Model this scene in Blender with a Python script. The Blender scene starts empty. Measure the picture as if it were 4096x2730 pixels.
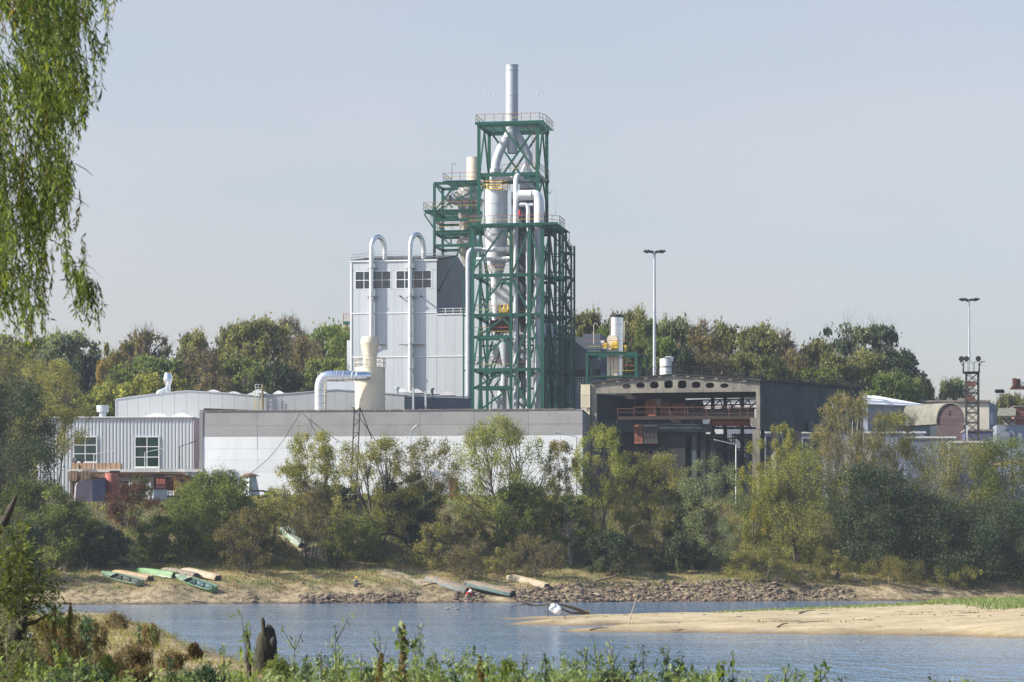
import bpy, math, random
import numpy as np
from mathutils import Vector, Matrix
R = math.radians
rnd = random.Random(7)
rng = np.random.default_rng(11)
scn = bpy.context.scene
col = scn.collection

# ---------------------------------------------------------------- camera, sky, sun, exposure
F = 4096 * 100 / 36.0        # focal length in photograph pixels (100 mm lens on a 36 mm sensor)
HY = 2300.0                  # horizon row of the photograph
ZC = 2.85                    # eye height above the water
cam_d = bpy.data.cameras.new('camera')
cam_d.lens = 100; cam_d.sensor_width = 36; cam_d.sensor_fit = 'HORIZONTAL'
cam_d.shift_y = (HY - 1365) / 4096.0
cam_d.clip_start = 0.5; cam_d.clip_end = 9000
cam_d.dof.use_dof = True; cam_d.dof.focus_distance = 330; cam_d.dof.aperture_fstop = 7.0
cam = bpy.data.objects.new('camera', cam_d); col.objects.link(cam)
cam.location = (0, 0, ZC); cam.rotation_euler = (R(90), 0, 0)
scn.camera = cam

SUN_AZ, SUN_EL = R(78), R(36.5)     # azimuth to the left of 'towards the camera', elevation
sdir = Vector((-math.sin(SUN_AZ) * math.cos(SUN_EL), -math.cos(SUN_AZ) * math.cos(SUN_EL), math.sin(SUN_EL)))
w = bpy.data.worlds.new('World'); scn.world = w; w.use_nodes = True
wn = w.node_tree; wn.nodes.clear()
sky = wn.nodes.new('ShaderNodeTexSky'); sky.sky_type = 'NISHITA'; sky.sun_disc = False
sky.sun_elevation = SUN_EL
sky.sun_rotation = math.atan2(sdir.x, sdir.y)
sky.altitude = 100; sky.air_density = 1.0; sky.dust_density = 2.0; sky.ozone_density = 2.0
hsv = wn.nodes.new('ShaderNodeMix'); hsv.data_type = 'RGBA'; hsv.blend_type = 'MULTIPLY'; hsv.inputs[0].default_value = 1
hsv.inputs[7].default_value = (1.16, 0.97, 0.84, 1)
bg = wn.nodes.new('ShaderNodeBackground'); bg.inputs['Strength'].default_value = 0.125
wo = wn.nodes.new('ShaderNodeOutputWorld')
sat = wn.nodes.new('ShaderNodeHueSaturation'); sat.inputs['Saturation'].default_value = .80
wn.links.new(sky.outputs[0], hsv.inputs[6]); wn.links.new(hsv.outputs[2], sat.inputs['Color']); 
tc = wn.nodes.new('ShaderNodeTexCoord'); wm = wn.nodes.new('ShaderNodeMapping'); wm.inputs['Scale'].default_value = (2.2, 2.2, 9); wnz = wn.nodes.new('ShaderNodeTexNoise'); wnz.inputs['Scale'].default_value = 2.4; wnz.inputs['Detail'].default_value = 3
wr = wn.nodes.new('ShaderNodeValToRGB'); wr.color_ramp.elements[0].position = .3; wr.color_ramp.elements[1].position = .7; wr.color_ramp.elements[0].color = (.94, .97, 1.0, 1); wr.color_ramp.elements[1].color = (1.05, 1.0, 1.01, 1)
wx_ = wn.nodes.new('ShaderNodeMix'); wx_.data_type = 'RGBA'; wx_.blend_type = 'MULTIPLY'; wx_.inputs[0].default_value = 1
wn.links.new(tc.outputs['Generated'], wm.inputs[0]); wn.links.new(wm.outputs[0], wnz.inputs['Vector']); wn.links.new(wnz.outputs[0], wr.inputs[0]); 
# haze pales the sky near the horizon; higher up it keeps its own blue
wsx = wn.nodes.new('ShaderNodeSeparateXYZ'); wmr = wn.nodes.new('ShaderNodeMapRange'); wmr.interpolation_type = 'SMOOTHSTEP'; wmr.inputs[1].default_value = .12; wmr.inputs[2].default_value = .5
whz = wn.nodes.new('ShaderNodeMix'); whz.data_type = 'RGBA'; wn.links.new(tc.outputs['Generated'], wsx.inputs[0]); wn.links.new(wsx.outputs[2], wmr.inputs[0]); wn.links.new(wmr.outputs[0], whz.inputs[0])
wlo = wn.nodes.new('ShaderNodeMapRange'); wlo.inputs[1].default_value = .07; wlo.inputs[2].default_value = .22; wn.links.new(wsx.outputs[2], wlo.inputs[0])
wlt = wn.nodes.new('ShaderNodeMix'); wlt.data_type = 'RGBA'; wlt.inputs[6].default_value = (.745, .755, .825, 1); wlt.inputs[7].default_value = (.965, .905, .83, 1); wn.links.new(wlo.outputs[0], wlt.inputs[0])
wlm = wn.nodes.new('ShaderNodeMix'); wlm.data_type = 'RGBA'; wlm.blend_type = 'MULTIPLY'; wlm.inputs[0].default_value = 1; wn.links.new(sat.outputs[0], wlm.inputs[6]); wn.links.new(wlt.outputs[2], wlm.inputs[7])
whi = wn.nodes.new('ShaderNodeMix'); whi.data_type = 'RGBA'; whi.blend_type = 'MULTIPLY'; whi.inputs[0].default_value = 1; whi.inputs[7].default_value = (.82, .92, 1.0, 1); wn.links.new(sky.outputs[0], whi.inputs[6])
wn.links.new(wlm.outputs[2], whz.inputs[6]); wn.links.new(whi.outputs[2], whz.inputs[7]); wn.links.new(whz.outputs[2], wx_.inputs[6]); wn.links.new(wr.outputs[0], wx_.inputs[7]); wn.links.new(wx_.outputs[2], bg.inputs[0]); wn.links.new(bg.outputs[0], wo.inputs[0])
sl = bpy.data.lights.new('sun', 'SUN'); sl.energy = 4.7; sl.angle = R(0.5); sl.color = (1.0, 0.95, 0.85)
so = bpy.data.objects.new('sun', sl); col.objects.link(so); so.rotation_euler = sdir.to_track_quat('Z', 'Y').to_euler()
scn.view_settings.view_transform = 'Standard'; scn.view_settings.look = 'None'
scn.view_settings.gamma = 1; scn.view_settings.use_curve_mapping = False
scn.view_settings.exposure = 0.88
scn.cycles.max_bounces = 5; scn.cycles.diffuse_bounces = 3; scn.cycles.glossy_bounces = 3
scn.cycles.transmission_bounces = 3; scn.cycles.transparent_max_bounces = 4; scn.cycles.volume_bounces = 0
scn.cycles.use_denoising = True; scn.cycles.denoising_prefilter = 'NONE'

# ---------------------------------------------------------------- helpers: naming
ORG = {}
def tag(o, label=None, cat=None, group=None, kind=None):
    if label: o['label'] = label
    if cat: o['category'] = cat
    if group: o['group'] = group
    if kind: o['kind'] = kind
    return o
def thing(name, label, cat, loc, group=None):
    o = bpy.data.objects.new(name, None); col.objects.link(o); o.location = loc
    o.empty_display_size = 0.5
    ORG[o.name] = Vector(loc)
    return tag(o, label, cat, group)
def nobj(name, me, parent=None, org=None):
    o = bpy.data.objects.new(name, me); col.objects.link(o)
    if parent is not None:
        o.parent = parent; ORG[o.name] = ORG[parent.name]
    elif org is not None:
        o.location = org; ORG[o.name] = Vector(org)
    else:
        ORG[o.name] = Vector((0, 0, 0))
    return o

# ---------------------------------------------------------------- helpers: materials
MATS = {}
def mat(name, c1, c2=None, scale=1.0, rough=0.7, metal=0.0, bump=0.0, stretch=(1, 1, 1), c3=None, lo=0.35, hi=0.65, spec=None, detail=5, bscale=None, bdist=0.02, rvar=0):
    if name in MATS: return MATS[name]
    m = bpy.data.materials.new(name); m.use_nodes = True; nt = m.node_tree; N = nt.nodes; L = nt.links
    b = N['Principled BSDF']; b.inputs['Roughness'].default_value = rough; b.inputs['Metallic'].default_value = metal
    if spec is not None: b.inputs['Specular IOR Level'].default_value = spec
    if c2 is None: c2 = tuple(x * 0.82 for x in c1)
    g = N.new('ShaderNodeNewGeometry'); mp = N.new('ShaderNodeMapping'); mp.inputs['Scale'].default_value = stretch
    L.new(g.outputs['Position'], mp.inputs[0])
    nz = N.new('ShaderNodeTexNoise'); nz.inputs['Scale'].default_value = scale; nz.inputs['Detail'].default_value = detail
    nz.inputs['Roughness'].default_value = 0.62
    L.new(mp.outputs[0], nz.inputs['Vector'])
    cr = N.new('ShaderNodeValToRGB'); e = cr.color_ramp.elements
    e[0].position = lo; e[1].position = hi; e[0].color = (*c1, 1); e[1].color = (*c2, 1)
    if c3 is not None:
        k = e.new(0.5 * (lo + hi)); k.color = (*c2, 1); e[2].color = (*c3, 1)
    L.new(nz.outputs[0], cr.inputs[0])
    out = cr.outputs[0]
    if rvar:
        oi = N.new('ShaderNodeObjectInfo'); mr = N.new('ShaderNodeMapRange'); mr.inputs[3].default_value = 1 - rvar; mr.inputs[4].default_value = 1 + rvar * .6
        L.new(oi.outputs['Random'], mr.inputs[0])
        mx = N.new('ShaderNodeMix'); mx.data_type = 'RGBA'; mx.blend_type = 'MULTIPLY'; mx.inputs[0].default_value = 1
        L.new(out, mx.inputs[6]); L.new(mr.outputs[0], mx.inputs[7]); out = mx.outputs[2]
    L.new(out, b.inputs['Base Color'])
    if bump:
        n2 = N.new('ShaderNodeTexNoise'); n2.inputs['Scale'].default_value = bscale or scale * 4; n2.inputs['Detail'].default_value = 3
        L.new(mp.outputs[0], n2.inputs['Vector'])
        bp = N.new('ShaderNodeBump'); bp.inputs['Strength'].default_value = bump; bp.inputs['Distance'].default_value = bdist
        L.new(n2.outputs[0], bp.inputs['Height']); L.new(bp.outputs[0], b.inputs['Normal'])
    MATS[name] = m; return m

M = dict(
 green=mat('green_steel_paint', (.0018, .078, .049), (.0016, .062, .040), 1.4, .42, c3=(.014, .10, .065), lo=.3, hi=.85, rvar=.2),
 green2=mat('light_green_steel_paint', (.008, .10, .06), (.006, .08, .05), .6, .45),
 dkgreen=mat('dark_green_steel', (.003, .085, .06), (.003, .07, .05), .6, .5),
 redrail=mat('red_handrail_paint', (.42, .12, .07), (.28, .10, .06), 2, .5),
 yelrail=mat('yellow_rail_paint', (.62, .42, .04), (.5, .33, .05), 2, .5),
 galv=mat('galvanised_steel', (.42, .45, .47), (.34, .37, .40), .8, .5, .1, rvar=.08),
 ducts=mat('pale_grey_painted_steel', (.53, .55, .55), (.43, .455, .47), .6, .65, c3=(.33, .335, .33), lo=.3, hi=.8, stretch=(1, 1, .25)),
 white=mat('white_painted_steel', (.72, .72, .70), (.63, .64, .63), .7, .6, c3=(.5, .48, .44), lo=.3, hi=.85, stretch=(1, 1, .25)),
 chrome=mat('bright_sheet_metal', (.80, .82, .84), (.68, .71, .74), 1.2, .27, .9, bump=.25, bscale=2.2, bdist=.03),
 cream=mat('cream_painted_steel', (.66, .60, .46), (.58, .52, .40), .5, .5, stretch=(1, 1, .2), c3=(.5, .42, .3), lo=.3, hi=.85),
 clad=mat('pale_grey_cladding', (.49, .52, .545), (.46, .49, .515), .5, .5, c3=(.37, .39, .40), lo=.38, hi=.85, stretch=(1.8, 1.8, .10), rvar=.03),
 cladbk=mat('cladding_joint', (.39, .41, .43), (.36, .38, .40), .3, .7),
 trim=mat('white_trim', (.78, .78, .77), (.7, .7, .7), .5, .5),
 hall=mat('hall_grey_cladding', (.42, .435, .435), (.385, .40, .40), .12, .55, rvar=.03),
 darkclad=mat('slate_and_shade_cladding', (.10, .12, .15), (.08, .10, .13), .3, .6, rvar=.06),  # slate colour; also stands in for shade on two pale buildings' sides
 conc=mat('grey_painted_concrete', (.345, .335, .325), (.30, .292, .285), .5, .9, bump=.4, c3=(.21, .205, .205), lo=.4, hi=.85, rvar=.06),
 concw=mat('whitewashed_concrete', (.76, .78, .79), (.70, .715, .72), .7, .9, bump=.3, c3=(.54, .53, .51), lo=.38, hi=.95, stretch=(1.2, 1.2, .35), rvar=.05),
 mortar=mat('dark_joint_mortar', (.30, .30, .29), (.25, .25, .24), 2, .95),
 oldconc=mat('weathered_concrete', (.29, .265, .21), (.17, .155, .13), .8, .92, bump=.6, c3=(.09, .085, .08), lo=.35, hi=.78, stretch=(1, 1, .4)),
 buff=mat('buff_stained_concrete', (.50, .44, .32), (.38, .33, .25), .8, .92, c3=(.13, .12, .10), lo=.42, hi=.78, bump=.5, stretch=(1, 1, .5)),
 sheet=mat('old_dark_corrugated_sheet', (.055, .072, .075), (.035, .048, .052), .5, .8, c3=(.14, .15, .14), lo=.4, hi=.95, stretch=(1, 1, .2), rvar=.25),
 black=mat('black_bitumen', (.018, .018, .02), (.03, .03, .03), 1, .85),
 dark=mat('dark_steel', (.018, .019, .022), (.03, .027, .025), 1, .8),  # plain near-black colour for steelwork and dark walls
 girder=mat('shade_brown_steel', (.05, .026, .02), (.03, .018, .015), 1.5, .85),  # brown steel, its colour darkened for the shade inside the hall
 rust=mat('rusty_steel', (.15, .06, .035), (.08, .036, .026), 1.5, .85, c3=(.24, .11, .06), lo=.3, hi=.8),
 rustred=mat('red_oxide_steel', (.36, .10, .06), (.25, .075, .05), 1.5, .75),
 brick=mat('old_red_brick', (.32, .12, .08), (.24, .09, .065), 1.5, .9, rvar=.3),
 purple=mat('faded_mauve_brick', (.15, .095, .10), (.12, .078, .085), 1.5, .9, rvar=.25),
 brickm=mat('brick_mortar', (.33, .29, .25), (.25, .22, .2), 3, .95),
 glass=mat('dark_window_glass', (.012, .022, .035), (.02, .035, .045), .4, .06, 0, spec=.8, rvar=.4),
 tealglass=mat('dark_teal_window_glass', (.01, .035, .035), (.02, .05, .05), .5, .07, 0, spec=.8, rvar=.3),
 wood=mat('weathered_grey_timber', (.27, .22, .17), (.18, .15, .12), 2.5, .85, stretch=(1, 1, 1)),
 lumber=mat('fresh_sawn_timber', (.55, .38, .22), (.42, .27, .15), 2.0, .8, rvar=.2),
 wrap=mat('kraft_brown_wrapping', (.42, .28, .17), (.35, .22, .13), 1, .6, rvar=.1),
 roofw=mat('sunlit_pale_roof_sheet', (.74, .72, .68), (.62, .61, .58), .5, .6),
 asb=mat('mossy_asbestos_sheet', (.21, .205, .16), (.14, .14, .11), 1.2, .9),
 mauve=mat('faded_purple_and_shade_sheet', (.31, .26, .31), (.25, .21, .25), .9, .6),  # purple sheet of the shed; also painted shade on one end wall
 violet=mat('blue_violet_door_paint', (.11, .12, .22), (.08, .09, .17), 1.2, .5),
 tankred=mat('dusty_red_paint', (.50, .15, .12), (.40, .12, .10), 1.0, .6, c3=(.45, .2, .16), lo=.3, hi=.8),
 rustyel=mat('rust_stained_ochre_paint', (.52, .33, .10), (.30, .13, .05), 1.1, .8, c3=(.22, .09, .04), lo=.42, hi=.62),
 pale=mat('pale_grey_paint', (.50, .54, .56), (.42, .46, .48), 1.0, .7),
 lime=mat('lime_green_paint', (.30, .42, .06), (.24, .34, .05), 1.2, .6),
 bluish=mat('blue_grey_and_shade_render', (.26, .30, .36), (.18, .21, .26), .8, .85, c3=(.34, .37, .4), lo=.35, hi=.8),  # blue-grey render; doubles as painted shade on sunless walls
 creamwall=mat('stained_cream_render', (.62, .57, .46), (.50, .46, .38), .5, .9, c3=(.36, .33, .28), lo=.4, hi=.95),
 yellow=mat('machine_yellow_paint', (.75, .48, .03), (.66, .40, .03), 1, .4),
 insul=mat('grubby_foil_insulation', (.44, .43, .39), (.28, .27, .24), 1.3, .5, .25, c3=(.55, .53, .48), lo=.35, hi=.75, bump=.8, bdist=.1, bscale=1.5),
 redp=mat('red_enamel', (.5, .03, .03), None, 1, .4),
 fence=mat('zinc_corrugated_fence', (.42, .45, .52), (.36, .39, .45), 1, .5, .3),
 bag=mat('white_plastic_film', (.85, .85, .85), (.72, .74, .76), 3, .35),
 drift=mat('driftwood_bark', (.10, .07, .05), (.20, .15, .11), 6, .9, stretch=(1, 1, 1)),
 bone=mat('bleached_dead_wood', (.45, .38, .28), (.3, .24, .17), 4, .9),
 stump=mat('dark_rotting_wood', (.055, .05, .03), (.02, .018, .012), 9, .95, bump=1, bscale=30, bdist=.03, stretch=(1, 1, .3)),
)

# ---------------------------------------------------------------- helpers: mesh building (world coordinates)
class MB:
    def __init__(s): s.v = []; s.f = []; s.sm = []
    def add(s, vs, fs, smooth=False):
        o = len(s.v); s.v += [tuple(p) for p in vs]
        s.f += [tuple(i + o for i in f) for f in fs]; s.sm += [smooth] * len(fs)
    def hexa(s, p):      # 8 corners: bottom ccw 0-3, top 4-7
        s.add(p, [(0, 3, 2, 1), (4, 5, 6, 7), (0, 1, 5, 4), (1, 2, 6, 5), (2, 3, 7, 6), (3, 0, 4, 7)])
    def box(s, a, b):
        x0, y0, z0 = a; x1, y1, z1 = b
        s.hexa([(x0, y0, z0), (x1, y0, z0), (x1, y1, z0), (x0, y1, z0), (x0, y0, z1), (x1, y0, z1), (x1, y1, z1), (x0, y1, z1)])
    def beam(s, p, q, w, h=None, ref=None):
        p = Vector(p); q = Vector(q); h = h or w; d = (q - p)
        if d.length < 1e-5: return
        d.normalize(); ref = Vector(ref) if ref else Vector((0, 0, 1))
        if abs(d.dot(ref)) > .98: ref = Vector((0.17, .98, 0))
        a = d.cross(ref).normalized() * (w / 2); b = a.normalized().cross(d).normalized() * (h / 2)
        s.hexa([p - a - b, p + a - b, q + a - b, q - a - b, p - a + b, p + a + b, q + a + b, q - a + b])
    def tube(s, pts, r, n=8, cap=True, smooth=True):
        pts = [Vector(p) for p in pts]; k = len(pts); rs = r if isinstance(r, (list, tuple)) else [r] * k
        vs = []; prev = None
        for i, p in enumerate(pts):
            d = (pts[min(i + 1, k - 1)] - pts[max(i - 1, 0)])
            d = d.normalized() if d.length > 1e-9 else Vector((0, 0, 1))
            if prev is None:
                ref = Vector((0, 0, 1)) if abs(d.z) < .9 else Vector((0, 1, 0))
                a = d.cross(ref).normalized()
            else:
                a = prev - d * prev.dot(d)
                a = a.normalized() if a.length > 1e-6 else d.orthogonal().normalized()
            prev = a; b = d.cross(a)
            for j in range(n):
                t = 2 * math.pi * j / n; vs.append(p + (a * math.cos(t) + b * math.sin(t)) * rs[i])
        fs = [(i * n + j, i * n + (j + 1) % n, (i + 1) * n + (j + 1) % n, (i + 1) * n + j) for i in range(k - 1) for j in range(n)]
        s.add(vs, fs, smooth)
        if cap:
            s.add([vs[j] for j in range(n)], [tuple(reversed(range(n)))]); s.add([vs[(k - 1) * n + j] for j in range(n)], [tuple(range(n))])
    def lathe(s, prof, c, n=28, cap=True, smooth=True):
        c = Vector(c); vs = [c + Vector((r * math.cos(2 * math.pi * j / n), r * math.sin(2 * math.pi * j / n), z)) for r, z in prof for j in range(n)]
        k = len(prof); s.add(vs, [(i * n + j, i * n + (j + 1) % n, (i + 1) * n + (j + 1) % n, (i + 1) * n + j) for i in range(k - 1) for j in range(n)], smooth)
        if cap:
            s.add(vs[:n], [tuple(reversed(range(n)))]); s.add(vs[-n:], [tuple(range(n))])
    def prism(s, poly, ext):
        n = len(poly); ext = Vector(ext); a = [Vector(p) for p in poly]; vs = a + [p + ext for p in a]
        s.add(vs, [tuple(range(n)), tuple(reversed(range(n, 2 * n)))] + [(i, i + n, (i + 1) % n + n, (i + 1) % n) for i in range(n)])
    def build(s, name, m, parent=None, org=None):
        me = bpy.data.meshes.new(name)
        o = nobj(name, me, parent, org); off = ORG[o.name]
        me.from_pydata([(x - off.x, y - off.y, z - off.z) for x, y, z in s.v], [], s.f)
        me.polygons.foreach_set('use_smooth', s.sm)
        me.materials.append(M[m] if isinstance(m, str) else m)
        me.update(); return o
def np_mesh(name, V, Q, m, tint=None, smooth=False):
    """V (n,3) vertices, Q (k,4) quads or (k,3)"""
    me = bpy.data.meshes.new(name); k, c = Q.shape
    me.vertices.add(len(V)); me.vertices.foreach_set('co', np.ascontiguousarray(V, dtype=np.float32).ravel())
    me.loops.add(k * c); me.loops.foreach_set('vertex_index', np.ascontiguousarray(Q, dtype=np.int32).ravel())
    me.polygons.add(k); me.polygons.foreach_set('loop_start', np.arange(k, dtype=np.int32) * c)
    me.polygons.foreach_set('loop_total', np.full(k, c, dtype=np.int32))
    if smooth: me.polygons.foreach_set('use_smooth', np.ones(k, dtype=bool))
    me.update(calc_edges=True)
    if tint is not None:
        a = me.attributes.new('tint', 'FLOAT', 'FACE'); a.data.foreach_set('value', np.ascontiguousarray(tint, dtype=np.float32))
    me.materials.append(M[m] if isinstance(m, str) else m)
    return me

def wx(sx, D): return (sx - 2048) / F * D
def wz(sy, D): return ZC + (HY - sy) / F * D
class Fr:
    """a facade plane: origin where column sx stands at distance D, turned clockwise by th; u along it, v behind it, w above zg"""
    def __init__(s, sx, D, th=0, zg=12.3):
        s.c = math.cos(R(th)); s.s = math.sin(R(th)); s.x0 = wx(sx, D); s.y0 = D; s.zg = zg
    def G(s, u, v, w): return Vector((s.x0 + u * s.c + v * s.s, s.y0 - u * s.s + v * s.c, s.zg + w))
    def u(s, sx, v=0):
        k = (sx - 2048) / F; return (k * (s.y0 + v * s.c) - s.x0 - v * s.s) / (s.c + k * s.s)
    def w(s, sx, sy, v=0):
        y = s.G(s.u(sx, v), v, 0).y; return ZC + (HY - sy) / F * y - s.zg
    def P(s, sx, sy, v=0): return s.G(s.u(sx, v), v, s.w(sx, sy, v))
    def box(s, mb, u0, u1, v0, v1, w0, w1):
        mb.hexa([s.G(u0, v0, w0), s.G(u1, v0, w0), s.G(u1, v1, w0), s.G(u0, v1, w0), s.G(u0, v0, w1), s.G(u1, v0, w1), s.G(u1, v1, w1), s.G(u0, v1, w1)])
def z1(x, y): return (1600 + x / 1.96, 200 + y / 1.96)
def z2(x, y): return (1600 + x / 1.96, 900 + y / 1.96)
def z3(x, y): return (1200 + x / 1.96, 900 + y / 1.96)
def z4(x, y): return (2200 + x / 1.81, 1150 + y / 1.81)
def z5(x, y): return (200 + x / 2.139, 1400 + y / 2.139)
def z6(x, y): return (3300 + x / 1.742, 1100 + y / 1.742)

def railing(pts, parent, post='green', top='redrail', mid='yelrail', h=1.1, sp=1.3, r=.035, name='railing'):
    """posts as the part, the two rails as its sub-parts"""
    pm = MB(); tm = MB(); mm = MB()
    for a, b in zip(pts[:-1], pts[1:]):
        a = Vector(a); b = Vector(b); n = max(1, round((b - a).length / sp))
        for i in range(n + 1):
            p = a.lerp(b, i / n); pm.beam(p, p + Vector((0, 0, h)), r * 1.6)
        up = Vector((0, 0, h)); tm.beam(a + up, b + up, r * 1.7)
        up = Vector((0, 0, h * .5)); mm.beam(a + up, b + up, r * 1.5)
    o = pm.build(name, post, parent); o['kind'] = 'stuff'
    if ORG.get('__lvl', None) == parent.name or parent.parent is not None:
        tm.build('top_rail', top, parent); mm.build('middle_rail', mid, parent)
    else:
        tm.build('top_rail', top, o); mm.build('middle_rail', mid, o)
    return o
def ladder(mb, a, b, wdt=.5, off=(1, 0, 0), step=.35, r=.05):
    a = Vector(a); b = Vector(b); off = Vector(off) * wdt / 2
    mb.beam(a - off, b - off, r); mb.beam(a + off, b + off, r)
    n = int((b - a).length / step)
    for i in range(1, n): p = a.lerp(b, i / n); mb.beam(p - off, p + off, r * .7)
# ---------------------------------------------------------------- terrain
def yshore(x): return 292 + 0.5 * np.clip(x, -90, 130)
BX = [-60, -6, 0, 1.2, 4, 9, 15, 21, 25, 31, 36, 44, 60]
BZ = [-1.8, -.5, 0, .22, .8, 2.05, 2.95, 3.7, 5.2, 8.6, 11.0, 12.1, 12.4]
def wob(x, y, s=1.0):
    return (np.sin(x * .71 / s + 1.3) * np.cos(y * .63 / s + .4) + .6 * np.sin(x * 1.57 / s + y * 1.1 / s) + .4 * np.cos(x * 3.1 / s - y * 2.3 / s + 2)
            + .25 * np.sin(x * 6.3 / s + y * 5.1 / s)) * .45
def ynear(x): return 46 - 4.5 * np.clip((x + 3) / 5, 0, 1) + 5.6 * np.clip(-3.2 - x, 0, 13.5) + .8 * np.sin(x * 1.1)
def hground(x, y):
    x = np.asarray(x, float); y = np.asarray(y, float)
    t = y - yshore(x) + .9 * np.sin(x * .33) + .5 * np.sin(x * .9 + 1)
    t = np.where(t > 15, 15 + (t - 15) * np.interp(x, [-52, -22, 4], [.54, .78, 1.0]), t)
    far = np.interp(t, BX, BZ)
    far = far + wob(x, y, 1.1) * .22 * np.clip((t - 1.5) / 5, 0, 1) + wob(x, y, 5) * .5 * np.clip((t - 16) / 8, 0, 1) * np.clip((46 - t) / 8, 0, 1)
    far = np.where(t > 60, far + .0, far)
    n = ynear(x) - y
    near = np.interp(n, [-12, -1.2, 0, 1.2, 4, 18, 60], [-1.8, -.6, 0.0, .75, 1.28, 1.42, 1.75])
    near = near + wob(x * 2, y * .6, 1.0) * .05 * np.clip(n / 2, 0, 1)
    return np.maximum(far, near)
def ghit(sx, sy, d0=20.0, d1=345.0):
    """where the ray through a photograph pixel meets the ground"""
    d = np.arange(d0, d1, .1); z = ZC + (HY - sy) / F * d; g = hground((sx - 2048) / F * d, d)
    k = np.nonzero((g > z) & (g > .02))[0]
    D = float(d[k[0]]) if len(k) else d1
    return Vector((wx(sx, D), D, float(hground(wx(sx, D), D))))
def gz(x, y): return float(hground(x, y))

def grid_mesh(name, xs, ys, hf, m, tint=None):
    X, Y = np.meshgrid(xs, ys); Z = hf(X, Y); V = np.stack([X.ravel(), Y.ravel(), Z.ravel()], 1)
    nx, ny = len(xs), len(ys); i = np.arange(ny - 1)[:, None] * nx + np.arange(nx - 1)[None]; i = i.ravel()
    return np_mesh(name, V, np.stack([i, i + 1, i + nx + 1, i + nx], 1), m, smooth=True)

# ground: sand near the water, straw and earth on the bank, trodden yard on top
def ground_material():
    m = bpy.data.materials.new('bank_ground'); m.use_nodes = True; nt = m.node_tree; N = nt.nodes; L = nt.links
    b = N['Principled BSDF']; b.inputs['Roughness'].default_value = .95; b.inputs['Specular IOR Level'].default_value = .15
    g = N.new('ShaderNodeNewGeometry'); sp = N.new('ShaderNodeSeparateXYZ'); L.new(g.outputs['Position'], sp.inputs[0])
    def noise(s, d=6, st=(1, 1, 1)):
        mp = N.new('ShaderNodeMapping'); mp.inputs['Scale'].default_value = st; L.new(g.outputs['Position'], mp.inputs[0])
        n = N.new('ShaderNodeTexNoise'); n.inputs['Scale'].default_value = s; n.inputs['Detail'].default_value = d; n.inputs['Roughness'].default_value = .65
        L.new(mp.outputs[0], n.inputs['Vector']); return n.outputs[0]
    def ramp(src, ps, cs):
        r = N.new('ShaderNodeValToRGB'); L.new(src, r.inputs[0]); e = r.color_ramp.elements
        while len(e) < len(ps): e.new(.5)
        for k, (p, c) in enumerate(zip(ps, cs)): e[k].position = p; e[k].color = (*c, 1)
        return r.outputs[0]
    def mixc(f, a, c):
        x = N.new('ShaderNodeMix'); x.data_type = 'RGBA'; L.new(f, x.inputs[0]); L.new(a, x.inputs[6]); L.new(c, x.inputs[7]); return x.outputs[2]
    def mrange(src, a, c):
        r = N.new('ShaderNodeMapRange'); r.inputs[1].default_value = a; r.inputs[2].default_value = c; L.new(src, r.inputs[0]); return r.outputs[0]
    def madd(a, c, k):
        x = N.new('ShaderNodeMath'); x.operation = 'MULTIPLY_ADD'; L.new(c, x.inputs[0]); x.inputs[1].default_value = k; L.new(a, x.inputs[2]); return x.outputs[0]
    n1 = noise(.35); n2 = noise(1.1, 8, (1, .45, 1)); n3 = noise(4, 6, (1, .35, 1))
    sand = ramp(n2, [.34, .49, .62], [(.37, .30, .19), (.25, .195, .115), (.115, .09, .055)])
    soil = ramp(n2, [.3, .5, .7], [(.15, .13, .06), (.27, .21, .10), (.075, .085, .032)])
    slope = ramp(n3, [.3, .5, .7], [(.055, .06, .025), (.10, .085, .045), (.15, .115, .06)])
    z = madd(sp.outputs[2], n1, 2.6)
    c = mixc(mrange(z, 2.5, 3.6), sand, soil); c = mixc(mrange(z, 4.6, 6.0), c, slope)
    wetf = mrange(sp.outputs[2], .30, .02)
    dk = N.new('ShaderNodeMix'); dk.data_type = 'RGBA'; dk.blend_type = 'MULTIPLY'; L.new(wetf, dk.inputs[0]); L.new(c, dk.inputs[6]); dk.inputs[7].default_value = (.42, .38, .34, 1)
    L.new(dk.outputs[2], b.inputs['Base Color'])
    bp = N.new('ShaderNodeBump'); bp.inputs['Strength'].default_value = .9; bp.inputs['Distance'].default_value = .12; L.new(n3, bp.inputs['Height']); L.new(bp.outputs[0], b.inputs['Normal'])
    return m
M['ground'] = ground_material()
xs = np.concatenate([[-2500, -1200, -600, -300, -200, -150], np.arange(-120, -66, 6), np.arange(-66, -22, .7), np.arange(-22, 12, .45), np.arange(12, 66, .7), np.arange(66, 140, 6), [150, 200, 300, 600, 1200, 2500]])
ys = np.concatenate([[-60, -20, 0, 6, 10], np.arange(12, 24, 1), np.arange(24, 122, .8), np.arange(122, 246, 8), np.arange(246, 350, .55), np.arange(350, 520, 10), [600, 800, 1200, 2000, 3500]])
o = nobj('ground', grid_mesh('ground', xs, ys, hground, 'ground')); o['kind'] = 'structure'

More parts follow.
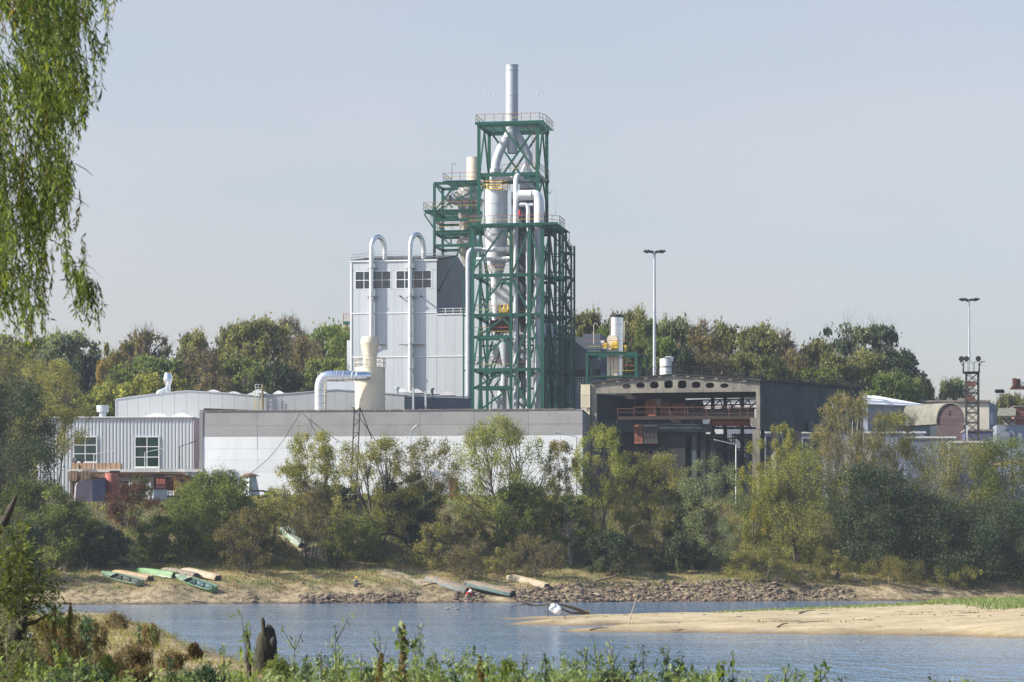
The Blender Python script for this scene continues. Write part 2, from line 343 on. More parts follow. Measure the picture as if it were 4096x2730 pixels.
# sandbar: three low lobes of sand running in from the right
def poly_dist(px, py, poly):
    """signed distance, positive inside"""
    P = np.array(poly, float); n = len(P); d = np.full(px.shape, 1e9); ins = np.zeros(px.shape, bool)
    for i in range(n):
        a = P[i]; b = P[(i + 1) % n]; e = b - a; t = np.clip(((px - a[0]) * e[0] + (py - a[1]) * e[1]) / (e @ e), 0, 1)
        d = np.minimum(d, np.hypot(px - a[0] - t * e[0], py - a[1] - t * e[1]))
        c = (a[1] > py) != (b[1] > py); xi = a[0] + (py - a[1]) * e[0] / (e[1] if e[1] else 1e-9)
        ins ^= c & (px < xi)
    return np.where(ins, d, -d)
LOBES = [([(2.4, 144.5), (6, 140), (11, 138), (15, 136.5), (23, 128.5), (45, 118), (90, 100), (90, 190), (40, 185), (24, 176), (15.5, 160), (13.5, 150), (9, 149), (5, 148.5)], .17, .62),
         ([(-.3, 164), (3, 161), (8, 160), (13, 160), (18, 163), (40, 170), (60, 180), (60, 225), (30, 215), (14, 196), (8, 184), (3, 173)], .20, .50),
         ([(-1.8, 184), (1, 182), (8, 179), (14, 180), (30, 190), (60, 200), (60, 225), (25, 210), (10, 200), (3, 190)], .1, .35)]
def hbar(x, y):
    x = np.asarray(x, float); y = np.asarray(y, float); h = np.full(x.shape, -.6)
    x2 = x + .5 * np.sin(y * .5) * .6; y2 = y + 1.0 * np.sin(x * .55) + .5 * np.sin(x * 1.7 + 1)
    for poly, a, c in LOBES:
        d = poly_dist(x2, y2, poly); hh = np.where(d > 0, a * (1 - np.exp(-d / 1.2)) + c * (1 - np.exp(-np.maximum(d, 0) / 9)), np.maximum(d * .12, -.6))
        h = np.maximum(h, hh)
    h = h + np.where(h > .02, wob(x, y, 1.2) * .05 + wob(x * 3, y * 1.1, 1.0) * .022 + np.clip((x - 18) / 40, 0, .5), 0)
    return h
def sand_material():
    m = mat('river_sand', (.41, .345, .225), (.33, .265, .15), .9, .95, bump=.9, bscale=5, bdist=.1, stretch=(.5, .8, 1), c3=(.27, .19, .105), lo=.3, hi=.75)
    nt = m.node_tree; N = nt.nodes; L = nt.links; b = N['Principled BSDF']
    src = b.inputs['Base Color'].links[0].from_socket
    g = N.new('ShaderNodeNewGeometry'); sp = N.new('ShaderNodeSeparateXYZ'); L.new(g.outputs['Position'], sp.inputs[0])
    mr = N.new('ShaderNodeMapRange'); mr.inputs[1].default_value = .30; mr.inputs[2].default_value = .0; L.new(sp.outputs[2], mr.inputs[0])
    x = N.new('ShaderNodeMix'); x.data_type = 'RGBA'; x.blend_type = 'MULTIPLY'; L.new(mr.outputs[0], x.inputs[0]); L.new(src, x.inputs[6]); x.inputs[7].default_value = (.40, .34, .28, 1)
    L.new(x.outputs[2], b.inputs['Base Color']); return m
M['sand'] = sand_material()
o = nobj('sandbar', grid_mesh('sandbar', np.concatenate([np.arange(-5, 34, .3), np.arange(34, 90, 1.5)]), np.arange(112, 232, .5), hbar, 'sand')); o['kind'] = 'structure'

# river water: geometry waves close in, bump for the small ripples
def water_material():
    m = bpy.data.materials.new('river_water'); m.use_nodes = True; nt = m.node_tree; N = nt.nodes; L = nt.links
    b = N['Principled BSDF']; b.inputs['Base Color'].default_value = (.085, .20, .36, 1); b.inputs['Roughness'].default_value = .08; b.inputs['IOR'].default_value = 1.33
    g = N.new('ShaderNodeNewGeometry')
    def wave(s, st, d=3):
        mp = N.new('ShaderNodeMapping'); mp.inputs['Scale'].default_value = st; L.new(g.outputs['Position'], mp.inputs[0])
        n = N.new('ShaderNodeTexNoise'); n.inputs['Scale'].default_value = s; n.inputs['Detail'].default_value = d; n.inputs['Roughness'].default_value = .6; L.new(mp.outputs[0], n.inputs['Vector']); return n.outputs[0]
    a = wave(.9, (1, .4, 1)); c = wave(3.2, (1, .3, 1)); big = wave(.09, (.22, 1, 1), 3)
    k = N.new('ShaderNodeMath'); k.operation = 'MULTIPLY_ADD'; L.new(c, k.inputs[0]); k.inputs[1].default_value = .35; L.new(a, k.inputs[2])
    mr = N.new('ShaderNodeMapRange'); mr.inputs[1].default_value = .35; mr.inputs[2].default_value = .65; mr.inputs[3].default_value = .25; mr.inputs[4].default_value = 1.0; L.new(big, mr.inputs[0])
    bp = N.new('ShaderNodeBump'); L.new(mr.outputs[0], bp.inputs['Strength']); bp.inputs['Distance'].default_value = .32; L.new(k.outputs[0], bp.inputs['Height']); L.new(bp.outputs[0], b.inputs['Normal'])
    return m
M['water'] = water_material()
o = nobj('river', grid_mesh('river', np.array([-2500, -600, -120, -40, 0, 40, 120, 600, 2500.]), np.array([-40, 20, 60, 120, 200, 280, 380.]), lambda X, Y: X * 0, 'water')); o['kind'] = 'structure'

# sandy path coming down the slope to the beach
pp = [ghit(sx, sy) for sx, sy in ((1080, 2105), (1200, 2175), (1320, 2232), (1440, 2262), (1580, 2300), (1730, 2345))]
pl_ = []
for a, c in zip(pp[:-1], pp[1:]):
    for i in range(14): pl_.append(a.lerp(c, i / 14))
V_ = []; nw = 9
for i, p in enumerate(pl_):
    d = (pl_[min(i + 1, len(pl_) - 1)] - pl_[max(0, i - 1)]); d.z = 0; d.normalize(); nrm = Vector((-d.y, d.x, 0)); hw = (1.3 + 1.0 * i / len(pl_)) * (1 + .25 * math.sin(i * .7))
    for j in range(nw): q = p + nrm * hw * (2 * j / (nw - 1) - 1); V_.append((q.x, q.y, gz(q.x, q.y) + .10 - .22 * abs(2 * j / (nw - 1) - 1) ** 4))
Q_ = [(i * nw + j, i * nw + j + 1, (i + 1) * nw + j + 1, (i + 1) * nw + j) for i in range(len(pl_) - 1) for j in range(nw - 1)]
o = nobj('path', np_mesh('path', np.array(V_), np.array(Q_), mat('trodden_path_sand', (.36, .29, .19), (.27, .21, .13), 1.2, .95, bump=.8, c3=(.18, .13, .08)), smooth=True)); o['kind'] = 'structure'

r = np.random.default_rng(61); db = MB()
for i in range(170):
    x = r.uniform(2, 40); y = r.uniform(130, 200); h = float(hbar(x, y))
    if h < .08: continue
    a = r.uniform(0, 3.14); l = r.choice([.08, .15, .3, .6]) * r.uniform(.6, 1.3); p = Vector((x, y, h + .015)); d = Vector((math.cos(a) * l, math.sin(a) * l, r.uniform(0, .05))); db.tube([p - d, p + Vector((0, 0, .02)), p + d], [.012, .02, .01], 4)
tag(db.build('driftwood_bits', 'drift', None, (0, 0, 0)), 'small dark twigs and litter scattered over the sandbar', 'debris', kind='stuff')
# ---------------------------------------------------------------- process tower
ZG = 12.35
T = Fr(1892, 390, 10, ZG)
tower = thing('process_tower', 'tall green steel lattice tower with white vessels, pipes and a tall slim stack', 'industrial tower', T.G(0, 0, 0))
def bm(p, q, w, name, m='green', par=tower, h=None):
    b = MB(); b.beam(p, q, w, h); return b.build(name, m, par)
LV = [T.w(1892, sy) for sy in (1553, 1482, 1351, 1263, 1104, 908)]     # platform heights
UC = [0, T.u(2045), T.u(2119), T.u(2171)]
TOP = LV[-1]; DV = 11.0; UR = UC[3]
for u in UC:
    for v in (0, DV):
        b = MB(); b.beam(T.G(u, v, 0), T.G(u, v, TOP - .01), .30, .30, ref=(T.c, -T.s, 0)); b.beam(T.G(u, v - .19, 0), T.G(u, v - .19, TOP - .03), .44, .05, ref=(T.s, T.c, 0)); b.build('column', 'green', tower)
for u in (0, UR): bm(T.G(u, 5.5, 0), T.G(u, 5.5, TOP - .01), .40, 'column')
for i, u in enumerate((UR + .95, UR + 1.9)):
    for v in (5.2, 8.4): bm(T.G(u, v, 0), T.G(u, v, TOP - .02), .26, 'column', 'dkgreen')
main = [LV[1], LV[3], LV[4], LV[5]]
for w_ in main:
    for a, b_ in zip(UC[:-1], UC[1:]):
        for v in (0, DV): bm(T.G(a, v, w_), T.G(b_, v, w_), .26, 'cross_beam', h=.42)
    for u in UC:
        bm(T.G(u, .2, w_), T.G(u, DV - .2, w_), .24, 'cross_beam', h=.36)
    bm(T.G(UR + .2, 5.2, w_), T.G(UR + 2, 5.2, w_), .2, 'cross_beam', 'dkgreen', h=.3)
    bm(T.G(UR + .2, 8.4, w_), T.G(UR + 2, 8.4, w_), .2, 'cross_beam', 'dkgreen', h=.3)
for w_ in (LV[0], LV[2]):
    bm(T.G(0, 0, w_), T.G(UC[1], 0, w_), .24, 'cross_beam', h=.38); bm(T.G(0, 3.5, w_), T.G(UC[1], 3.5, w_), .2, 'cross_beam', h=.3)
# braces on the front (pixel pairs read off the facade plane)
def P2(x, y, v=0): return T.P(*z2(x, y), v)
FB = [(590, 340, 805, 45), (812, 45, 868, 120), (640, 640, 800, 432), (816, 432, 866, 492), (600, 885, 800, 738), (812, 738, 866, 790), (600, 1095, 800, 905), (812, 905, 866, 960),
      (600, 1270, 800, 1165), (610, 1465, 810, 1320), (810, 1165, 868, 1200),
      (885, 375, 1010, 38), (1026, 38, 1112, 380), (885, 425, 1012, 690), (1022, 690, 1110, 430), (890, 1120, 1010, 740), (1026, 740, 1112, 1110), (890, 1180, 1010, 1450), (1024, 1450, 1110, 1180)]
for x0, y0, x1, y1 in FB: bm(P2(x0, y0, -.03), P2(x1, y1, -.03), .24, 'brace', 'green2' if x0 > 1020 else 'green')
lv = [0] + main
for a, b_ in zip(lv[:-1], lv[1:]):
    m_ = .5 * (a + b_)
    for u in (0, UR):
        bm(T.G(u, .3, a + .3), T.G(u, 5.3, b_ - .3), .2, 'brace'); bm(T.G(u, 10.7, a + .3), T.G(u, 5.7, b_ - .3), .2, 'brace')
    for ua, ub in ((0, UC[1]), (UC[1], UR)):
        bm(T.G(ua + .2, DV, a + .3), T.G(.5 * (ua + ub), DV, b_ - .3), .2, 'brace'); bm(T.G(ub - .2, DV, a + .3), T.G(.5 * (ua + ub), DV, b_ - .3), .2, 'brace')
    for v in (5.2, 8.4):
        bm(T.G(UR + .2, v, a + .2), T.G(UR + 1.9, v, m_), .13, 'brace', 'dkgreen'); bm(T.G(UR + 1.9, v + .05, m_), T.G(UR + .2, v + .05, b_ - .2), .13, 'brace', 'dkgreen')
        bm(T.G(UR, v, m_), T.G(UR + 2, v, m_), .14, 'cross_beam', 'dkgreen')
for u in UC[1:3]: bm(T.G(u, 5.5, 0), T.G(u, 5.5, TOP - .01), .32, 'column', 'dkgreen')
for a, b_ in zip(lv[:-1], lv[1:]):
    for ua, ub in zip(UC[:-1], UC[1:]):
        bm(T.G(ua, 5.5, b_), T.G(ub, 5.5, b_), .2, 'cross_beam', 'dkgreen', h=.34); bm(T.G(ua, 5.5, .5 * (a + b_)), T.G(ub, 5.5, .5 * (a + b_)), .16, 'cross_beam', 'dkgreen', h=.26)
        bm(T.G(ua + .15, 5.5, a + .2), T.G(ub - .15, 5.5, .5 * (a + b_)), .15, 'brace', 'dkgreen'); bm(T.G(ub - .15, 5.6, .5 * (a + b_)), T.G(ua + .15, 5.6, b_ - .2), .15, 'brace', 'dkgreen')
for i in range(7):
    b = MB(); u_ = .6 + i * 1.35; b.beam(T.G(u_, 9.2 - (i % 3), .2), T.G(u_, 9.2 - (i % 3), TOP - rnd.uniform(1, 9)), .16 + .1 * (i % 2)); b.build('riser_pipe', 'galv' if i % 2 else 'ducts', tower)
def grating(u0, u1, v0, v1, w_, m='dkgreen'):
    b = MB(); n = max(2, int((v1 - v0) / .45))
    for i in range(n + 1): v = v0 + (v1 - v0) * i / n; T.box(b, u0, u1, v - .03, v + .03, w_, w_ + .06)
    n = max(2, int((u1 - u0) / 1.5))
    for i in range(n + 1): u = u0 + (u1 - u0) * i / n; T.box(b, u - .03, u + .03, v0, v1, w_ - .07, w_ - .005)
    b.build('deck', m, tower)['kind'] = 'stuff'
# decks and their rails
for w_ in (LV[0], LV[1], LV[2], LV[3], LV[4]):
    grating(.2, UC[1] - .2, .15, 2.2, w_ + .2)
    if w_ != LV[0]: railing([T.G(.1, .05, w_ + .26), T.G(UC[1] - .15, .05, w_ + .26)], tower)
    grating(UC[1] + .3, UR - .2, 4.2, 7.6, w_ + .2)
    if w_ != LV[0]: railing([T.G(UC[1] + .3, 4.2, w_ + .26), T.G(UC[2], 4.2, w_ + .26)], tower)
    grating(UR + .1, UR + 2.1, 4.6, 8.8, w_ + .2)
grating(-.5, UR + 2.1, -.4, DV - .2, TOP + .22, 'green')
b = MB(); T.box(b, -.55, UR + 2.15, -.52, -.42, TOP + .02, TOP + .34); b.build('kick_plate', 'green', tower)
railing([T.G(-.5, 5, TOP + .3), T.G(-.5, -.4, TOP + .3), T.G(UR + .3, -.4, TOP + .3), T.G(UR + 2.1, 1.5, TOP + .3), T.G(UR + 2.1, 6, TOP + .3)], tower, sp=1.2)
# inner stair on the left
b = MB()
for k, (a, c) in enumerate([(0, LV[0]), (LV[0], LV[1]), (LV[1], LV[2]), (LV[2], LV[3]), (LV[3], LV[4]), (LV[4], TOP)]):
    pa, pb = T.G(.75, 4.5, a + .2), T.G(1.9, 4.5, c - .2)
    if k % 2: pa, pb = T.G(.75, 6.0, a + .2), T.G(1.9, 6.0, c - .2)
    for dv in (-.45, .45): b.beam(pa + Vector((0, dv, 0)), pb + Vector((0, dv, 0)), .1, .26)
    n = int((c - a) / .28)
    for i in range(1, n): p = pa.lerp(pb, i / n); b.beam(p + Vector((-.02, -.42, 0)), p + Vector((.02, .42, 0)), .3, .05)
    b.beam(T.G(1.95, 4.5, a + .2), T.G(3.4, 5, c - .2), .2)
b.build('inner_staircase', 'green', tower)
# upper cage
U0, U1 = T.u(1912, 1.5), T.u(2147, 1.5); V0, V1 = 2.4, 10.2
W0, WM, W1 = TOP + .3, T.w(1912, 702, V0), T.w(1912, 503, V0)
for u in (U0, U1):
    for v in (V0, V1):
        b = MB(); b.beam(T.G(u, v, W0), T.G(u, v, W1), .34, .34, ref=(T.c, -T.s, 0)); b.beam(T.G(u, v - .2, W0), T.G(u, v - .2, W1), .48, .05, ref=(T.s, T.c, 0)); b.build('column', 'green', tower)
for w_ in (WM, W1):
    for v in (V0, V1): bm(T.G(U0 - .3, v, w_), T.G(U1 + .3, v, w_), .28, 'cross_beam', h=.46)
    for u in (U0, U1): bm(T.G(u, V0 + .2, w_ - .02), T.G(u, V1 - .2, w_ - .02), .26, 'cross_beam', h=.42)
for u in (U0, U1):
    for a, c in ((W0, WM), (WM, W1)):
        n = 2 if a == W0 else 1
        for k in range(n):
            wa = a + (c - a) * k / n; wb = a + (c - a) * (k + 1) / n
            bm(T.G(u, V0 + .2, wa + .2), T.G(u, .5 * (V0 + V1), wb - .2), .22, 'brace'); bm(T.G(u, V1 - .2, wa + .2), T.G(u, .5 * (V0 + V1), wb - .2), .22, 'brace')
def P1(x, y, v=0): return T.P(*z1(x, y), v)
for x0, y0, x1, y1, v in [(812, 612, 1058, 935, V0), (1056, 618, 812, 968, V0), (702, 630, 940, 970, V1), (1090, 650, 880, 970, V1), (640, 1110, 690, 985, V0), (1055, 1040, 1000, 985, V0)]:
    bm(P1(x0, y0, v), P1(x1, y1, v), .26, 'brace', 'green')
grating(U0 - .45, U1 + .9, V0 - .4, V1 + .3, W1 + .28, 'green')
b = MB(); T.box(b, U0 - .5, U1 + .95, V0 - .5, V0 - .42, W1 + .05, W1 + .42); b.build('kick_plate', 'green', tower)
railing([T.G(U0 - .4, V1, W1 + .36), T.G(U0 - .4, V0 - .35, W1 + .36), T.G(U1 + .3, V0 - .35, W1 + .36), T.G(U1 + .85, V0 + 2, W1 + .36), T.G(U1 + .85, V1, W1 + .36), T.G(U0 - .4, V1, W1 + .36)], tower)
grating(U0 + 2.6, U1, V0 + .2, V1 - .2, WM + .24); grating(U0 + .1, U0 + 1.1, V0 + .2, V1 - .2, WM + .24)
railing([T.G(U0 + 3.2, V0, WM + .3), T.G(U1 - .3, V0, WM + .3)], tower); railing([T.G(U0 + .1, V1 + .2, WM + .3), T.G(U0 + 1.3, V1 + .2, WM + .3)], tower)
railing([T.G(U1 + .3, V0, WM + .3), T.G(U1 + .3, V1, WM + .3)], tower)
b = MB(); ladder(b, P1(1048, 960, 4), P1(1048, 625, 4), .45); b.build('ladder', 'redrail', tower)
for x, y, s in ((656, 515, 1), (1126, 510, -1), (1220, 1290, -1)):
    q = P1(x, y, 3); b = MB(); b.tube([q, q + Vector((0, 0, 3.0)), q + Vector((.18 * s, 0, 3.45)), q + Vector((.5 * s, 0, 3.5)), q + Vector((.75 * s, 0, 3.1))], .028, 5, smooth=False)
    b.lathe([(.14, 0), (.05, .25)], q + Vector((.78 * s, 0, 2.85)), 8); b.build('deck_lamp', 'galv', tower)
# the tall stack with its trouser piece
vs = 5.4
def ctr(sx, sy, v): return T.P(sx, sy, v)
c0 = ctr(2048, 503, vs); k = c0.y / F
b = MB(); r = 24.5 * k; zt = wz(262, c0.y)
b.tube([c0 + Vector((0, 0, .3)), Vector((c0.x, c0.y, zt))], r, 32); st = b.build('stack', 'galv', tower)
for sy in (263, 283, 383, 460):
    z = wz(sy, c0.y); b = MB(); b.lathe([(r + .05, z - .06), (r + .05, z + .06)], (c0.x, c0.y, 0), 32); b.build('flange_ring', 'galv', st)
b = MB(); a1 = P1(878, 610, vs); a2 = P1(882, 812, vs)
b.tube([a1 + Vector((0, 0, .5)), a1 - Vector((0, 0, .6)), a2], [r, r, r * .82], 28); b.build('stack_hopper', 'galv', tower)
def pipe(pts, rad, m='ducts', v=None, n=20, name='pipe', par=tower, zf=P1, rings=0, hang=None):
    q = [zf(*p) if len(p) == 3 else zf(p[0], p[1], v) for p in pts]
    b = MB(); b.tube(q, rad, n); o = b.build(name, m, par)
    if rings:
        rb = MB()
        for a, c in zip(q[:-1], q[1:]):
            L_ = (c - a).length; nn = int(L_ / rings)
            for i in range(1, nn + 1):
                p = a.lerp(c, i / (nn + .6)); d = (c - a).normalized(); rb.tube([p - d * .04, p + d * .04], rad + .035, n)
        if rb.v: rb.build('flange', 'galv', o if par.parent is None else par)
    return o
def arc(p0, p1, p2, n=7):      # quadratic bend in pixel space, 3rd component is depth
    out = []
    for i in range(n + 1):
        t = i / n; out.append(tuple((1 - t) ** 2 * a + 2 * t * (1 - t) * b_ + t * t * c for a, b_, c in zip(p0, p1, p2)))
    return out
pipe([(868, 640, 5.2)] + arc((810, 740, 4.8), (745, 860, 4.4), (748, 945, 4.2)), .62, n=24, rings=2.2)
pipe([(905, 650, 5.6), (960, 740, 5.8), (1010, 840, 6), (1015, 900, 6)], [.62, .62, .6, .45], n=22, rings=2.2)
pipe([(748, 935, 4.2), (748, 965, 4.2)], .78, n=24)
b = MB(); q = P1(992, 965, 5.4); b.lathe([(.85, 0), (.25, 1.5)], q, 22); b.build('cone_hood', 'white', tower)
pipe([(722, 950, 4.2), (722, 1090, 4.2)], .34, 'white', n=16); 
b = MB(); b.prism([P1(742, 952, 4.2), P1(742, 1088, 4.2), P1(812, 1020, 4.2), P1(812, 990, 4.2)], T.G(0, 1, 0) - T.G(0, 0, 0)); b.build('duct_transition', 'white', tower)
pipe([(810, 1006, 4.6), (898, 1004, 4.6), (940, 1002, 4.6)], .29, 'white', rings=1.2)
pipe([(960, 1000, 3.0)] + arc((925, 985, 2.4), (906, 990, 1.2), (908, 1060, .9)) + [(908, 1390, .9)], .33, 'white', rings=4)
pipe([(908, 1385, .9), (908, 1385 + 1500, .9)], .32, 'ducts', rings=5)
# round vessel
def lathe_px(prof, sx, v, m, name, rowfn, n=36, par=tower):
    q = T.P(sx, 1000, v); k = q.y / F; b = MB(); b.lathe([(rp * k, wz(sy, q.y)) for sy, rp in prof], (q.x, q.y, 0), n); return b.build(name, m, par)
vess = lathe_px([(907, 49.5), (765, 49.5), (763, 49)], 1981, 3.6, 'ducts', 'round_vessel', None)
for sy in (820, 905): lathe_px([(sy + 1, 50.3), (sy - 1, 50.3)], 1981, 3.6, 'galv', 'flange_ring', None, par=vess)
lathe_px([(1060, 37), (1010, 39), (930, 47), (908, 47)], 1985, 3.6, 'ducts', 'vessel_cone', None)
lathe_px([(1290, 17), (1115, 22), (1060, 37)], 1985, 3.6, 'ducts', 'vessel_cone', None)
lathe_px([(1330, 30), (1270, 34), (1250, 24)], 2004, 4.2, 'rust', 'mill_housing', None)
lathe_px([(1475, 6), (1440, 14), (1370, 27), (1352, 27)], 2020, 4.2, 'galv', 'hopper', None)
b = MB(); b.prism([P2(740, 930, 5), P2(725, 1010, 5), P2(760, 1090, 5), P2(850, 1115, 5), P2(862, 1020, 5), P2(800, 930, 5)], T.G(0, 2, 0) - T.G(0, 0, 0)); b.build('hopper', 'galv', tower)
pipe([(755, 400), (755, 880)], .58, 'galv', v=6, zf=P2, rings=3)
pipe([(820, 1165), (815, 1290)], .5, 'galv', v=4, zf=P2); pipe([(800, 1300), (795, 1480)], .62, 'pale', v=5, zf=P2)
b = MB()
for i, x in enumerate((785, 815, 845)):
    q = P2(x, 690, 1.4); b.box(q - Vector((.22, .3, 0)), q + Vector((.2, .3, .55))); b.tube([q + Vector((0, 0, .5)), q + Vector((.1, 0, 1.1))], .16, 8)
b.build('valve_row', 'yellow', tower)
b = MB(); q = P2(860, 688, 1.2); b.box(q - Vector((.2, .3, 0)), q + Vector((.2, .3, .35))); b.build('red_motor', 'rustred', tower)
b = MB(); q = P2(820, 600, 3.5); b.box(q - Vector((.7, .8, .6)), q + Vector((.9, .8, 1.1))); b.prism([q + Vector((-.7, -.8, 1.1)), q + Vector((.9, -.8, 1.1)), q + Vector((.4, -.8, 2.2)), q + Vector((-.2, -.8, 2.2))], (0, 1.6, 0)); b.build('mill_casing', 'white', tower)
b = MB(); q = P2(775, 780, 2.4); b.box(q - Vector((1.2, .8, .8)), q + Vector((2.0, .8, .5))); b.build('screen_box', 'rust', tower)
lathe_px([(1109, 12), (1080, 30), (1020, 52), (935, 52)], 2075, 8.2, 'insul', 'rear_cyclone', None)
lathe_px([(1330, 15), (1110, 48), (935, 50), (770, 50)], 2095, 8.5, 'darkclad', 'rear_filter', None)
lathe_px([(1640, 22), (1340, 22)], 2092, 7.5, 'galv', 'rear_vessel', None)
# horizontal headers and the outer left riser
pipe([(590, 200, 1.5), (870, 190, 1.5)], .3, 'white', zf=P2, rings=1.6); pipe([(600, 272, 1.5), (870, 262, 1.5)], .26, 'white', zf=P2, rings=1.6)
pipe([(640, 195, 1)] + arc((575, 195, .6), (532, 200, 0), (535, 280, 0)) + [(535, 1500, 0)], .36, 'galv', zf=P2, rings=5)
for x in (497, 556): bm(P2(x, 400), P2(x, 1500), .16, 'pipe_post')
for y in (402, 715, 1142): bm(P2(494, y), P2(574, y), .2, 'pipe_bracket')
# right-hand risers
pipe([(930, 1140, .95), (1035, 1140, .95)] + arc((1040, 1138, .95), (1088, 1128, .95), (1090, 1215, .95)) + [(1090, 1390, .95)], .68, 'white', n=26)
b = MB(); q = P1(1028, 1138, .95); b.tube([q - Vector((.06, 0, 0)), q + Vector((.06, 0, 0))], .76, 26); b.build('flange', 'galv', tower)
pipe([(1090, 1388, 1.1), (1090, 2870, 1.1)], .66, 'galv', n=26, rings=4.6)
pipe([(1045, 1213, 1), (1010, 1213, 1)], .22, 'white'); pipe([(935, 1215, 1), (985, 1213, 1)] + arc((985, 1213, 1), (1003, 1210, 1), (1004, 1260, 1)) + [(1004, 1390, 1)], .27, 'white')
pipe([(1008, 1388, 1.2), (1008, 1470, 1.2)], .22, 'white'); pipe([(1000, 1480, 1.2), (1000, 2870, 1.2)], .22, 'white', rings=2.6)
b = MB(); T.box(b, T.u(2078, 8), T.u(2150, 8), 8, 8.4, TOP + .4, TOP + 7.5); b.build('rear_panel', 'darkclad', tower)
b = MB(); q = P1(940, 1310, 3); b.tube([q, q + Vector((0, 0, .95))], .2, 12); b.build('fire_extinguisher', 'redp', tower)
b = MB(); pts = [P1(650, 1085, 3), P1(700, 1090, 1.7), P1(800, 1090, 1.6), P1(845, 1085, 3)]
for z in (0, .28, .62, 1.0):
    for a, c in zip(pts[:-1], pts[1:]): b.beam(a + Vector((0, 0, z)), c + Vector((0, 0, z)), .09)
b.build('yellow_guard', 'yellow', tower)
q = T.P(1981, 763, 3.6); rp = 3.6 * .5 + .2; pts = [q + Vector((rp * math.cos(a), rp * math.sin(a), 0)) for a in [i * math.pi / 6 for i in range(13)]]
railing(pts, tower, sp=1.1, h=1.15)
# left annexe: stepped frame with insulated ducts
A0, A1 = 17.0, 23.0; UA = T.u(1738, A0)
def PA(x, y, v=17.0): return T.P(*z1(x, y), v)
wl = [T.w(1738, sy, A0) for sy in (735, 850, 882, 933, 984)]
for v in (A0, A1):
    bm(T.G(UA, v, T.w(1738, 1046, A0)), T.G(UA, v, wl[0]), .36, 'column'); bm(T.G(T.u(1885, v), v, 0), T.G(T.u(1885, v), v, wl[0]), .36, 'column')
    for i, w_ in enumerate(wl): bm(T.G(UA if i != 1 else UA - 1.4, v, w_), T.G(T.u(1906, v), v, w_), .24, 'cross_beam', h=.4)
for w_ in wl: bm(T.G(UA, A0, w_), T.G(UA, A1, w_), .24, 'cross_beam', h=.36)
for x0, y0, x1, y1, v in [(285, 1070, 412, 1238, A0), (600, 1095, 300, 1255, A0), (560, 1095, 400, 1200, A1), (280, 1250, 420, 1080, A1), (190, 1290, 262, 1395, A0), (285, 1300, 330, 1440, A0), (555, 1350, 520, 1430, A0),
                         (330, 1470, 390, 1525, A0), (400, 1470, 400, 1525, A0), (480, 1540, 300, 1900, 16), (520, 1540, 590, 1620, 16)]:
    bm(PA(x0, y0, v), PA(x1, y1, v), .2, 'brace')
for i, (sx0, up) in enumerate(((1776, 0), (1697, 1), (1745, 3))):
    w_ = wl[up] + .22; ua = T.u(sx0, A0); grating(ua, T.u(1915, A0), A0 - .5, A1, w_ + .02, 'green')
    railing([T.G(ua, A1, w_ + .08), T.G(ua, A0 - .45, w_ + .08), T.G(T.u(1910, A0), A0 - .45, w_ + .08)], tower)
q = T.P(1896, 800, 20.5); k = q.y / F
b = MB(); b.lathe([(29 * k, wz(727, q.y)), (29 * k, wz(632, q.y))], (q.x, q.y, 0), 28); cs = b.build('cream_stack', 'cream', tower)
for sy in (633, 674, 712): b = MB(); z = wz(sy, q.y); b.lathe([(29.8 * k, z - .05), (29.8 * k, z + .05)], (q.x, q.y, 0), 28); b.build('flange_ring', 'cream', cs)
q = T.P(1872, 800, 20.0); k = q.y / F
for prof in ([(850, 40), (780, 46), (755, 40)], [(935, 34), (880, 36), (850, 40)]):
    b = MB(); b.lathe([(r_ * k, wz(sy, q.y)) for sy, r_ in prof], (q.x, q.y, 0), 26); b.build('insulated_duct', 'insul', tower)
b = MB(); b.lathe([(r_ * k, wz(sy, q.y)) for sy, r_ in [(1100, 8), (985, 44), (968, 50), (950, 30)]], (q.x, q.y, 0), 26); b.build('insulated_hopper', 'insul', tower)
for x, y in ((1815, 808), (1842, 795), (1905, 800)):
    q2 = T.P(x, y, 18.4); b = MB(); b.tube([q2 + Vector((-.8, .3, .7)), q2, q2 + Vector((.9, 0, -.3)), q2 + Vector((1.2, .2, -1.3))], .42, 14); b.build('insulated_pipe', 'insul', tower)
b = MB()
pa, pb = T.P(1770, 850, 18), T.P(1812, 748, 18)
for d in (-.3, .3): b.beam(pa + Vector((d, 0, 0)), pb + Vector((d, 0, 0)), .1)
for i in range(1, 12): p = pa.lerp(pb, i / 12); b.beam(p + Vector((-.35, 0, 0)), p + Vector((.35, 0, 0)), .06)
pa, pb = T.P(1722, 852, 17.5), T.P(1735, 905, 17.5)
for i in range(7): p = pa.lerp(pb, i / 7); b.beam(p + Vector((-.3, 0, 0)), p + Vector((.3, 0, 0)), .06)
b.build('access_stair', 'green', tower)
q = PA(408, 972, 18); b = MB(); b.tube([q, q + Vector((0, 0, 1.4)), q + Vector((.25, 0, 1.6)), q + Vector((.5, 0, 1.2))], .045, 5); b.build('deck_lamp', 'dark', tower)
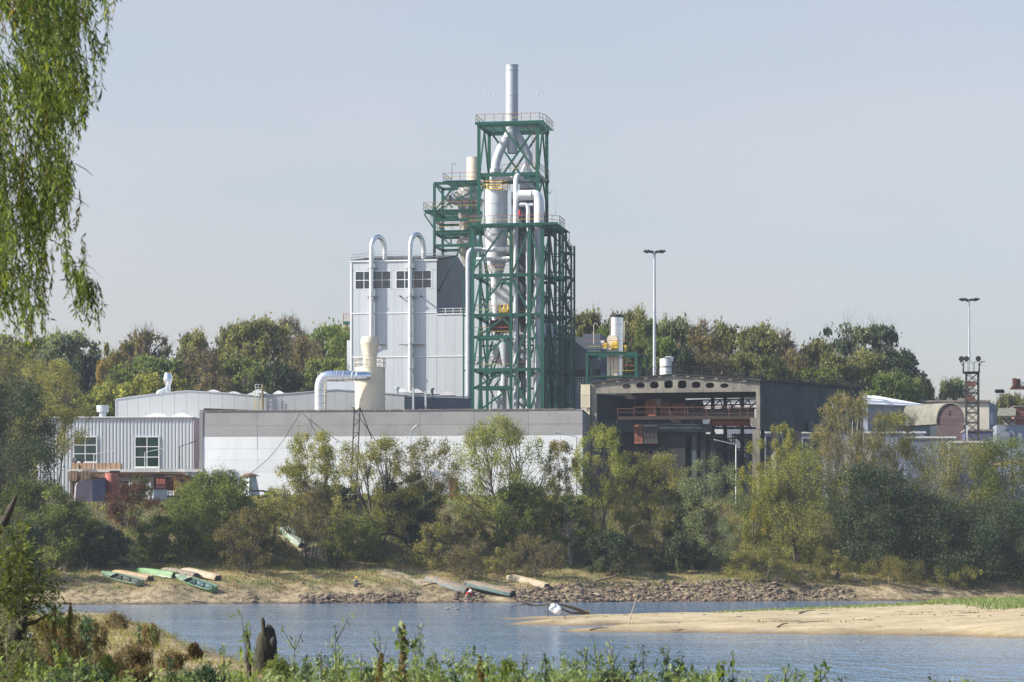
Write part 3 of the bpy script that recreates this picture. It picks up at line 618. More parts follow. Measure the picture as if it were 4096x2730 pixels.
# outer stair tower on the right
SV0, SV1 = 6.4, 9.2; UX0, UX1 = T.u(2240, SV0), T.u(2285, SV0)
for v in (SV0, SV1):
    bm(T.G(UX1, v, 0), T.G(UX1, v, T.w(2285, 985, v)), .26, 'column', 'dkgreen')
    bm(T.G(UX0, v, 0), T.G(UX0, v, T.w(2240, 915, v)), .26, 'column', 'dkgreen')
st = [T.w(2260, y, SV0) for y in (1640, 1566, 1484, 1420, 1351, 1308, 1265, 1188, 1107, 1010, 912)]
for i, w_ in enumerate(st):
    if i == 0: continue
    u1 = UX1 if i < 10 else UX0 + .5
    b = MB(); T.box(b, UX0 + .1, u1, SV0 - .1, SV1 + .1, w_ - .12, w_); T.box(b, UX0, u1 + .05, SV0 - .2, SV0 - .12, w_ - .32, w_ + .05); b.build('landing', 'green', tower)
for i, (a, c) in enumerate(zip(st[:-1], st[1:])):
    b = MB(); ua, ub = (UX1 - .1, UX0 + .15); vv = SV0 + .4
    if i == len(st) - 2: ub = UX0 - .2
    if i % 2 and i != len(st) - 2: ua, ub = ub, ua; vv = SV1 - 1
    pa, pb = T.G(ua, vv, a), T.G(ub, vv, c); dv = T.G(0, .8, 0) - T.G(0, 0, 0)
    b.beam(pa, pb, .08, .28); b.beam(pa + dv, pb + dv, .08, .28); n = max(4, int((c - a) / .24))
    for j in range(1, n): p = pa.lerp(pb, j / n); b.beam(p, p + dv, .26, .04)
    for z in (.55, 1.05): b.beam(pa + Vector((0, -.05, z)), pb + Vector((0, -.05, z)), .05)
    for j in range(0, n + 1, 3): p = pa.lerp(pb, j / n); b.beam(p + Vector((0, -.05, 0)), p + Vector((0, -.05, 1.05)), .05)
    b.build('stair_flight', 'dkgreen', tower)
    b = MB()
    if i < 9:
        for z in (.55, 1.05): b.beam(T.G(UX0 + .1, SV0 - .1, c + z), T.G(UX1, SV0 - .1, c + z), .05); b.beam(T.G(UX1, SV0 - .1, c + z), T.G(UX1, SV1, c + z), .05)
        for j in range(5): u_ = UX0 + .15 + (UX1 - UX0 - .2) * j / 4; b.beam(T.G(u_, SV0 - .1, c), T.G(u_, SV0 - .1, c + 1.05), .045)
        b.build('stair_railing', 'dkgreen', tower)
        if i % 2 == 0: bm(T.G(UX0 + .1, SV0, a + .3), T.G(UX1 - .1, SV0, c - .4), .12, 'brace', 'dkgreen')
for y in (1255, 1330):
    q = P2(1322, y - 550, 7); b = MB()
for x, y in ((1327, 150), (1325, 708)):
    q = P2(x, y, 6.5); b = MB(); b.tube([q, q + Vector((0, 0, 1.5)), q + Vector((-.15, 0, 1.75)), q + Vector((-.4, 0, 1.75)), q + Vector((-.5, 0, 1.35))], .04, 5); b.lathe([(.14, 0), (.05, .25)], q + Vector((-.5, 0, 1.15)), 8); b.build('deck_lamp', 'dark', tower)

# ---------------------------------------------------------------- tall pale building
B = Fr(1404, 408, 9, ZG)
bld = thing('factory_building', 'tall pale grey clad factory block behind the chrome arched pipes, beside the green tower', 'building', B.G(0, 0, 0))
wT = B.w(1404, 1047); ue = B.u(1747); ul = B.u(2150); wT2 = B.w(1747, 1257); vR = 17.0
ws = [B.w(1404, y) for y in (1430, 1255)]
b = MB(); B.box(b, .02, ue - .02, .12, 30, 0, wT); 
b.prism([B.G(.02, .12, wT), B.G(.02, vR, wT + 2.4), B.G(.02, 30, wT)], B.G(ue - .04, 0, 0) - B.G(0, 0, 0))
B.box(b, ue, ul, .12, 30, 0, wT2 - .05); b.build('wall_core', 'cladbk', bld)
b = MB(); B.box(b, ue - .015, ue + .05, .15, 29.9, 0, wT); b.prism([B.G(ue - .015, .15, wT), B.G(ue - .015, vR, wT + 2.38), B.G(ue - .015, 29.9, wT)], B.G(.065, 0, 0) - B.G(0, 0, 0)); b.build('shaded_end_wall', 'darkclad', bld)  # shade put into the colour: dark cladding on the pale block's sunless side
pw = 75 / 1.96 * 408 / F
def panels(name, fr, par, m, u0, u1, w0, w1, v=0, pw=1.3, gap=.02, t=.09, ax='u'):
    n = max(1, round((u1 - u0) / pw)); d = (u1 - u0) / n
    for i in range(n):
        b = MB()
        if ax == 'u': fr.box(b, u0 + d * i + gap / 2, u0 + d * (i + 1) - gap / 2, v, v + t, w0 + gap, w1 - gap)
        else: fr.box(b, v, v + t, u0 + d * i + gap / 2, u0 + d * (i + 1) - gap / 2, w0 + gap, w1 - gap)
        b.build(name, m, par)
wins = [(B.u(z3(430, 0)[0]), B.u(z3(715, 0)[0])), (B.u(z3(750, 0)[0]), B.u(z3(1033, 0)[0]))]
ww0, ww1 = B.w(1600, z3(0, 503)[1]), B.w(1600, z3(0, 358)[1])
panels('wall_panel', B, bld, 'clad', 0, ue, ws[1] + .1, ww0)
panels('wall_panel', B, bld, 'clad', 0, ue, ww1, wT - .1)
for a, c in ((0, wins[0][0]), (wins[0][1], wins[1][0]), (wins[1][1], ue)): panels('wall_panel', B, bld, 'clad', a, c, ww0, ww1, pw=2)
panels('wall_panel', B, bld, 'clad', 0, ue, ws[0] + .1, ws[1] - .1); panels('wall_panel', B, bld, 'clad', 0, ue, 0, ws[0] - .1)
panels('wall_panel', B, bld, 'clad', ue + .02, ul, ws[0] + .1, wT2 - .1); panels('wall_panel', B, bld, 'clad', ue + .02, ul, 0, ws[0] - .1)
for w_ in ws:
    b = MB(); B.box(b, 0, ul if w_ == ws[0] else ue, -.06, .1, w_ - .09, w_ + .09); b.build('trim_strip', 'trim', bld)
b = MB(); B.box(b, -.12, .12, -.08, 30, 0, wT - .05); b.build('corner_trim', 'trim', bld)
b = MB(); B.box(b, -.2, ue + .1, -.14, .16, wT - .09, wT + .1); b.build('eave_trim', 'trim', bld)
b = MB(); B.box(b, ue, ul, -.1, .1, wT2 - .1, wT2 + .05); b.build('terrace_trim', 'trim', bld)
b = MB(); B.box(b, ue + .06, ul, .2, 29, wT2 - .04, wT2 + .04); b.build('terrace_deck', 'dark', bld)
b = MB(); b.hexa([B.G(-.1, 0, wT + .08), B.G(ue + .1, 0, wT + .08), B.G(ue + .1, vR, wT + 2.46), B.G(-.1, vR, wT + 2.46), B.G(-.1, 0, wT + .2), B.G(ue + .1, 0, wT + .2), B.G(ue + .1, vR, wT + 2.6), B.G(-.1, vR, wT + 2.6)]); b.build('roof', 'dark', bld)
def window(fr, par, u0, u1, w0, w1, nc, nr, v=-.04, g='glass', fw=.1, fm='trim', name='window'):
    b = MB(); fr.box(b, u0, u1, v, v + .1, w0, w0 + fw); fr.box(b, u0, u1, v, v + .1, w1 - fw, w1); fr.box(b, u0, u0 + fw, v + .002, v + .1, w0 + fw, w1 - fw); fr.box(b, u1 - fw, u1, v + .002, v + .1, w0 + fw, w1 - fw)
    for i in range(1, nc): x = u0 + (u1 - u0) * i / nc; fr.box(b, x - fw * .4, x + fw * .4, v + .012, v + .1, w0 + fw, w1 - fw)
    for i in range(1, nr): z = w0 + (w1 - w0) * i / nr; fr.box(b, u0 + fw, u1 - fw, v + .02, v + .1, z - fw * .4, z + fw * .4)
    o = b.build(name, fm, par); 
    for i in range(nc):
        for j in range(nr):
            b = MB(); a = u0 + (u1 - u0) * i / nc + fw * .5; c = u0 + (u1 - u0) * (i + 1) / nc - fw * .5; d = w0 + (w1 - w0) * j / nr + fw * .5; e = w0 + (w1 - w0) * (j + 1) / nr - fw * .5
            fr.box(b, a, c, v + .055, v + .085, d, e); b.build('pane', g, o)
    return o
for a, c in wins: window(B, bld, a, c, ww0, ww1, 4, 2, fw=.11, v=-.03)
railing([B.G(0, .5, wT + .2), B.G(ue, .5, wT + .2)], bld, 'galv', 'galv', 'galv', h=.75, sp=1.6, r=.03)
railing([B.G(0, .5, wT + .2), B.G(0, vR, wT + 2.5), B.G(ue, vR, wT + 2.5), B.G(ue, .5, wT + .2)], bld, 'galv', 'galv', 'galv', h=.8, sp=2.0, r=.03)
railing([B.G(ue + .1, .3, wT2 + .05), B.G(B.u(1872), .3, wT2 + .05)], bld, 'trim', 'trim', 'trim', h=.75, sp=1.1)
q = B.P(1376, 1291, 1); b = MB(); b.box(q - Vector((.1, .6, .25)), q + Vector((.9, .6, .1))); b.build('side_balcony', 'green2', bld)
railing([q + Vector((-.05, .5, .1)), q + Vector((-.05, -.55, .1)), q + Vector((.85, -.55, .1))], bld, 'redrail', h=1.1, sp=.5)
b = MB(); q0 = B.P(1393, 1362, 3); b.box(q0 + Vector((-.2, 0, -8)), q0 + Vector((.25, 2, 0))); b.build('side_duct', 'clad', bld)
for x, y in ((880, 562), (950, 562), (788, 562)):
    q = B.P(*z3(x, y)); b = MB(); b.beam(q, q + Vector((-.05, -.9, 0)), .16); b.build('wall_bracket', 'dark', bld)
# two chrome arches
for nm, sxp, yb, top, lab in (('arched_pipe', 560, 890, 937, 'chrome arched pipe rising from the cream silo top to the roof'), ('arched_pipe', 864, 1310, 931, 'chrome arched pipe standing alone up the pale wall, nearer the green tower')):
    kx = B.P(*z3(sxp, 600), -.5); r = 18.5 / 1.96 * kx.y / F
    ax = [B.P(*z3(sxp, yb), -.5), B.P(*z3(sxp, 205), -.5)]
    wC = B.w(z3(sxp, 205)[0], z3(sxp, 205)[1], -.5)
    uL, uR_ = B.u(z3(sxp, 0)[0], -.5), B.u(z3(sxp + 103, 0)[0], 1.2) ; hR = B.w(1500, top, 0) - wC - r
    pts = list(ax) + [B.G(uL + (uR_ - uL) * .5 * (1 - math.cos(t)), -.5 + 1.9 * .5 * (1 - math.cos(t)), wC + hR * math.sin(t) ** .8) for t in [math.pi * i / 16 for i in range(1, 16)]] + [B.G(uR_, 1.4, wC), B.G(uR_, 1.4, wT + .1)]
    t_ = thing(nm, lab, 'pipe', ax[0], 'chrome arched pipes')
    b = MB(); b.tube(pts, r, 22); b.build('pipe_run', 'chrome', t_)
    b = MB()
    for y in (338, 562, 935, 1130):
        if y < yb: q = B.P(*z3(sxp, y), -.5); b.tube([q - Vector((0, 0, .06)), q + Vector((0, 0, .06))], r + .08, 20); 
    for z in range(1, 12): q = pts[0] + Vector((0, 0, z * 2.0)); b.tube([q - Vector((0, 0, .02)), q + Vector((0, 0, .02))], r + .012, 20) if q.z < pts[1].z else None
    b.build('pipe_clamp', 'galv', t_)
    for y, wd in ((338, .5), (562, .6), (935, 1.6)):
        if y < yb + 60: q = B.P(*z3(sxp, y), -.5); b = MB(); b.beam(q + Vector((-wd, .1, -.1)), q + Vector((wd + .4, .1, -.1)), .12); b.beam(q + Vector((.5, .1, -.1)), q + Vector((.7, .55, -.1)), .1); b.beam(q + Vector((-.4, .1, -.1)), q + Vector((-.5, .55, -.1)), .1); b.build('wall_bracket', 'wood', t_)

# ---------------------------------------------------------------- cream silo and its big pipe
S = Fr(1480, 362, 0, ZG); k = 362 / F
silo = thing('cream_silo', 'fat cream painted silo with a bulbous cowl and railing on top', 'silo', S.G(0, 0, 0))
def lz(prof, sx, fr, y, par, name, m, n=36):
    x = wx(sx, y); b = MB(); b.lathe([(r_ * y / F, wz(sy, y)) for sy, r_ in prof], (x, y, 0), n); return b.build(name, m, par)
lz([(1980, 60.5), (1472, 60.5)], 1480, S, 362, silo, 'silo_body', 'cream')
for sy in (1473, 1530, 1598): lz([(sy + 1.6, 61.6), (sy - 1.6, 61.6)], 1480, S, 362, silo, 'ring_band', 'cream')
lz([(1472, 26), (1422, 26.5)], 1480, S, 362, silo, 'neck', 'cream'); lz([(1423, 27.5), (1374, 38.5), (1373, 38.8), (1349, 33)], 1480, S, 362, silo, 'cowl', 'cream')
lz([(1424, 29), (1420, 29)], 1480, S, 362, silo, 'ring_band', 'cream')
pts = [S.G(1.95 * math.cos(a), 1.95 * math.sin(a), S.w(1480, 1472)) for a in [i * math.pi / 7 for i in range(15)]]
railing(pts, silo, 'cream', 'cream', 'cream', h=1.2, sp=.8, r=.04)
b = MB(); q = S.P(1470, 1472, -1.7); b.beam(q, q + Vector((0, 0, 1.15)), .5, .06); b.build('rail_gate', 'cream', silo)
yy = 359; kk = yy / F; rp = 21.5 * kk
bp_ = thing('big_elbow_pipe', 'fat chrome elbow pipe running from the roof into the cream silo', 'pipe', (wx(1278, yy), yy, ZG))
def PX(x, y, D): sx, sy = z3(x, y); return Vector((wx(sx, D), D, wz(sy, D)))
pts = [PX(155, 1640, yy), PX(155, 1290, yy), PX(157, 1255, yy), PX(166, 1222, yy), PX(184, 1200, yy), PX(210, 1188, yy), PX(250, 1185, yy), PX(500, 1188, yy + .2), PX(540, 1190, yy + 2)]
b = MB(); b.tube(pts, rp, 28); b.build('pipe_run', 'chrome', bp_)
b = MB(); 
for x in (290, 340, 412, 448): q = PX(x, 1187, yy); b.tube([q - Vector((.035, 0, 0)), q + Vector((.035, 0, 0))], rp + .03, 28)
for y in (1300, 1345, 1400): q = PX(155, y, yy); b.tube([q - Vector((0, 0, .03)), q + Vector((0, 0, .03))], rp + .03, 28)
b.build('pipe_band', 'galv', bp_)
b = MB(); q = PX(203, 1250, yy + .9); b.beam(Vector((q.x, q.y, ZG)), q, .16); b.build('support_post', 'cream', bp_)
b = MB(); q = PX(140, 1158, yy + 1.5)
for dx in (0, .55): b.beam(q + Vector((dx, 0, 0)), q + Vector((dx, 0, -1)), .06)
b.beam(q, q + Vector((.6, 0, 0)), .06); b.build('small_guard', 'creamwall', bp_)

# ---------------------------------------------------------------- long grey hall behind
H = Fr(464, 375, 3, ZG)
hall = thing('long_hall', 'long low grey clad hall with a wavy roofline between the trees and the tower', 'building', H.G(0, 0, 0))
roofpts = [(464, 1599), (600, 1581), (747, 1566), (890, 1574), (1032, 1586), (1180, 1575), (1340, 1561), (1480, 1571), (1618, 1582)]
q = [(H.u(sx), H.w(sx, sy)) for sx, sy in roofpts]
for (ua, wa), (ub, wb) in zip(q[:-1], q[1:]):
    n = 3; 
    for i in range(n):
        t0, t1 = i / n, (i + 1) / n; a0, a1 = ua + (ub - ua) * t0 + .012, ua + (ub - ua) * t1 - .012; h0, h1 = wa + (wb - wa) * t0, wa + (wb - wa) * t1
        b = MB(); b.hexa([H.G(a0, 0, 0), H.G(a1, 0, 0), H.G(a1, .1, 0), H.G(a0, .1, 0), H.G(a0, 0, h0), H.G(a1, 0, h1), H.G(a1, .1, h1), H.G(a0, .1, h0)]); b.build('wall_panel', 'hall', hall)
    b = MB(); b.hexa([H.G(ua, .11, 0), H.G(ub, .11, 0), H.G(ub, 16, 0), H.G(ua, 16, 0), H.G(ua, .11, wa - .05), H.G(ub, .11, wb - .05), H.G(ub, 16, wb - .05), H.G(ua, 16, wa - .05)]); b.build('bay_core', 'hall', hall)
    b = MB(); b.hexa([H.G(ua, -.08, wa), H.G(ub, -.08, wb), H.G(ub, 16, wb), H.G(ua, 16, wa), H.G(ua, -.08, wa + .14), H.G(ub, -.08, wb + .14), H.G(ub, 16, wb + .14), H.G(ua, 16, wa + .14)]); b.build('roof_edge', 'galv', hall)
b = MB(); H.box(b, -.1, .08, -.05, 16, 0, q[0][1]); b.build('corner_trim', 'galv', hall)
uc = q[-1][0]; H2 = Fr(1619, H.G(uc, 0, 0).y, -28, ZG); ue2 = H2.u(1885)
panels('side_panel', H2, hall, 'darkclad', 0, ue2, 0, H2.w(1619, 1582) - .1, pw=1.1)  # this side's shade is painted in with the darker cladding
b = MB(); H2.box(b, 0, ue2, -.05, .12, H2.w(1619, 1584), H2.w(1619, 1579)); b.build('roof_edge', 'galv', hall)
for x in (z3(888, 0)[0], z3(985, 0)[0]):
    q0 = H2.P(x, 1552 if x < 1680 else 1566, -.5); b = MB(); b.beam(Vector((q0.x, q0.y, ZG)), q0, .26); b.build('downpipe', 'galv', hall)
for x0, x1, y in ((1010, 1075, 1565), (1095, 1150, 1570), (825, 900, 1566), (900, 985, 1573), (985, 1060, 1577), (1585, 1640, 1560), (1640, 1700, 1562), (1700, 1760, 1566), (1760, 1825, 1572)):
    fr = H; v = 6 if x0 < 1500 else 12; a, c = fr.u(x0 + 0, v), fr.u(x1, v); w_ = fr.w(x0, y + 14, v); pts = []
    b = MB()
    pl = [fr.G(a + (c - a) * t, v - 2, w_ + .55 * math.sin(math.pi * t)) for t in [i / 8 for i in range(9)]]
    b.prism(pl, fr.G(0, 3, 0) - fr.G(0, 0, 0)); b.build('arched_skylight', 'roofw', hall)
for x, y0, y1 in ((z3(1035, 0)[0], 1553, 1590), (z3(762, 0)[0], 1549, 1575)):
    q0 = H.P(x, y0, 5); b = MB(); b.lathe([(.2, -1.4), (.2, -.3), (.3, -.3), (.3, 0)], q0, 14); b.build('roof_vent', 'galv', hall)
b = MB(); H.box(b, H.u(1305, 8), H.u(1420, 8), 8, 12, H.w(1305, 1620, 8), H.w(1305, 1527, 8)); b.build('rooftop_unit', 'clad', hall)
# chrome cowl, round ventilator, yellow caged ladder
y_ = 378; x_ = wx(672, y_); k = y_ / F
vt = thing('chrome_vent', 'shiny bulb shaped chrome vent with a side elbow on the long hall roof', 'roof vent', (x_, y_, wz(1578, y_)))
b = MB(); b.lathe([(10.5 * k, wz(1585, y_)), (11 * k, wz(1545, y_)), (12 * k, wz(1540, y_)), (19.5 * k, wz(1518, y_)), (19 * k, wz(1515, y_)), (12.5 * k, wz(1494, y_))], (x_, y_, 0), 24); b.build('cowl', 'chrome', vt)
b = MB(); q0 = Vector((x_, y_ - .1, wz(1555, y_))); b.tube([q0, q0 + Vector((-.8, 0, -.35)), q0 + Vector((-1.15, 0, -.45)), q0 + Vector((-1.35, 0, -.9))], .3, 14); b.build('side_elbow', 'chrome', vt)
y_ = 362; x_ = wx(411, y_); k = y_ / F
vt = thing('round_ventilator', 'squat round grey roof ventilator on the ribbed metal building', 'roof vent', (x_, y_, wz(1668, y_)))
b = MB(); b.lathe([(14 * k, wz(1690, y_)), (14 * k, wz(1650, y_))], (x_, y_, 0), 22); b.build('neck', 'galv', vt)
b = MB(); b.lathe([(25 * k, wz(1649, y_)), (25 * k, wz(1623, y_))], (x_, y_, 0), 26); b.build('drum', 'galv', vt)
q0, q1 = H.P(1035, 1645, -.4), H.P(1035, 1540, -.4)
lad = thing('caged_ladder', 'yellow ladder with a grey safety cage up the long hall wall', 'ladder', q0)
b = MB(); ladder(b, q0, q1, .9, step=.5, r=.07); b.build('rungs', 'yelrail', lad)
b = MB()
for z in range(6):
    p = q0.lerp(q1, .45 + z * .11); b.tube([p + Vector((.5 * math.cos(t), -.55 * math.sin(t), 0)) for t in [math.pi * i / 8 for i in range(9)]], .035, 4, smooth=False)
for t in (.2, .5, .8): 
    d = Vector((.5 * math.cos(math.pi * t), -.55 * math.sin(math.pi * t), 0)); b.beam(q0.lerp(q1, .45) + d, q1 + d, .045)
b.build('safety_cage', 'galv', lad)
b = MB(); q2 = H.P(1052, 1540, -.4); b.beam(q2, q2 - Vector((0, 0, 3.4)), .12); b.build('side_post', 'dark', lad)

# ---------------------------------------------------------------- ribbed metal building (left)
K = Fr(150, 352, 2, ZG)
rib = thing('ribbed_metal_building', 'low ribbed pale metal building with two tall dark windows', 'building', K.G(0, 0, 0))
u1 = K.u(773); wt = K.w(600, 1671); wb = 0
b = MB(); K.box(b, 0, u1, .13, 24, 0, wt - .03); b.build('wall_core', 'clad', rib)
b = MB(); K.box(b, -.1, u1 + .1, -.15, 24, wt, wt + .12); b.build('roof_edge', 'trim', rib)
W_ = [(K.u(293), K.u(389), K.w(340, 1851), K.w(340, 1746)), (K.u(538), K.u(638), K.w(590, 1871), K.w(590, 1746))]
n = int(u1 / .43); d = u1 / n; ribme = {}
for i in range(n):
    ua = d * i; ub = ua + d
    segs = [(0.0, wt)]
    for (a, c, w0, w1) in W_:
        if ub > a and ua < c: segs = [(0, w0), (w1, wt)]
    for s0, s1 in segs:
        b = MB(); z0, z1_ = s0 + .002, s1 - .004
        b.prism([K.G(ua + .02, .12, z0), K.G(ua + .10, .05, z0), K.G(ub - .14, .05, z0), K.G(ub - .06, .12, z0)], Vector((0, 0, z1_ - z0))); b.build('sheet_rib', 'clad', rib)
for (a, c, w0, w1) in W_:
    window(K, rib, a, c, w0, w1, 2, 3, v=-.05, g='tealglass', fw=.13)
    b = MB(); K.box(b, a - .05, c + .05, -.16, .0, w0 - .16, w0 - .01); b.build('window_sill', 'trim', rib)
K2 = Fr(774, 352 - .8, -55, ZG); b = MB(); K2.box(b, .05, K2.u(810), 0, .1, 0, K2.w(774, 1672)); b.build('end_wall', 'mauve', rib)  # pale building's end wall coloured purple to stand in for its shade
K2_ = K2.u(797); window(K2, rib, K2.u(794), K2.u(808), K2.w(794, 1878), K2.w(794, 1848), 1, 1, v=-.12, fw=.12)
for x0, x1 in ((585, 690), (690, 780)):
    v = 8; a, c = K.u(x0, v), K.u(x1, v); w_ = K.w(x0, 1673, v); b = MB()
    b.prism([K.G(a + (c - a) * t, v - 2, w_ + .5 * math.sin(math.pi * t)) for t in [i / 8 for i in range(9)]], K.G(0, 3, 0) - K.G(0, 0, 0)); b.build('arched_skylight', 'roofw', rib)

# ---------------------------------------------------------------- white and grey concrete wall building
C = Fr(812, 342, 5.5, ZG - .25)
cw = thing('concrete_wall_building', 'long windowless concrete building, grey band above whitewashed wall', 'building', C.G(0, 0, 0))
cols_ = [812 + 217 * i for i in range(8)]; cols_[-1] = 2330
rows_ = [1968, 1890, 1842, 1797, 1748.5, 1704, 1650]
rowu = [C.w(812, r_) for r_ in rows_]; rowu[0] = 0
for i in range(7):
    ua, ub = C.u(cols_[i]), C.u(cols_[i + 1])
    for j in range(6):
        b = MB(); dw = rnd.uniform(-.012, .012)
        C.box(b, ua + .012, ub - .012, dw, .14, rowu[j] + .008, rowu[j + 1] - .008 + (rnd.uniform(-.04, .08) if j == 5 else 0)); b.build('wall_panel', 'concw' if j < 4 else 'conc', cw)
ul_ = C.u(2330); wtp = rowu[-1]
b = MB(); C.box(b, .05, ul_ - .05, .15, 18, 0, wtp - .1); b.build('wall_core', 'mortar', cw)
b = MB(); C.box(b, -.1, ul_, -.05, 18, wtp + .01, wtp + .11); b.build('roof_slab', 'conc', cw)
for i in range(26):
    a = .3 + i * 1.72; b = MB(); C.box(b, a, a + 1.5 + rnd.uniform(0, .18), -.09, .5, wtp + .115, wtp + .19 + rnd.uniform(0, .05)); b.build('coping_stone', 'oldconc', cw)
b = MB(); b.hexa([C.G(-.3, 2, wtp + .1), C.G(C.u(1150), 2, wtp + .1), C.G(C.u(1150), 17, wtp + .1), C.G(-.3, 17, wtp + .1), C.G(-.3, 2, wtp + .62), C.G(C.u(1150), 2, wtp + .14), C.G(C.u(1150), 17, wtp + .14), C.G(-.3, 17, wtp + .62)]); b.build('tar_roof', 'black', cw)
b = MB()
for j in range(34):
    z = .05 + j * (wtp + .1) / 34; b.box(C.G(-.42, -.12, z) , C.G(-.03, .2, z + (wtp + .1) / 34 - .035))
b.build('brick_pier', 'conc', cw)
b = MB(); C.box(b, -.40, -.05, -.08, 18, 0, wtp + .3); b.build('brick_pier_core', 'mortar', cw)
q = C.P(z5(1567, 1060)[0], z5(1567, 1060)[1], -.2); b = MB(); b.box(q - Vector((.15, .1, .2)), q + Vector((.15, .1, .2))); b.build('wall_box', 'dark', cw)
b = MB(); a = C.P(z5(2140, 538)[0], z5(2140, 538)[1], -.3); c = C.P(z5(1720, 1055)[0], z5(1720, 1055)[1], -6)
b.tube([a.lerp(c, t) - Vector((0, 0, .9 * math.sin(math.pi * t))) for t in [i / 14 for i in range(15)]], .035, 4, smooth=False); b.build('sagging_cable', 'dark', cw)
b = MB(); a = C.P(z5(2160, 545)[0], z5(2160, 545)[1], -.3); c = C.P(1400, 1790, -2); b.tube([a.lerp(c, t) - Vector((0, 0, .3 * math.sin(math.pi * t))) for t in [i / 8 for i in range(9)]], .03, 4, smooth=False); b.build('sagging_cable', 'dark', cw)
# leaning lattice mast in front of it
q = Vector((wx(1420, 330), 330, gz(wx(1420, 330), 330)))
ms = thing('lattice_mast', 'thin leaning ladder-like steel mast in front of the whitewashed wall', 'mast', q)
a0, a1 = C.P(1402, 1850, -3), C.P(1418, 1630, -3); c0_, c1 = C.P(1425, 1850, -3.2), C.P(1440, 1630, -3.2)
a0 = Vector((a0.x, a0.y, gz(a0.x, a0.y))); c0_ = Vector((c0_.x, c0_.y, gz(c0_.x, c0_.y)))
for p, q_ in ((a0, a1), (c0_, c1)): b = MB(); b.beam(p, q_, .13); b.build('leg', 'dark', ms)
b = MB()
for i in range(14): b.beam(a0.lerp(a1, i / 14), c0_.lerp(c1, (i + (i % 2)) / 14), .07); 
b.beam(a1 - Vector((.2, 0, 0)), C.P(1500, 1760, -2), .06); b.beam(c1, C.P(1488, 1758, -1.5), .08); b.beam(a1 + Vector((-.5, 0, .2)), a1 + Vector((.2, 0, -.4)), .05); b.build('bracing', 'dark', ms)

# ---------------------------------------------------------------- derelict hall (right)
E = Fr(2366, 349, 11, ZG - .3)
dh = thing('derelict_hall', 'derelict open ended hall with an arched concrete truss and dark sheeting on its side', 'building', E.G(0, 0, 0))
def P4(x, y, v=0): return E.P(*z4(x, y), v)
def u4(x, v=0): return E.u(z4(x, 0)[0], v)
def w4(x, y, v=0): return E.w(*z4(x, y), v)
uL, uR2 = u4(298), u4(1520)
# truss fascia with octagonal holes: built of strips round the openings
def topw(x): return np.interp(x, [298, 500, 700, 905, 1100, 1300, 1520], [w4(298, 700), w4(500, 678), w4(700, 655), w4(905, 637), w4(1100, 650), w4(1300, 664), w4(1520, 686)])
holes = [(555, 718, 31), (655, 712, 39), (755, 708, 47), (858, 703, 57), (957, 703, 57), (1058, 706, 47), (1158, 710, 38), (1262, 712, 31)]
wbot = w4(900, 762)
b = MB()
edges = [298]
for hx, hy, hh in holes: edges += [hx - 31, hx + 31]
edges.append(1520)
th = .35
def strip(xa, xb, fa, fb):    # between lower curve fa and upper curve fb
    b.hexa([E.G(u4(xa), 0, fa(xa)), E.G(u4(xb), 0, fa(xb)), E.G(u4(xb), th, fa(xb)), E.G(u4(xa), th, fa(xa)), E.G(u4(xa), 0, fb(xa)), E.G(u4(xb), 0, fb(xb)), E.G(u4(xb), th, fb(xb)), E.G(u4(xa), th, fb(xa))])
for i in range(0, len(edges), 2):
    xs_ = np.linspace(edges[i], edges[i + 1], 2 + (edges[i + 1] - edges[i] > 100) * 2)
    for xa, xb in zip(xs_[:-1], xs_[1:]): strip(xa, xb, lambda x: wbot, topw)
for hx, hy, hh in holes:
    for xa, xb in ((hx - 31, hx - 17), (hx - 17, hx + 17), (hx + 17, hx + 31)):
        def lo_(x, hx=hx, hy=hy, hh=hh): return w4(hx, hy + hh / 2 - max(0, abs(x - hx) - 17) * .8)
        def hi_(x, hx=hx, hy=hy, hh=hh): return w4(hx, hy - hh / 2 + max(0, abs(x - hx) - 17) * .8)
        strip(xa, xb, lambda x: wbot, lo_); strip(xa, xb, hi_, topw)
b.build('arched_truss', 'oldconc', dh)
SD = Vector((14.7, 15, 0)).normalized(); Lside = 20.5
rdir = SD * Lside
b = MB(); pl = [P4(x, 0, -.3) for x in (285, 500, 700, 905, 1100, 1300, 1526)]
pl = [Vector((p.x, p.y, E.zg + topw(x) + .05)) for p, x in zip(pl, (298, 500, 700, 905, 1100, 1300, 1520))]
for p, q_ in zip(pl[:-1], pl[1:]):
    up = Vector((0, 0, .16)); e = rdir * .99; b.hexa([p, q_, q_ + e - Vector((0, 0, .0)), p + e, p + up, q_ + up, q_ + e + up, p + e + up])
b.build('roof_sheet', 'black', dh)
for x in np.linspace(392, 1412, 11):
    q = E.G(u4(x), -.22, float(topw(x))); b = MB(); b.prism([q + Vector((-.32, 0, .02)), q + Vector((-.16, 0, -.16)), q + Vector((.16, 0, -.16)), q + Vector((.32, 0, .02))], (.1, .6, 0)); b.build('purlin_end', 'buff', dh)
# concrete columns
b = MB(); E.box(b, uL, u4(338), .05, .6, 0, wbot - .01); b.build('column', 'oldconc', dh)
b = MB(); E.box(b, u4(1492), uR2 + .02, -.05, .55, w4(1500, 1030), w4(1500, 750)); E.box(b, u4(1466), uR2 - .04, -.02, .6, 0, w4(1500, 1032)); E.box(b, u4(1452), u4(1500), -.03, .5, w4(1460, 1000), w4(1460, 945)); b.build('column', 'oldconc', dh)
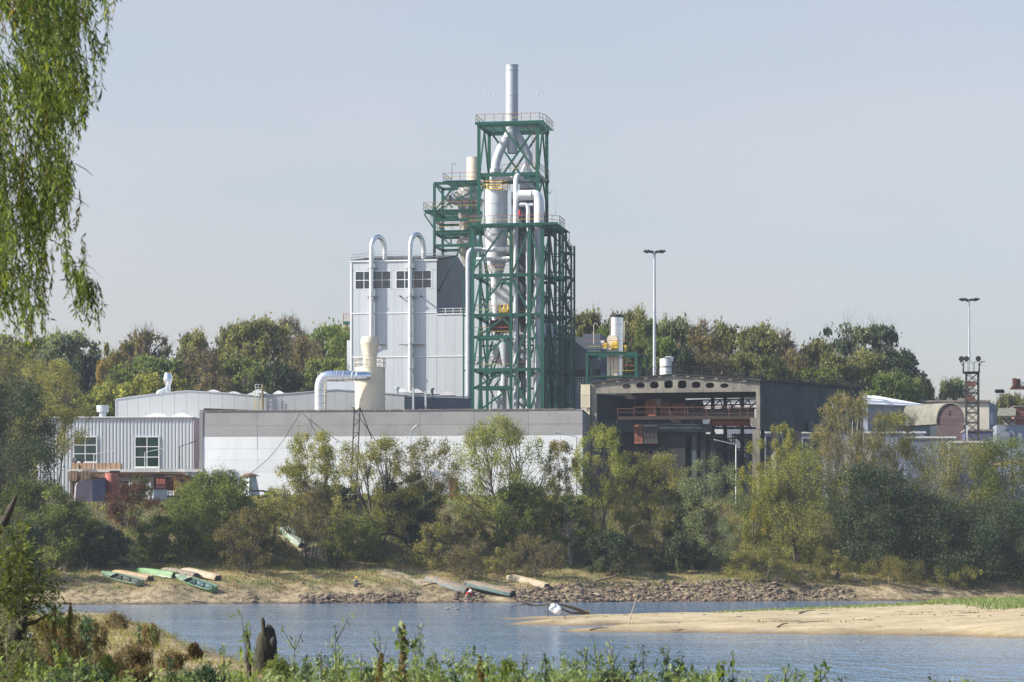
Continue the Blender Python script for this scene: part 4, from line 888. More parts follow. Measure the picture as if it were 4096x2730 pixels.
# side sheeting: 4 rows of sheets on rails, open below
SF = Fr(3040, E.G(uR2, 0, 0).y, -math.degrees(math.atan2(SD.y, SD.x)), E.zg)
def ws_(y): return SF.w(3040, z4(0, y)[1])
tops = ws_(678); bots = ws_(1030); rws = [bots + (tops - bots) * t for t in (0, .25, .5, .75, 1)]
ns = 22
for r_ in range(4):
    for i in range(ns):
        a = Lside * i / ns; c = Lside * (i + 1) / ns; b = MB(); vv = rnd.uniform(-.02, .02) + .02 * (r_ % 2)
        if (r_, i) in ((0, 9), (0, 15)): continue
        b.prism([SF.G(a + .01, vv, rws[r_] - .05 * (r_ > 0)), SF.G(a + (c - a) * .33, vv - .05, rws[r_] - .05 * (r_ > 0)), SF.G(a + (c - a) * .66, vv - .01, rws[r_] - .05 * (r_ > 0)), SF.G(c - .01, vv - .04, rws[r_] - .05 * (r_ > 0)), SF.G(c - .01, vv + .03, rws[r_] - .05 * (r_ > 0)), SF.G(a + .01, vv + .03, rws[r_] - .05 * (r_ > 0))], Vector((0, 0, rws[r_ + 1] - rws[r_] + .02)))
        b.build('wall_sheet', 'sheet', dh)
b = MB(); SF.box(b, .05, Lside, .12, .2, bots + .05, tops - .05); b.build('sheet_backing', 'black', dh)
b = MB(); SF.box(b, -.1, Lside + .1, -.12, .12, tops + .02, tops + .22); b.build('eave_gutter', 'dark', dh)
for i in range(5):
    a = 3.2 + i * 4.2; b = MB(); SF.box(b, a, a + .75, .1, .9, 0, bots); b.build('column', 'oldconc', dh)
for i, a in enumerate((4.6, 8.9, 12.5, 16.5)):
    b = MB(); SF.box(b, a, a + 3.0, 6 + i * .1, 6.2 + i * .1, 0, bots - .3); b.build('inner_wall', 'bluish', dh)
# steel fence on the roof edge
zt_ = E.zg
b = MB(); pts_ = [Vector((p.x, p.y, p.z)) for p in pl[2:]] + [pl[-1] + rdir * t for t in (.25, .5, .75, 1.0)]
for p, q_ in zip(pts_[:-1], pts_[1:]):
    L_ = (q_ - p).length; n = int(L_ / .45)
    for i in range(n): r0 = p.lerp(q_, i / n) + Vector((0, .3, .1)); b.beam(r0, r0 + Vector((0, 0, 1.05)), .03)
    for z in (.35, 1.05): b.beam(p + Vector((0, .3, z + .1)), q_ + Vector((0, .3, z + .1)), .04)
b.build('roof_fence', 'dark', dh)
for p in pts_: b = MB(); b.beam(p + Vector((0, .3, 0)), p + Vector((0, .3, 1.35)), .1); b.build('roof_fence_post', 'dark', dh)
b = MB(); q = E.G(uL, .3, 0); b.hexa([q, q + Vector((.3, 0, 0)), q + rdir + Vector((.3, 0, 0)), q + rdir, q + Vector((0, 0, wbot)), q + Vector((.3, 0, wbot)), q + rdir + Vector((.3, 0, wbot)), q + rdir + Vector((0, 0, wbot))]); b.build('side_wall', 'sheet', dh)
# interior: far bays, crane girder, brick pieces, cabin, clutter
for i, v in enumerate((7.0, 14.0)):
    off = SD * v
    for x in (345, 1000, 1125, 1440) if i == 0 else (400, 640, 1010, 1240):
        q = E.P(z4(x, 0)[0], 1500, 0) + off; b = MB(); b.beam(Vector((q.x, q.y, E.zg)), Vector((q.x, q.y, E.zg + wbot)), .45); b.build('inner_column', 'dark', dh)
b = MB()
q0, q1 = P4(340, 0, 5), P4(1490, 0, 5); zt0, zt1 = E.zg + w4(900, 806, 5), E.zg + wbot + .4
b.hexa([Vector((q0.x, q0.y, zt0)), Vector((q1.x, q1.y, zt0)), Vector((q1.x, q1.y + .3, zt0)), Vector((q0.x, q0.y + .3, zt0)), Vector((q0.x, q0.y, zt1)), Vector((q1.x, q1.y, zt1)), Vector((q1.x, q1.y + .3, zt1)), Vector((q0.x, q0.y + .3, zt1))]); b.build('inner_beam', 'dark', dh)
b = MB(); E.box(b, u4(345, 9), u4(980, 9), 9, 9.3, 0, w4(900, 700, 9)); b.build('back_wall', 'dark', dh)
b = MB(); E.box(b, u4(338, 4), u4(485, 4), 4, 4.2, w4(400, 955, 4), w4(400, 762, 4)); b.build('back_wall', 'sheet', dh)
for x0, x1, y0, y1 in ((690, 770, 812, 932), (795, 865, 828, 932), (890, 975, 838, 932)):
    b = MB(); n = 9
    for j in range(n): zz0 = w4(x0, y1 - (y1 - y0) * j / n, 6); zz1 = w4(x0, y1 - (y1 - y0) * (j + 1) / n, 6) - .03; E.box(b, u4(x0, 6), u4(x1, 6), 6 + (j % 2) * .01, 6.2, zz0, zz1)
    b.build('brick_infill', 'brick', dh)
for y in (790, 876): b = MB(); b.beam(P4(340, y, 3.6), P4(410, y + 4, 3.6), .1); b.build('conduit', 'galv', dh)
b = MB(); b.beam(P4(490, 948, 1), P4(1480, 942, 1), .45, .42); g_ = b.build('crane_girder', 'girder', dh)
b = MB(); b.beam(P4(1000, 912, 1.4), P4(1480, 908, 1.4), .2, .95); b.build('girder_plate', 'girder', dh)
b = MB()
for x in (490, 608, 757, 867, 978, 996, 1130, 1295, 1378, 1430): b.beam(P4(x, 935, .8), P4(x, 868 if x > 600 else 880, .8), .08)
b.beam(P4(490, 880, .8), P4(608, 880, .8), .09); b.beam(P4(608, 868, .8), P4(1480, 868, .8), .09); b.beam(P4(490, 905, .8), P4(1000, 903, .8), .06); b.build('crane_rail', 'rust', dh)
b = MB(); b.tube([P4(1160, 980, 3), P4(1448, 978, 3)], .42, 14); b.build('red_tube', 'rustred', dh)
for i in range(7):
    x = 1030 + i * 68; b = MB(); b.beam(P4(x, 885, 13), P4(x + 68, 815, 13), .14); b.beam(P4(x + 68, 815, 13), P4(x + 90, 890, 13), .14); b.build('roof_truss_web', 'dark', dh)
for y in (818, 858, 888): b = MB(); b.beam(P4(1010, y, 13), P4(1500, y - 12, 13), .16); b.build('roof_truss_chord', 'dark', dh)
b = MB()
for i in range(6): x = 1160 + i * 50; b.beam(P4(x, 1020, 6), P4(x + 25, 990, 6), .12); b.beam(P4(x + 25, 990, 6), P4(x + 50, 1020, 6), .12)
b.beam(P4(1150, 1020, 6), P4(1490, 1020, 6), .25); b.beam(P4(1150, 990, 6), P4(1490, 990, 6), .25); b.build('lower_truss', 'girder', dh)
b = MB(); b.hexa([P4(340, 1045, 2), P4(1172, 1050, 2), P4(1172, 1050, 6), P4(340, 1045, 6), P4(340, 955, 2), P4(1172, 992, 2), P4(1172, 992, 6), P4(340, 955, 6)]); b.build('mezzanine_slab', 'sheet', dh)
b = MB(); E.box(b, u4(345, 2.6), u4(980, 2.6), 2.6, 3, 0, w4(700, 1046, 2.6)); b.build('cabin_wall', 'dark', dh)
n = 12
for j in range(n):
    for i in range(2):
        b = MB(); E.box(b, u4(607 + i * 33, 1.9) + .01 * (j % 2), u4(607 + i * 33 + 31, 1.9), 1.9, 2.2, w4(607, 1132 - 138 * j / n, 1.9), w4(607, 1132 - 138 * (j + 1) / n, 1.9) - .03); b.build('brick', 'brick', dh)
window(E, dh, u4(672, 1.9), u4(778, 1.9), w4(700, 1132, 1.9), w4(700, 1015, 1.9), 4, 3, v=1.95, g='tealglass', fw=.09, fm='rust')
for x, m_ in ((1045, 'sheet'), (1110, 'dark'), (1180, 'dark')):
    b = MB(); b.beam(P4(x, 1050, 3), E.G(u4(x, 3), 3, 0), .6, .5); b.build('inner_column', m_, dh)
for x in (1090, 1330, 1450):
    b = MB()
    for s_ in (-9, 9): b.beam(P4(x + s_, 1060, 4), E.G(u4(x + s_, 4), 4, 0), .12)
    for j in range(16): ya = 1060 + j * 22; b.beam(P4(x - 9, ya, 4), P4(x + 9, ya + 20, 4), .08); b.beam(P4(x + 9, ya, 4), P4(x - 9, ya + 20, 4), .08)
    b.build('lattice_column', 'dark', dh)
for i in range(34):
    x = rnd.uniform(350, 1450); y = rnd.uniform(780, 1300); v = rnd.uniform(3.2, 8.5); L2 = rnd.uniform(20, 130)
    b = MB(); p = P4(x, y, v); q_ = P4(x + L2 * rnd.choice([1, .2]), y + rnd.choice([0, 8, L2 * .8]), v) if i % 3 else P4(x, y + L2 * 1.6, v)
    if p.z > E.zg + wbot or q_.z < E.zg: continue
    b.beam(p, q_, rnd.uniform(.08, .2)); b.build('clutter_beam', rnd.choice(['rust', 'girder', 'rust', 'rustred', 'oldconc']), dh)
b = MB(); E.box(b, u4(1060, 16), u4(1490, 16), 16, 16.3, 0, w4(1200, 1062, 16)); b.build('far_wall', 'bluish', dh)
for x0, y0, x1, y1 in ((1190, 1170, 1440, 1170), (1370, 1180, 1420, 1260), (1420, 1180, 1370, 1260), (1190, 1095, 1440, 1095)): b = MB(); b.beam(P4(x0, y0, 5), P4(x1, y1, 5), .15); b.build('inner_beam', 'dark', dh)
b = MB(); q = P4(1540, 1145, 1); 
for a_, c_ in (((-.2, 0), (.45, 0)), ((.45, 0), (.45, -1.9)), ((.45, -1.9), (-.1, -1.6)), ((-.2, 0), (-.1, -1.6))): b.beam(q + Vector((a_[0], 0, a_[1])), q + Vector((c_[0], 0, c_[1])), .09)
b.build('bracket_frame', 'dark', dh)
# buff pillar left of it
pr = thing('concrete_pillar', 'stained buff concrete pillar with exposed bricks between the white wall and the derelict hall', 'pillar', E.G(u4(258), 0, 0))
for y0, y1, m_ in ((872, 785, 'buff'), (783, 705, 'buff')):
    b = MB(); E.box(b, u4(225), u4(293), -.3, .5, w4(225, y0), w4(225, y1)); b.build('block', m_, pr)
b = MB(); E.box(b, u4(226), u4(290), -.28, .48, 0, w4(225, 901)); b.build('block', 'buff', pr)
for j in range(4):
    for i in range(3): b = MB(); E.box(b, u4(226 + 14 * i + 4 * (j % 2)), u4(226 + 14 * i + 13 + 4 * (j % 2)), -.27, .4, w4(225, 900 - 7 * j), w4(225, 900 - 7 * (j + 1)) - .03); b.build('brick', 'creamwall', pr)
b = MB(); E.box(b, u4(228), u4(289), -.2, .42, w4(225, 900), w4(225, 872)); b.build('mortar_core', 'brickm', pr)
# white drum behind the roof
y_ = 372; x_ = wx(2664, y_); k = y_ / F
tk = thing('white_drum', 'white two-tier metal drum with a torn lid behind the derelict hall roof', 'tank', (x_, y_, ZG))
for a, c in ((1540, 1471), (1469, 1437)): b = MB(); b.lathe([(25 * k, wz(a, y_)), (25 * k, wz(c, y_))], (x_, y_, 0), 24); b.build('drum_section', 'white', tk)
b = MB(); b.lathe([(26 * k, wz(1471.5, y_)), (26 * k, wz(1468.5, y_))], (x_, y_, 0), 24); b.build('band', 'rust', tk)
b = MB(); q = Vector((x_, y_, wz(1437, y_))); b.add([q + Vector(p) for p in ((-.5, -.6, .02), (.2, -.8, .25), (1.0, -.5, .2), (.8, .5, .1), (-.3, .5, .2), (.3, 0, .38), (.9, -.6, -.35), (.6, -.85, -.3))], [(0, 1, 5), (1, 2, 5), (2, 3, 5), (3, 4, 5), (4, 0, 5), (1, 2, 6, 7)]); b.build('torn_lid', 'white', tk)
b = MB(); b.beam(q + Vector((.78, -.4, 0)), q + Vector((.8, -.4, -2)), .05); b.build('strap', 'rust', tk)

# ---------------------------------------------------------------- glazed chimney, cream elevator and green frame
X = Fr(2344, 385, 8, ZG)
def PXf(x, y, v=0): return X.P(*z4(x, y), v)
y_ = X.G(X.u(2466, 3), 3, 0).y; x_ = wx(2466, y_); k = y_ / F
ch = thing('foil_clad_chimney', 'shiny foil clad chimney with a black rim behind the yellow motors', 'chimney', (x_, y_, ZG))
b = MB(); b.lathe([(26.5 * k, ZG), (26.5 * k, wz(1272, y_))], (x_, y_, 0), 28); b.build('shaft', 'chrome', ch)
for sy in (1300, 1340, 1385): b = MB(); b.lathe([(26.8 * k, wz(sy + 1, y_)), (26.8 * k, wz(sy, y_))], (x_, y_, 0), 28); b.build('seam_band', 'galv', ch)
b = MB(); b.lathe([(27 * k, wz(1271.5, y_)), (27 * k, wz(1261, y_))], (x_, y_, 0), 28, smooth=False); b.build('rim', 'black', ch)
el = thing('bucket_elevator', 'cream ribbed bucket elevator with yellow motor housings on its head', 'elevator', X.G(X.u(2448, 1), 1, 0))
for x0, x1, yt in ((412, 434, 372), (437, 458, 350), (461, 489, 358)):
    b = MB(); X.box(b, X.u(z4(x0, 0)[0], 1), X.u(z4(x1, 0)[0], 1), 1, 2.4, 0, X.w(*z4(x0, yt), 1)); b.build('leg_casing', 'cream', el)
b = MB(); b.prism([PXf(412, 372, .8), PXf(412, 470, .8), PXf(490, 470, .8), PXf(490, 375, .8), PXf(478, 348, .8), PXf(425, 348, .8)], X.G(0, 2, 0) - X.G(0, 0, 0)); b.build('head_casing', 'cream', el)
for x0, x1, y0, y1 in ((388, 410, 398, 440), (444, 492, 392, 442)):
    b = MB(); b.prism([PXf(x0, y1, .2), PXf(x1, y1, .2), PXf(x1, y0 + 6, .2), PXf(x1 - 12, y0, .2), PXf(x0 + 8, y0 + 6, .2), PXf(x0, y0 + 14, .2)], X.G(0, 1, 0) - X.G(0, 0, 0)); b.build('motor_housing', 'yellow', el)
b = MB(); b.tube([PXf(368, 402, .6), PXf(392, 402, .6)], .35, 12); b.build('motor', 'galv', el)
b = MB(); b.prism([PXf(362, 436, .3), PXf(410, 452, .3), PXf(440, 452, .3), PXf(440, 436, .3)], X.G(0, 1, 0) - X.G(0, 0, 0)); b.build('motor_bracket', 'cream', el)
fr_ = thing('green_support_frame', 'green steel portal frame and platform round the cream bucket elevator', 'steel frame', X.G(0, 0, 0))
wtF = X.w(*z4(265, 483))
uF = [X.u(z4(x, 0)[0]) for x in (268, 625)]; 
for u in uF:
    for v in (0, 5): b = MB(); b.beam(X.G(u, v, 0), X.G(u, v, wtF), .34); b.build('column', 'green', fr_)
for v in (0, 5): b = MB(); b.beam(X.G(uF[0], v, wtF), X.G(uF[1], v, wtF), .26, .4); b.build('cross_beam', 'green', fr_)
for u in uF: b = MB(); b.beam(X.G(u, 0, wtF - .03), X.G(u, 5, wtF - .03), .24, .36); b.build('cross_beam', 'green', fr_)
b = MB(); b.beam(X.G(uF[1] + 1.0, 5, 0), X.G(uF[1] + 1.0, 5, wtF - .1), .3); b.build('column', 'green', fr_)
b = MB(); b.beam(X.G(uF[1], 5, wtF), X.G(uF[1] + 1.0, 5, wtF), .22, .3); b.build('cross_beam', 'green', fr_)
b = MB(); b.beam(PXf(640, 640, 3), PXf(682, 490, 4.5), .2); b.build('brace', 'green2', fr_)
b = MB(); b.beam(PXf(330, 640, 4.8), PXf(285, 500, 4.8), .18); b.build('brace', 'green', fr_)
b = MB(); X.box(b, uF[0], X.u(z4(560, 0)[0]), -.2, 4, wtF + .2, wtF + .28); b.build('deck', 'green', fr_)
railing([X.G(uF[0], -.1, wtF + .28), X.G(X.u(z4(560, 0)[0]), -.1, wtF + .28)], fr_, h=1.5)
railing([PXf(440, 640, 0), PXf(612, 640, 0)], fr_, h=1.4)
b = MB(); X.box(b, X.u(2370), X.u(2560), 0, 4, X.w(2400, z4(0, 645)[1]) - .1, X.w(2400, z4(0, 640)[1])); b.build('deck', 'green', fr_)
b = MB(); ladder(b, PXf(540, 620, 1), PXf(540, 418, 1), .45); b.beam(PXf(545, 480, .8), PXf(545, 418, .8), .25); b.build('ladder', 'yelrail', fr_)
for x, y in ((317, 412), (537, 400)):
    q = PXf(x, y, .5); b = MB(); b.tube([q, q + Vector((0, 0, 2.6)), q + Vector((.15, 0, 2.85)), q + Vector((.4, 0, 2.85)), q + Vector((.5, 0, 2.5))], .04, 5); b.build('deck_lamp', 'creamwall', fr_)
# dark grey block between tower and frame
Y_ = Fr(2236, 408, 9, ZG)
gb = thing('dark_grey_block', 'shaded slate grey building block right of the green tower, stepped at the top', 'building', Y_.G(0, 0, 0))
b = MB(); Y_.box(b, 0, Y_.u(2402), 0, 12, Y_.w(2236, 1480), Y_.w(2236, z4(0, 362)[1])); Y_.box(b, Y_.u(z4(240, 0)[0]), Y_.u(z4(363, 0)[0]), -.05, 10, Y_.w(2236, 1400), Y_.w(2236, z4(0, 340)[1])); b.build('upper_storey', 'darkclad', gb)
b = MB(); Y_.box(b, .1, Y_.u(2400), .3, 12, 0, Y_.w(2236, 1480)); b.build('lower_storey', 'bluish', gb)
b = MB(); Y_.box(b, 0, Y_.u(2402), -.2, .2, Y_.w(2236, 1506), Y_.w(2236, 1481)); b.build('canopy', 'dark', gb)
window(Y_, gb, Y_.u(2311), Y_.u(2333), Y_.w(2311, 1535), Y_.w(2311, 1508), 2, 2, v=.15); window(Y_, gb, Y_.u(2311), Y_.u(2333), Y_.w(2311, 1572), Y_.w(2311, 1540), 2, 2, v=.15)

# ---------------------------------------------------------------- floodlight masts
def mast(sx, D, sytop, sybot, label, w, rb):
    x = wx(sx, D); z0 = wz(sybot, D) if sybot else ZG; z1_ = wz(sytop, D)
    t = thing('floodlight_mast', label, 'floodlight mast', (x, D, z0)); k = D / F
    b = MB(); b.tube([(x, D, z0), (x, D, z1_)], [rb, rb * .45], 12); b.build('pole', 'galv', t)
    b = MB(); q = Vector((x, D, z1_)); b.beam(q - Vector((w * .45, 0, 0)), q + Vector((w * .45, 0, 0)), .1); b.build('head_frame', 'dark', t)
    for sx_, dy in ((-1, 0), (-.62, -.3), (.62, -.3), (1, 0), (.2, .5), (-.2, .5)):
        p = q + Vector((sx_ * w / 2, dy, 0)); s = 1 if sx_ > 0 else -1
        b = MB(); b.hexa([p + Vector(c) for c in ((-.1 * s, -.3, -.15), (-.35 * s, -.3, .05), (-.35 * s, .3, .05), (-.1 * s, .3, -.15), (.45 * s, -.3, .12), (.2 * s, -.3, .3), (.2 * s, .3, .3), (.45 * s, .3, .12))]); b.build('floodlight', 'dark', t)
    return t
mast(2618, 372, 1010, None, 'tall slim floodlight mast standing behind the derelict hall', 2.1, .30)
L_ = Fr(3865, 372, 6, ZG)
mast(3877, 374.2, 1202, 1446, 'upper floodlight mast rising from the lattice tower at right', 1.9, .14)
lt = thing('lattice_tower', 'dark riveted lattice tower with a railed platform and round floodlights at right', 'tower', L_.G(0, 0, 0))
uA, uB = L_.u(z6(988, 0)[0]), L_.u(z6(1072, 0)[0]); wtt = L_.w(*z6(1000, 680)); vB = 2.4
for u in (uA, uB):
    for v in (0, vB): b = MB(); b.beam(L_.G(u, v, 0), L_.G(u * 1, v, wtt), .17); b.build('leg', 'dark', lt)
n = 13
for i in range(n):
    a, c = wtt * i / n, wtt * (i + 1) / n
    for (p0, p1) in (((uA, 0), (uB, 0)), ((uA, 0), (uA, vB)), ((uB, 0), (uB, vB)), ((uA, vB), (uB, vB))):
        b = MB(); b.beam(L_.G(*p0, a), L_.G(*p1, c), .09); b.beam(L_.G(*p1, a), L_.G(*p0, c), .09); b.beam(L_.G(*p0, c), L_.G(*p1, c), .11); b.build('bracing', 'dark', lt)
for y0, y1 in ((780, 742), (882, 848)): b = MB(); L_.box(b, uA - .05, uB - .5, -.15, -.08, L_.w(*z6(1000, y0)), L_.w(*z6(1000, y1))); b.build('rust_panel', 'rust', lt)
b = MB(); L_.box(b, uA - .1, uA + .12, -.35, -.2, 0, L_.w(*z6(1000, 1050))); b.build('cable_duct', 'pale', lt)
b = MB(); L_.box(b, uA - .4, uB + .15, -.4, vB + .4, wtt, wtt + .1); b.build('platform', 'dark', lt)
railing([L_.G(uA - .4, -.35, wtt + .1), L_.G(uB + .1, -.35, wtt + .1), L_.G(uB + .1, vB, wtt + .1), L_.G(uA - .4, vB, wtt + .1), L_.G(uA - .4, -.35, wtt + .1)], lt, 'dark', 'pale', 'pale', h=1.25, sp=.8)
wp = wtt + 1.35; b = MB(); b.beam(L_.G(L_.u(z6(938, 0)[0]), -.3, wp), L_.G(L_.u(z6(1116, 0)[0]), -.3, wp), .1); b.beam(L_.G(uA - .4, -.3, wp - .7), L_.G(L_.u(z6(930, 0)[0]), -.3, wp + .4), .06); b.beam(L_.G(uB, -.3, wp - .8), L_.G(L_.u(z6(1095, 0)[0]), -.3, wp), .07); b.build('outrigger', 'dark', lt)
for x in (950, 985, 1067): q = L_.G(L_.u(z6(x, 0)[0]), -.4, wp + .4); b = MB(); b.tube([q + Vector((0, .25, 0)), q + Vector((0, .1, 0)), q], [.12, .28, .36], 16); b.build('round_floodlight', 'dark', lt)

# ---------------------------------------------------------------- far right buildings
def shell(fr, name, label, u1, w1, v1, wall, roof, cat='building', gable=0, over=.15):
    t = thing(name, label, cat, fr.G(0, 0, 0)); b = MB(); fr.box(b, 0, u1, 0, v1, 0, w1); b.build('wall', wall, t)
    b = MB(); fr.box(b, -over, u1 + over, -over, v1 + over, w1 + .01, w1 + .25); b.build('roof', roof, t); return t
Q = Fr(3470, 402, -28, ZG)
wr = thing('white_roofed_shed', 'shed with a sunlit white sloping roof and a blue shaded end wall', 'shed', Q.G(0, 0, 0))
uq = Q.u(z6(733, 0)[0]); wq = Q.w(z6(733, 0)[0], z6(0, 922)[1])
b = MB(); Q.box(b, 0, uq, 0, 14, 0, wq); b.build('wall', 'bluish', wr)  # the blue of the shaded wall is put into its colour
b = MB(); b.hexa([Q.G(-.2, -.3, wq + .02), Q.G(uq + .2, -.3, wq + .02), Q.G(uq - 3, 9, wq + 1.9), Q.G(-.2, 9, wq + 1.9), Q.G(-.2, -.3, wq + .16), Q.G(uq + .2, -.3, wq + .16), Q.G(uq - 3, 9, wq + 2.05), Q.G(-.2, 9, wq + 2.05)]); b.build('roof', 'roofw', wr)
# brick barrel-vault hangar
V = Fr(z6(780, 0)[0], 398, 12, ZG)
hg = thing('vaulted_hangar', 'barrel vaulted hangar with a faded red brick end wall and slit window', 'building', V.G(0, 0, 0))
ug = V.u(z6(968, 0)[0]); wg0 = V.w(*z6(780, 1040)); wg1 = V.w(*z6(870, 898))
arcp = [(ug * .5 - ug * .5 * math.cos(t), wg0 + (wg1 - wg0) * math.sin(t) ** .85) for t in [math.pi * i / 18 for i in range(19)]]
nb = 13
for j in range(nb):
    a = wg0 + (wg1 - wg0) * j / nb; c = wg0 + (wg1 - wg0) * (j + 1) / nb; um = [p[0] for p in arcp[:10]]; wm = [p[1] for p in arcp[:10]]
    ul0 = float(np.interp(a, wm, um)) + .08; ul1 = float(np.interp(c, wm, um)) + .08
    if ul1 > ug / 2: continue
    b = MB(); b.prism([V.G(ul0, .02, a), V.G(ug - ul0, .02, a), V.G(ug - ul1, .02, c - .03), V.G(ul1, .02, c - .03)], V.G(0, .3, 0) - V.G(0, 0, 0)); b.build('brick_course', 'purple', hg)
def arcslab(m_, name, v0, v1, t0, par):
    b = MB()
    for (a, wa), (c, wc) in zip(arcp[:-1], arcp[1:]):
        b.hexa([V.G(a, v0, wa), V.G(c, v0, wc), V.G(c, v1, wc), V.G(a, v1, wa), V.G(a + (a - ug / 2) * t0, v0, wa + t0 * 2.5), V.G(c + (c - ug / 2) * t0, v0, wc + t0 * 2.5), V.G(c + (c - ug / 2) * t0, v1, wc + t0 * 2.5), V.G(a + (a - ug / 2) * t0, v1, wa + t0 * 2.5)])
    b.build(name, m_, par)
arcslab('asb', 'vault_rim', -.15, .25, .07, hg)
b = MB()
for (a, wa), (c, wc) in zip(arcp[:-1], arcp[1:]):
    sh = Vector((-8.5, 12, 0)); b.hexa([V.G(a, .2, wa), V.G(c, .2, wc), V.G(c, .2, wc) + sh, V.G(a, .2, wa) + sh, V.G(a, .2, wa + .15), V.G(c, .2, wc + .15), V.G(c, .2, wc + .15) + sh, V.G(a, .2, wa + .15) + sh])
b.build('vault_roof', 'asb', hg)
b = MB(); V.box(b, 0, ug, .05, 8, 0, wg0 - .05); b.build('lower_wall', 'purple', hg)
b = MB(); V.box(b, ug * .44, ug * .49, -.03, .05, V.w(*z6(860, 980)), V.w(*z6(860, 945))); b.build('slit_window', 'dark', hg)
# long stained cream building
G_ = Fr(3690, 425, 6, ZG)
lc = thing('cream_block', 'long stained cream rendered building with small chimneys behind the vaulted hangar', 'building', G_.G(0, 0, 0))
ug2 = G_.u(z6(1140, 0)[0]); wg2 = G_.w(*z6(1100, 886))
b = MB(); G_.box(b, 0, ug2, 0, 10, 0, wg2); b.build('wall', 'creamwall', lc)
b = MB(); G_.box(b, -.3, ug2 + .3, -.35, 10.2, wg2 + .02, wg2 + .28); b.build('roof', 'oldconc', lc)
GF = Fr(z6(1142, 0)[0], G_.G(ug2, 0, 0).y - .1, -35, ZG)
b = MB(); GF.box(b, .05, GF.u(z6(1195, 0)[0]), 0, .4, 0, GF.w(*z6(1142, 905))); b.prism([GF.G(.05, 0, GF.w(*z6(1142, 905))), GF.G(GF.u(z6(1195, 0)[0]), 0, GF.w(*z6(1142, 905))), GF.G(.05, 0, wg2)], GF.G(0, .4, 0) - GF.G(0, 0, 0)); b.build('end_wall', 'bluish', lc)  # shaded end of the cream building, its shade painted as blue-grey
window(GF, lc, GF.u(z6(1155, 0)[0]), GF.u(z6(1168, 0)[0]), GF.w(*z6(1155, 1040)), GF.w(*z6(1155, 960)), 1, 3, v=-.08)
for x in (668, 778, 868, 945, 962):
    q = G_.P(z6(x, 0)[0], z6(0, 882)[1], 3); b = MB(); b.box(q + Vector((-.35, -.3, -.8)), q + Vector((.35, .3, .45))); b.build('chimney', 'oldconc', lc)
# huts on the far right
U_ = Fr(z6(1198, 0)[0], 408, 4, ZG)
hu = thing('asbestos_roofed_hut', 'hut with a mossy corrugated roof on crossed trusses at right edge', 'hut', U_.G(0, 0, 0))
uu = U_.u(z6(1325, 0)[0]); wu0, wu1 = U_.w(*z6(1200, 988)), U_.w(*z6(1200, 922))
n = 22
for i in range(n):
    a, c = uu * i / n, uu * (i + .8) / n; b = MB(); b.hexa([U_.G(a, -.5, wu0), U_.G(c, -.5, wu0), U_.G(c + .6, 4, wu1), U_.G(a + .6, 4, wu1), U_.G(a, -.5, wu0 + .1), U_.G(c, -.5, wu0 + .1), U_.G(c + .6, 4, wu1 + .1), U_.G(a + .6, 4, wu1 + .1)]); b.build('roof_corrugation', 'asb', hu)
b = MB(); b.hexa([U_.G(0, -.45, wu0 - .12), U_.G(uu, -.45, wu0 - .12), U_.G(uu + .6, 4, wu1 - .05), U_.G(.6, 4, wu1 - .05), U_.G(0, -.45, wu0 - .02), U_.G(uu, -.45, wu0 - .02), U_.G(uu + .6, 4, wu1 - .01), U_.G(.6, 4, wu1 - .01)]); b.build('roof', 'asb', hu)
for i in range(3): b = MB(); a = uu * i / 3; c = uu * (i + 1) / 3; wl_ = U_.w(*z6(1200, 1040)); b.beam(U_.G(a, 0, wl_), U_.G(c, 0, wu0 - .2), .12); b.beam(U_.G(c, 0.1, wl_), U_.G(a, 0.1, wu0 - .2), .12); b.build('truss', 'dark', hu)
b = MB(); U_.box(b, 0, U_.u(4300), .4, 6, 0, U_.w(*z6(1200, 1045))); b.build('wall', 'bluish', hu)  # wall in shadow, the shadow's blue painted into the render
for x in (1285, 1320, 1372): b = MB(); U_.box(b, U_.u(z6(x, 0)[0]), U_.u(z6(x + 13, 0)[0]), .3, .42, U_.w(*z6(1200, 1175)), U_.w(*z6(1200, 1095))); b.build('doorway', 'violet', hu)
b = MB(); U_.box(b, uu * .4, uu, .42, .6, U_.w(*z6(1200, 1045)) + .02, wu0 - .3); b.build('gable_infill', 'creamwall', hu)
Bk = Fr(z6(1325, 0)[0], 411, 4, ZG)
bk = thing('red_brick_wall', 'red brick building end cut off by the right edge', 'building', Bk.G(0, 0, 0))
wk = Bk.w(*z6(1340, 920)); u9 = Bk.u(4230)
for j in range(26):
    b = MB(); z0 = wk * j / 26; Bk.box(b, (j % 2) * .02, u9, (j % 3) * .012, 5, z0, z0 + wk / 26 - .05); b.build('brick_course', 'brick', bk)
b = MB(); Bk.box(b, .05, u9 - .1, .08, 4.9, .02, wk - .1); b.build('mortar_core', 'brickm', bk)
b = MB(); Bk.box(b, -.2, u9, -.2, 5, wk, wk + .15); b.build('roof', 'oldconc', bk)
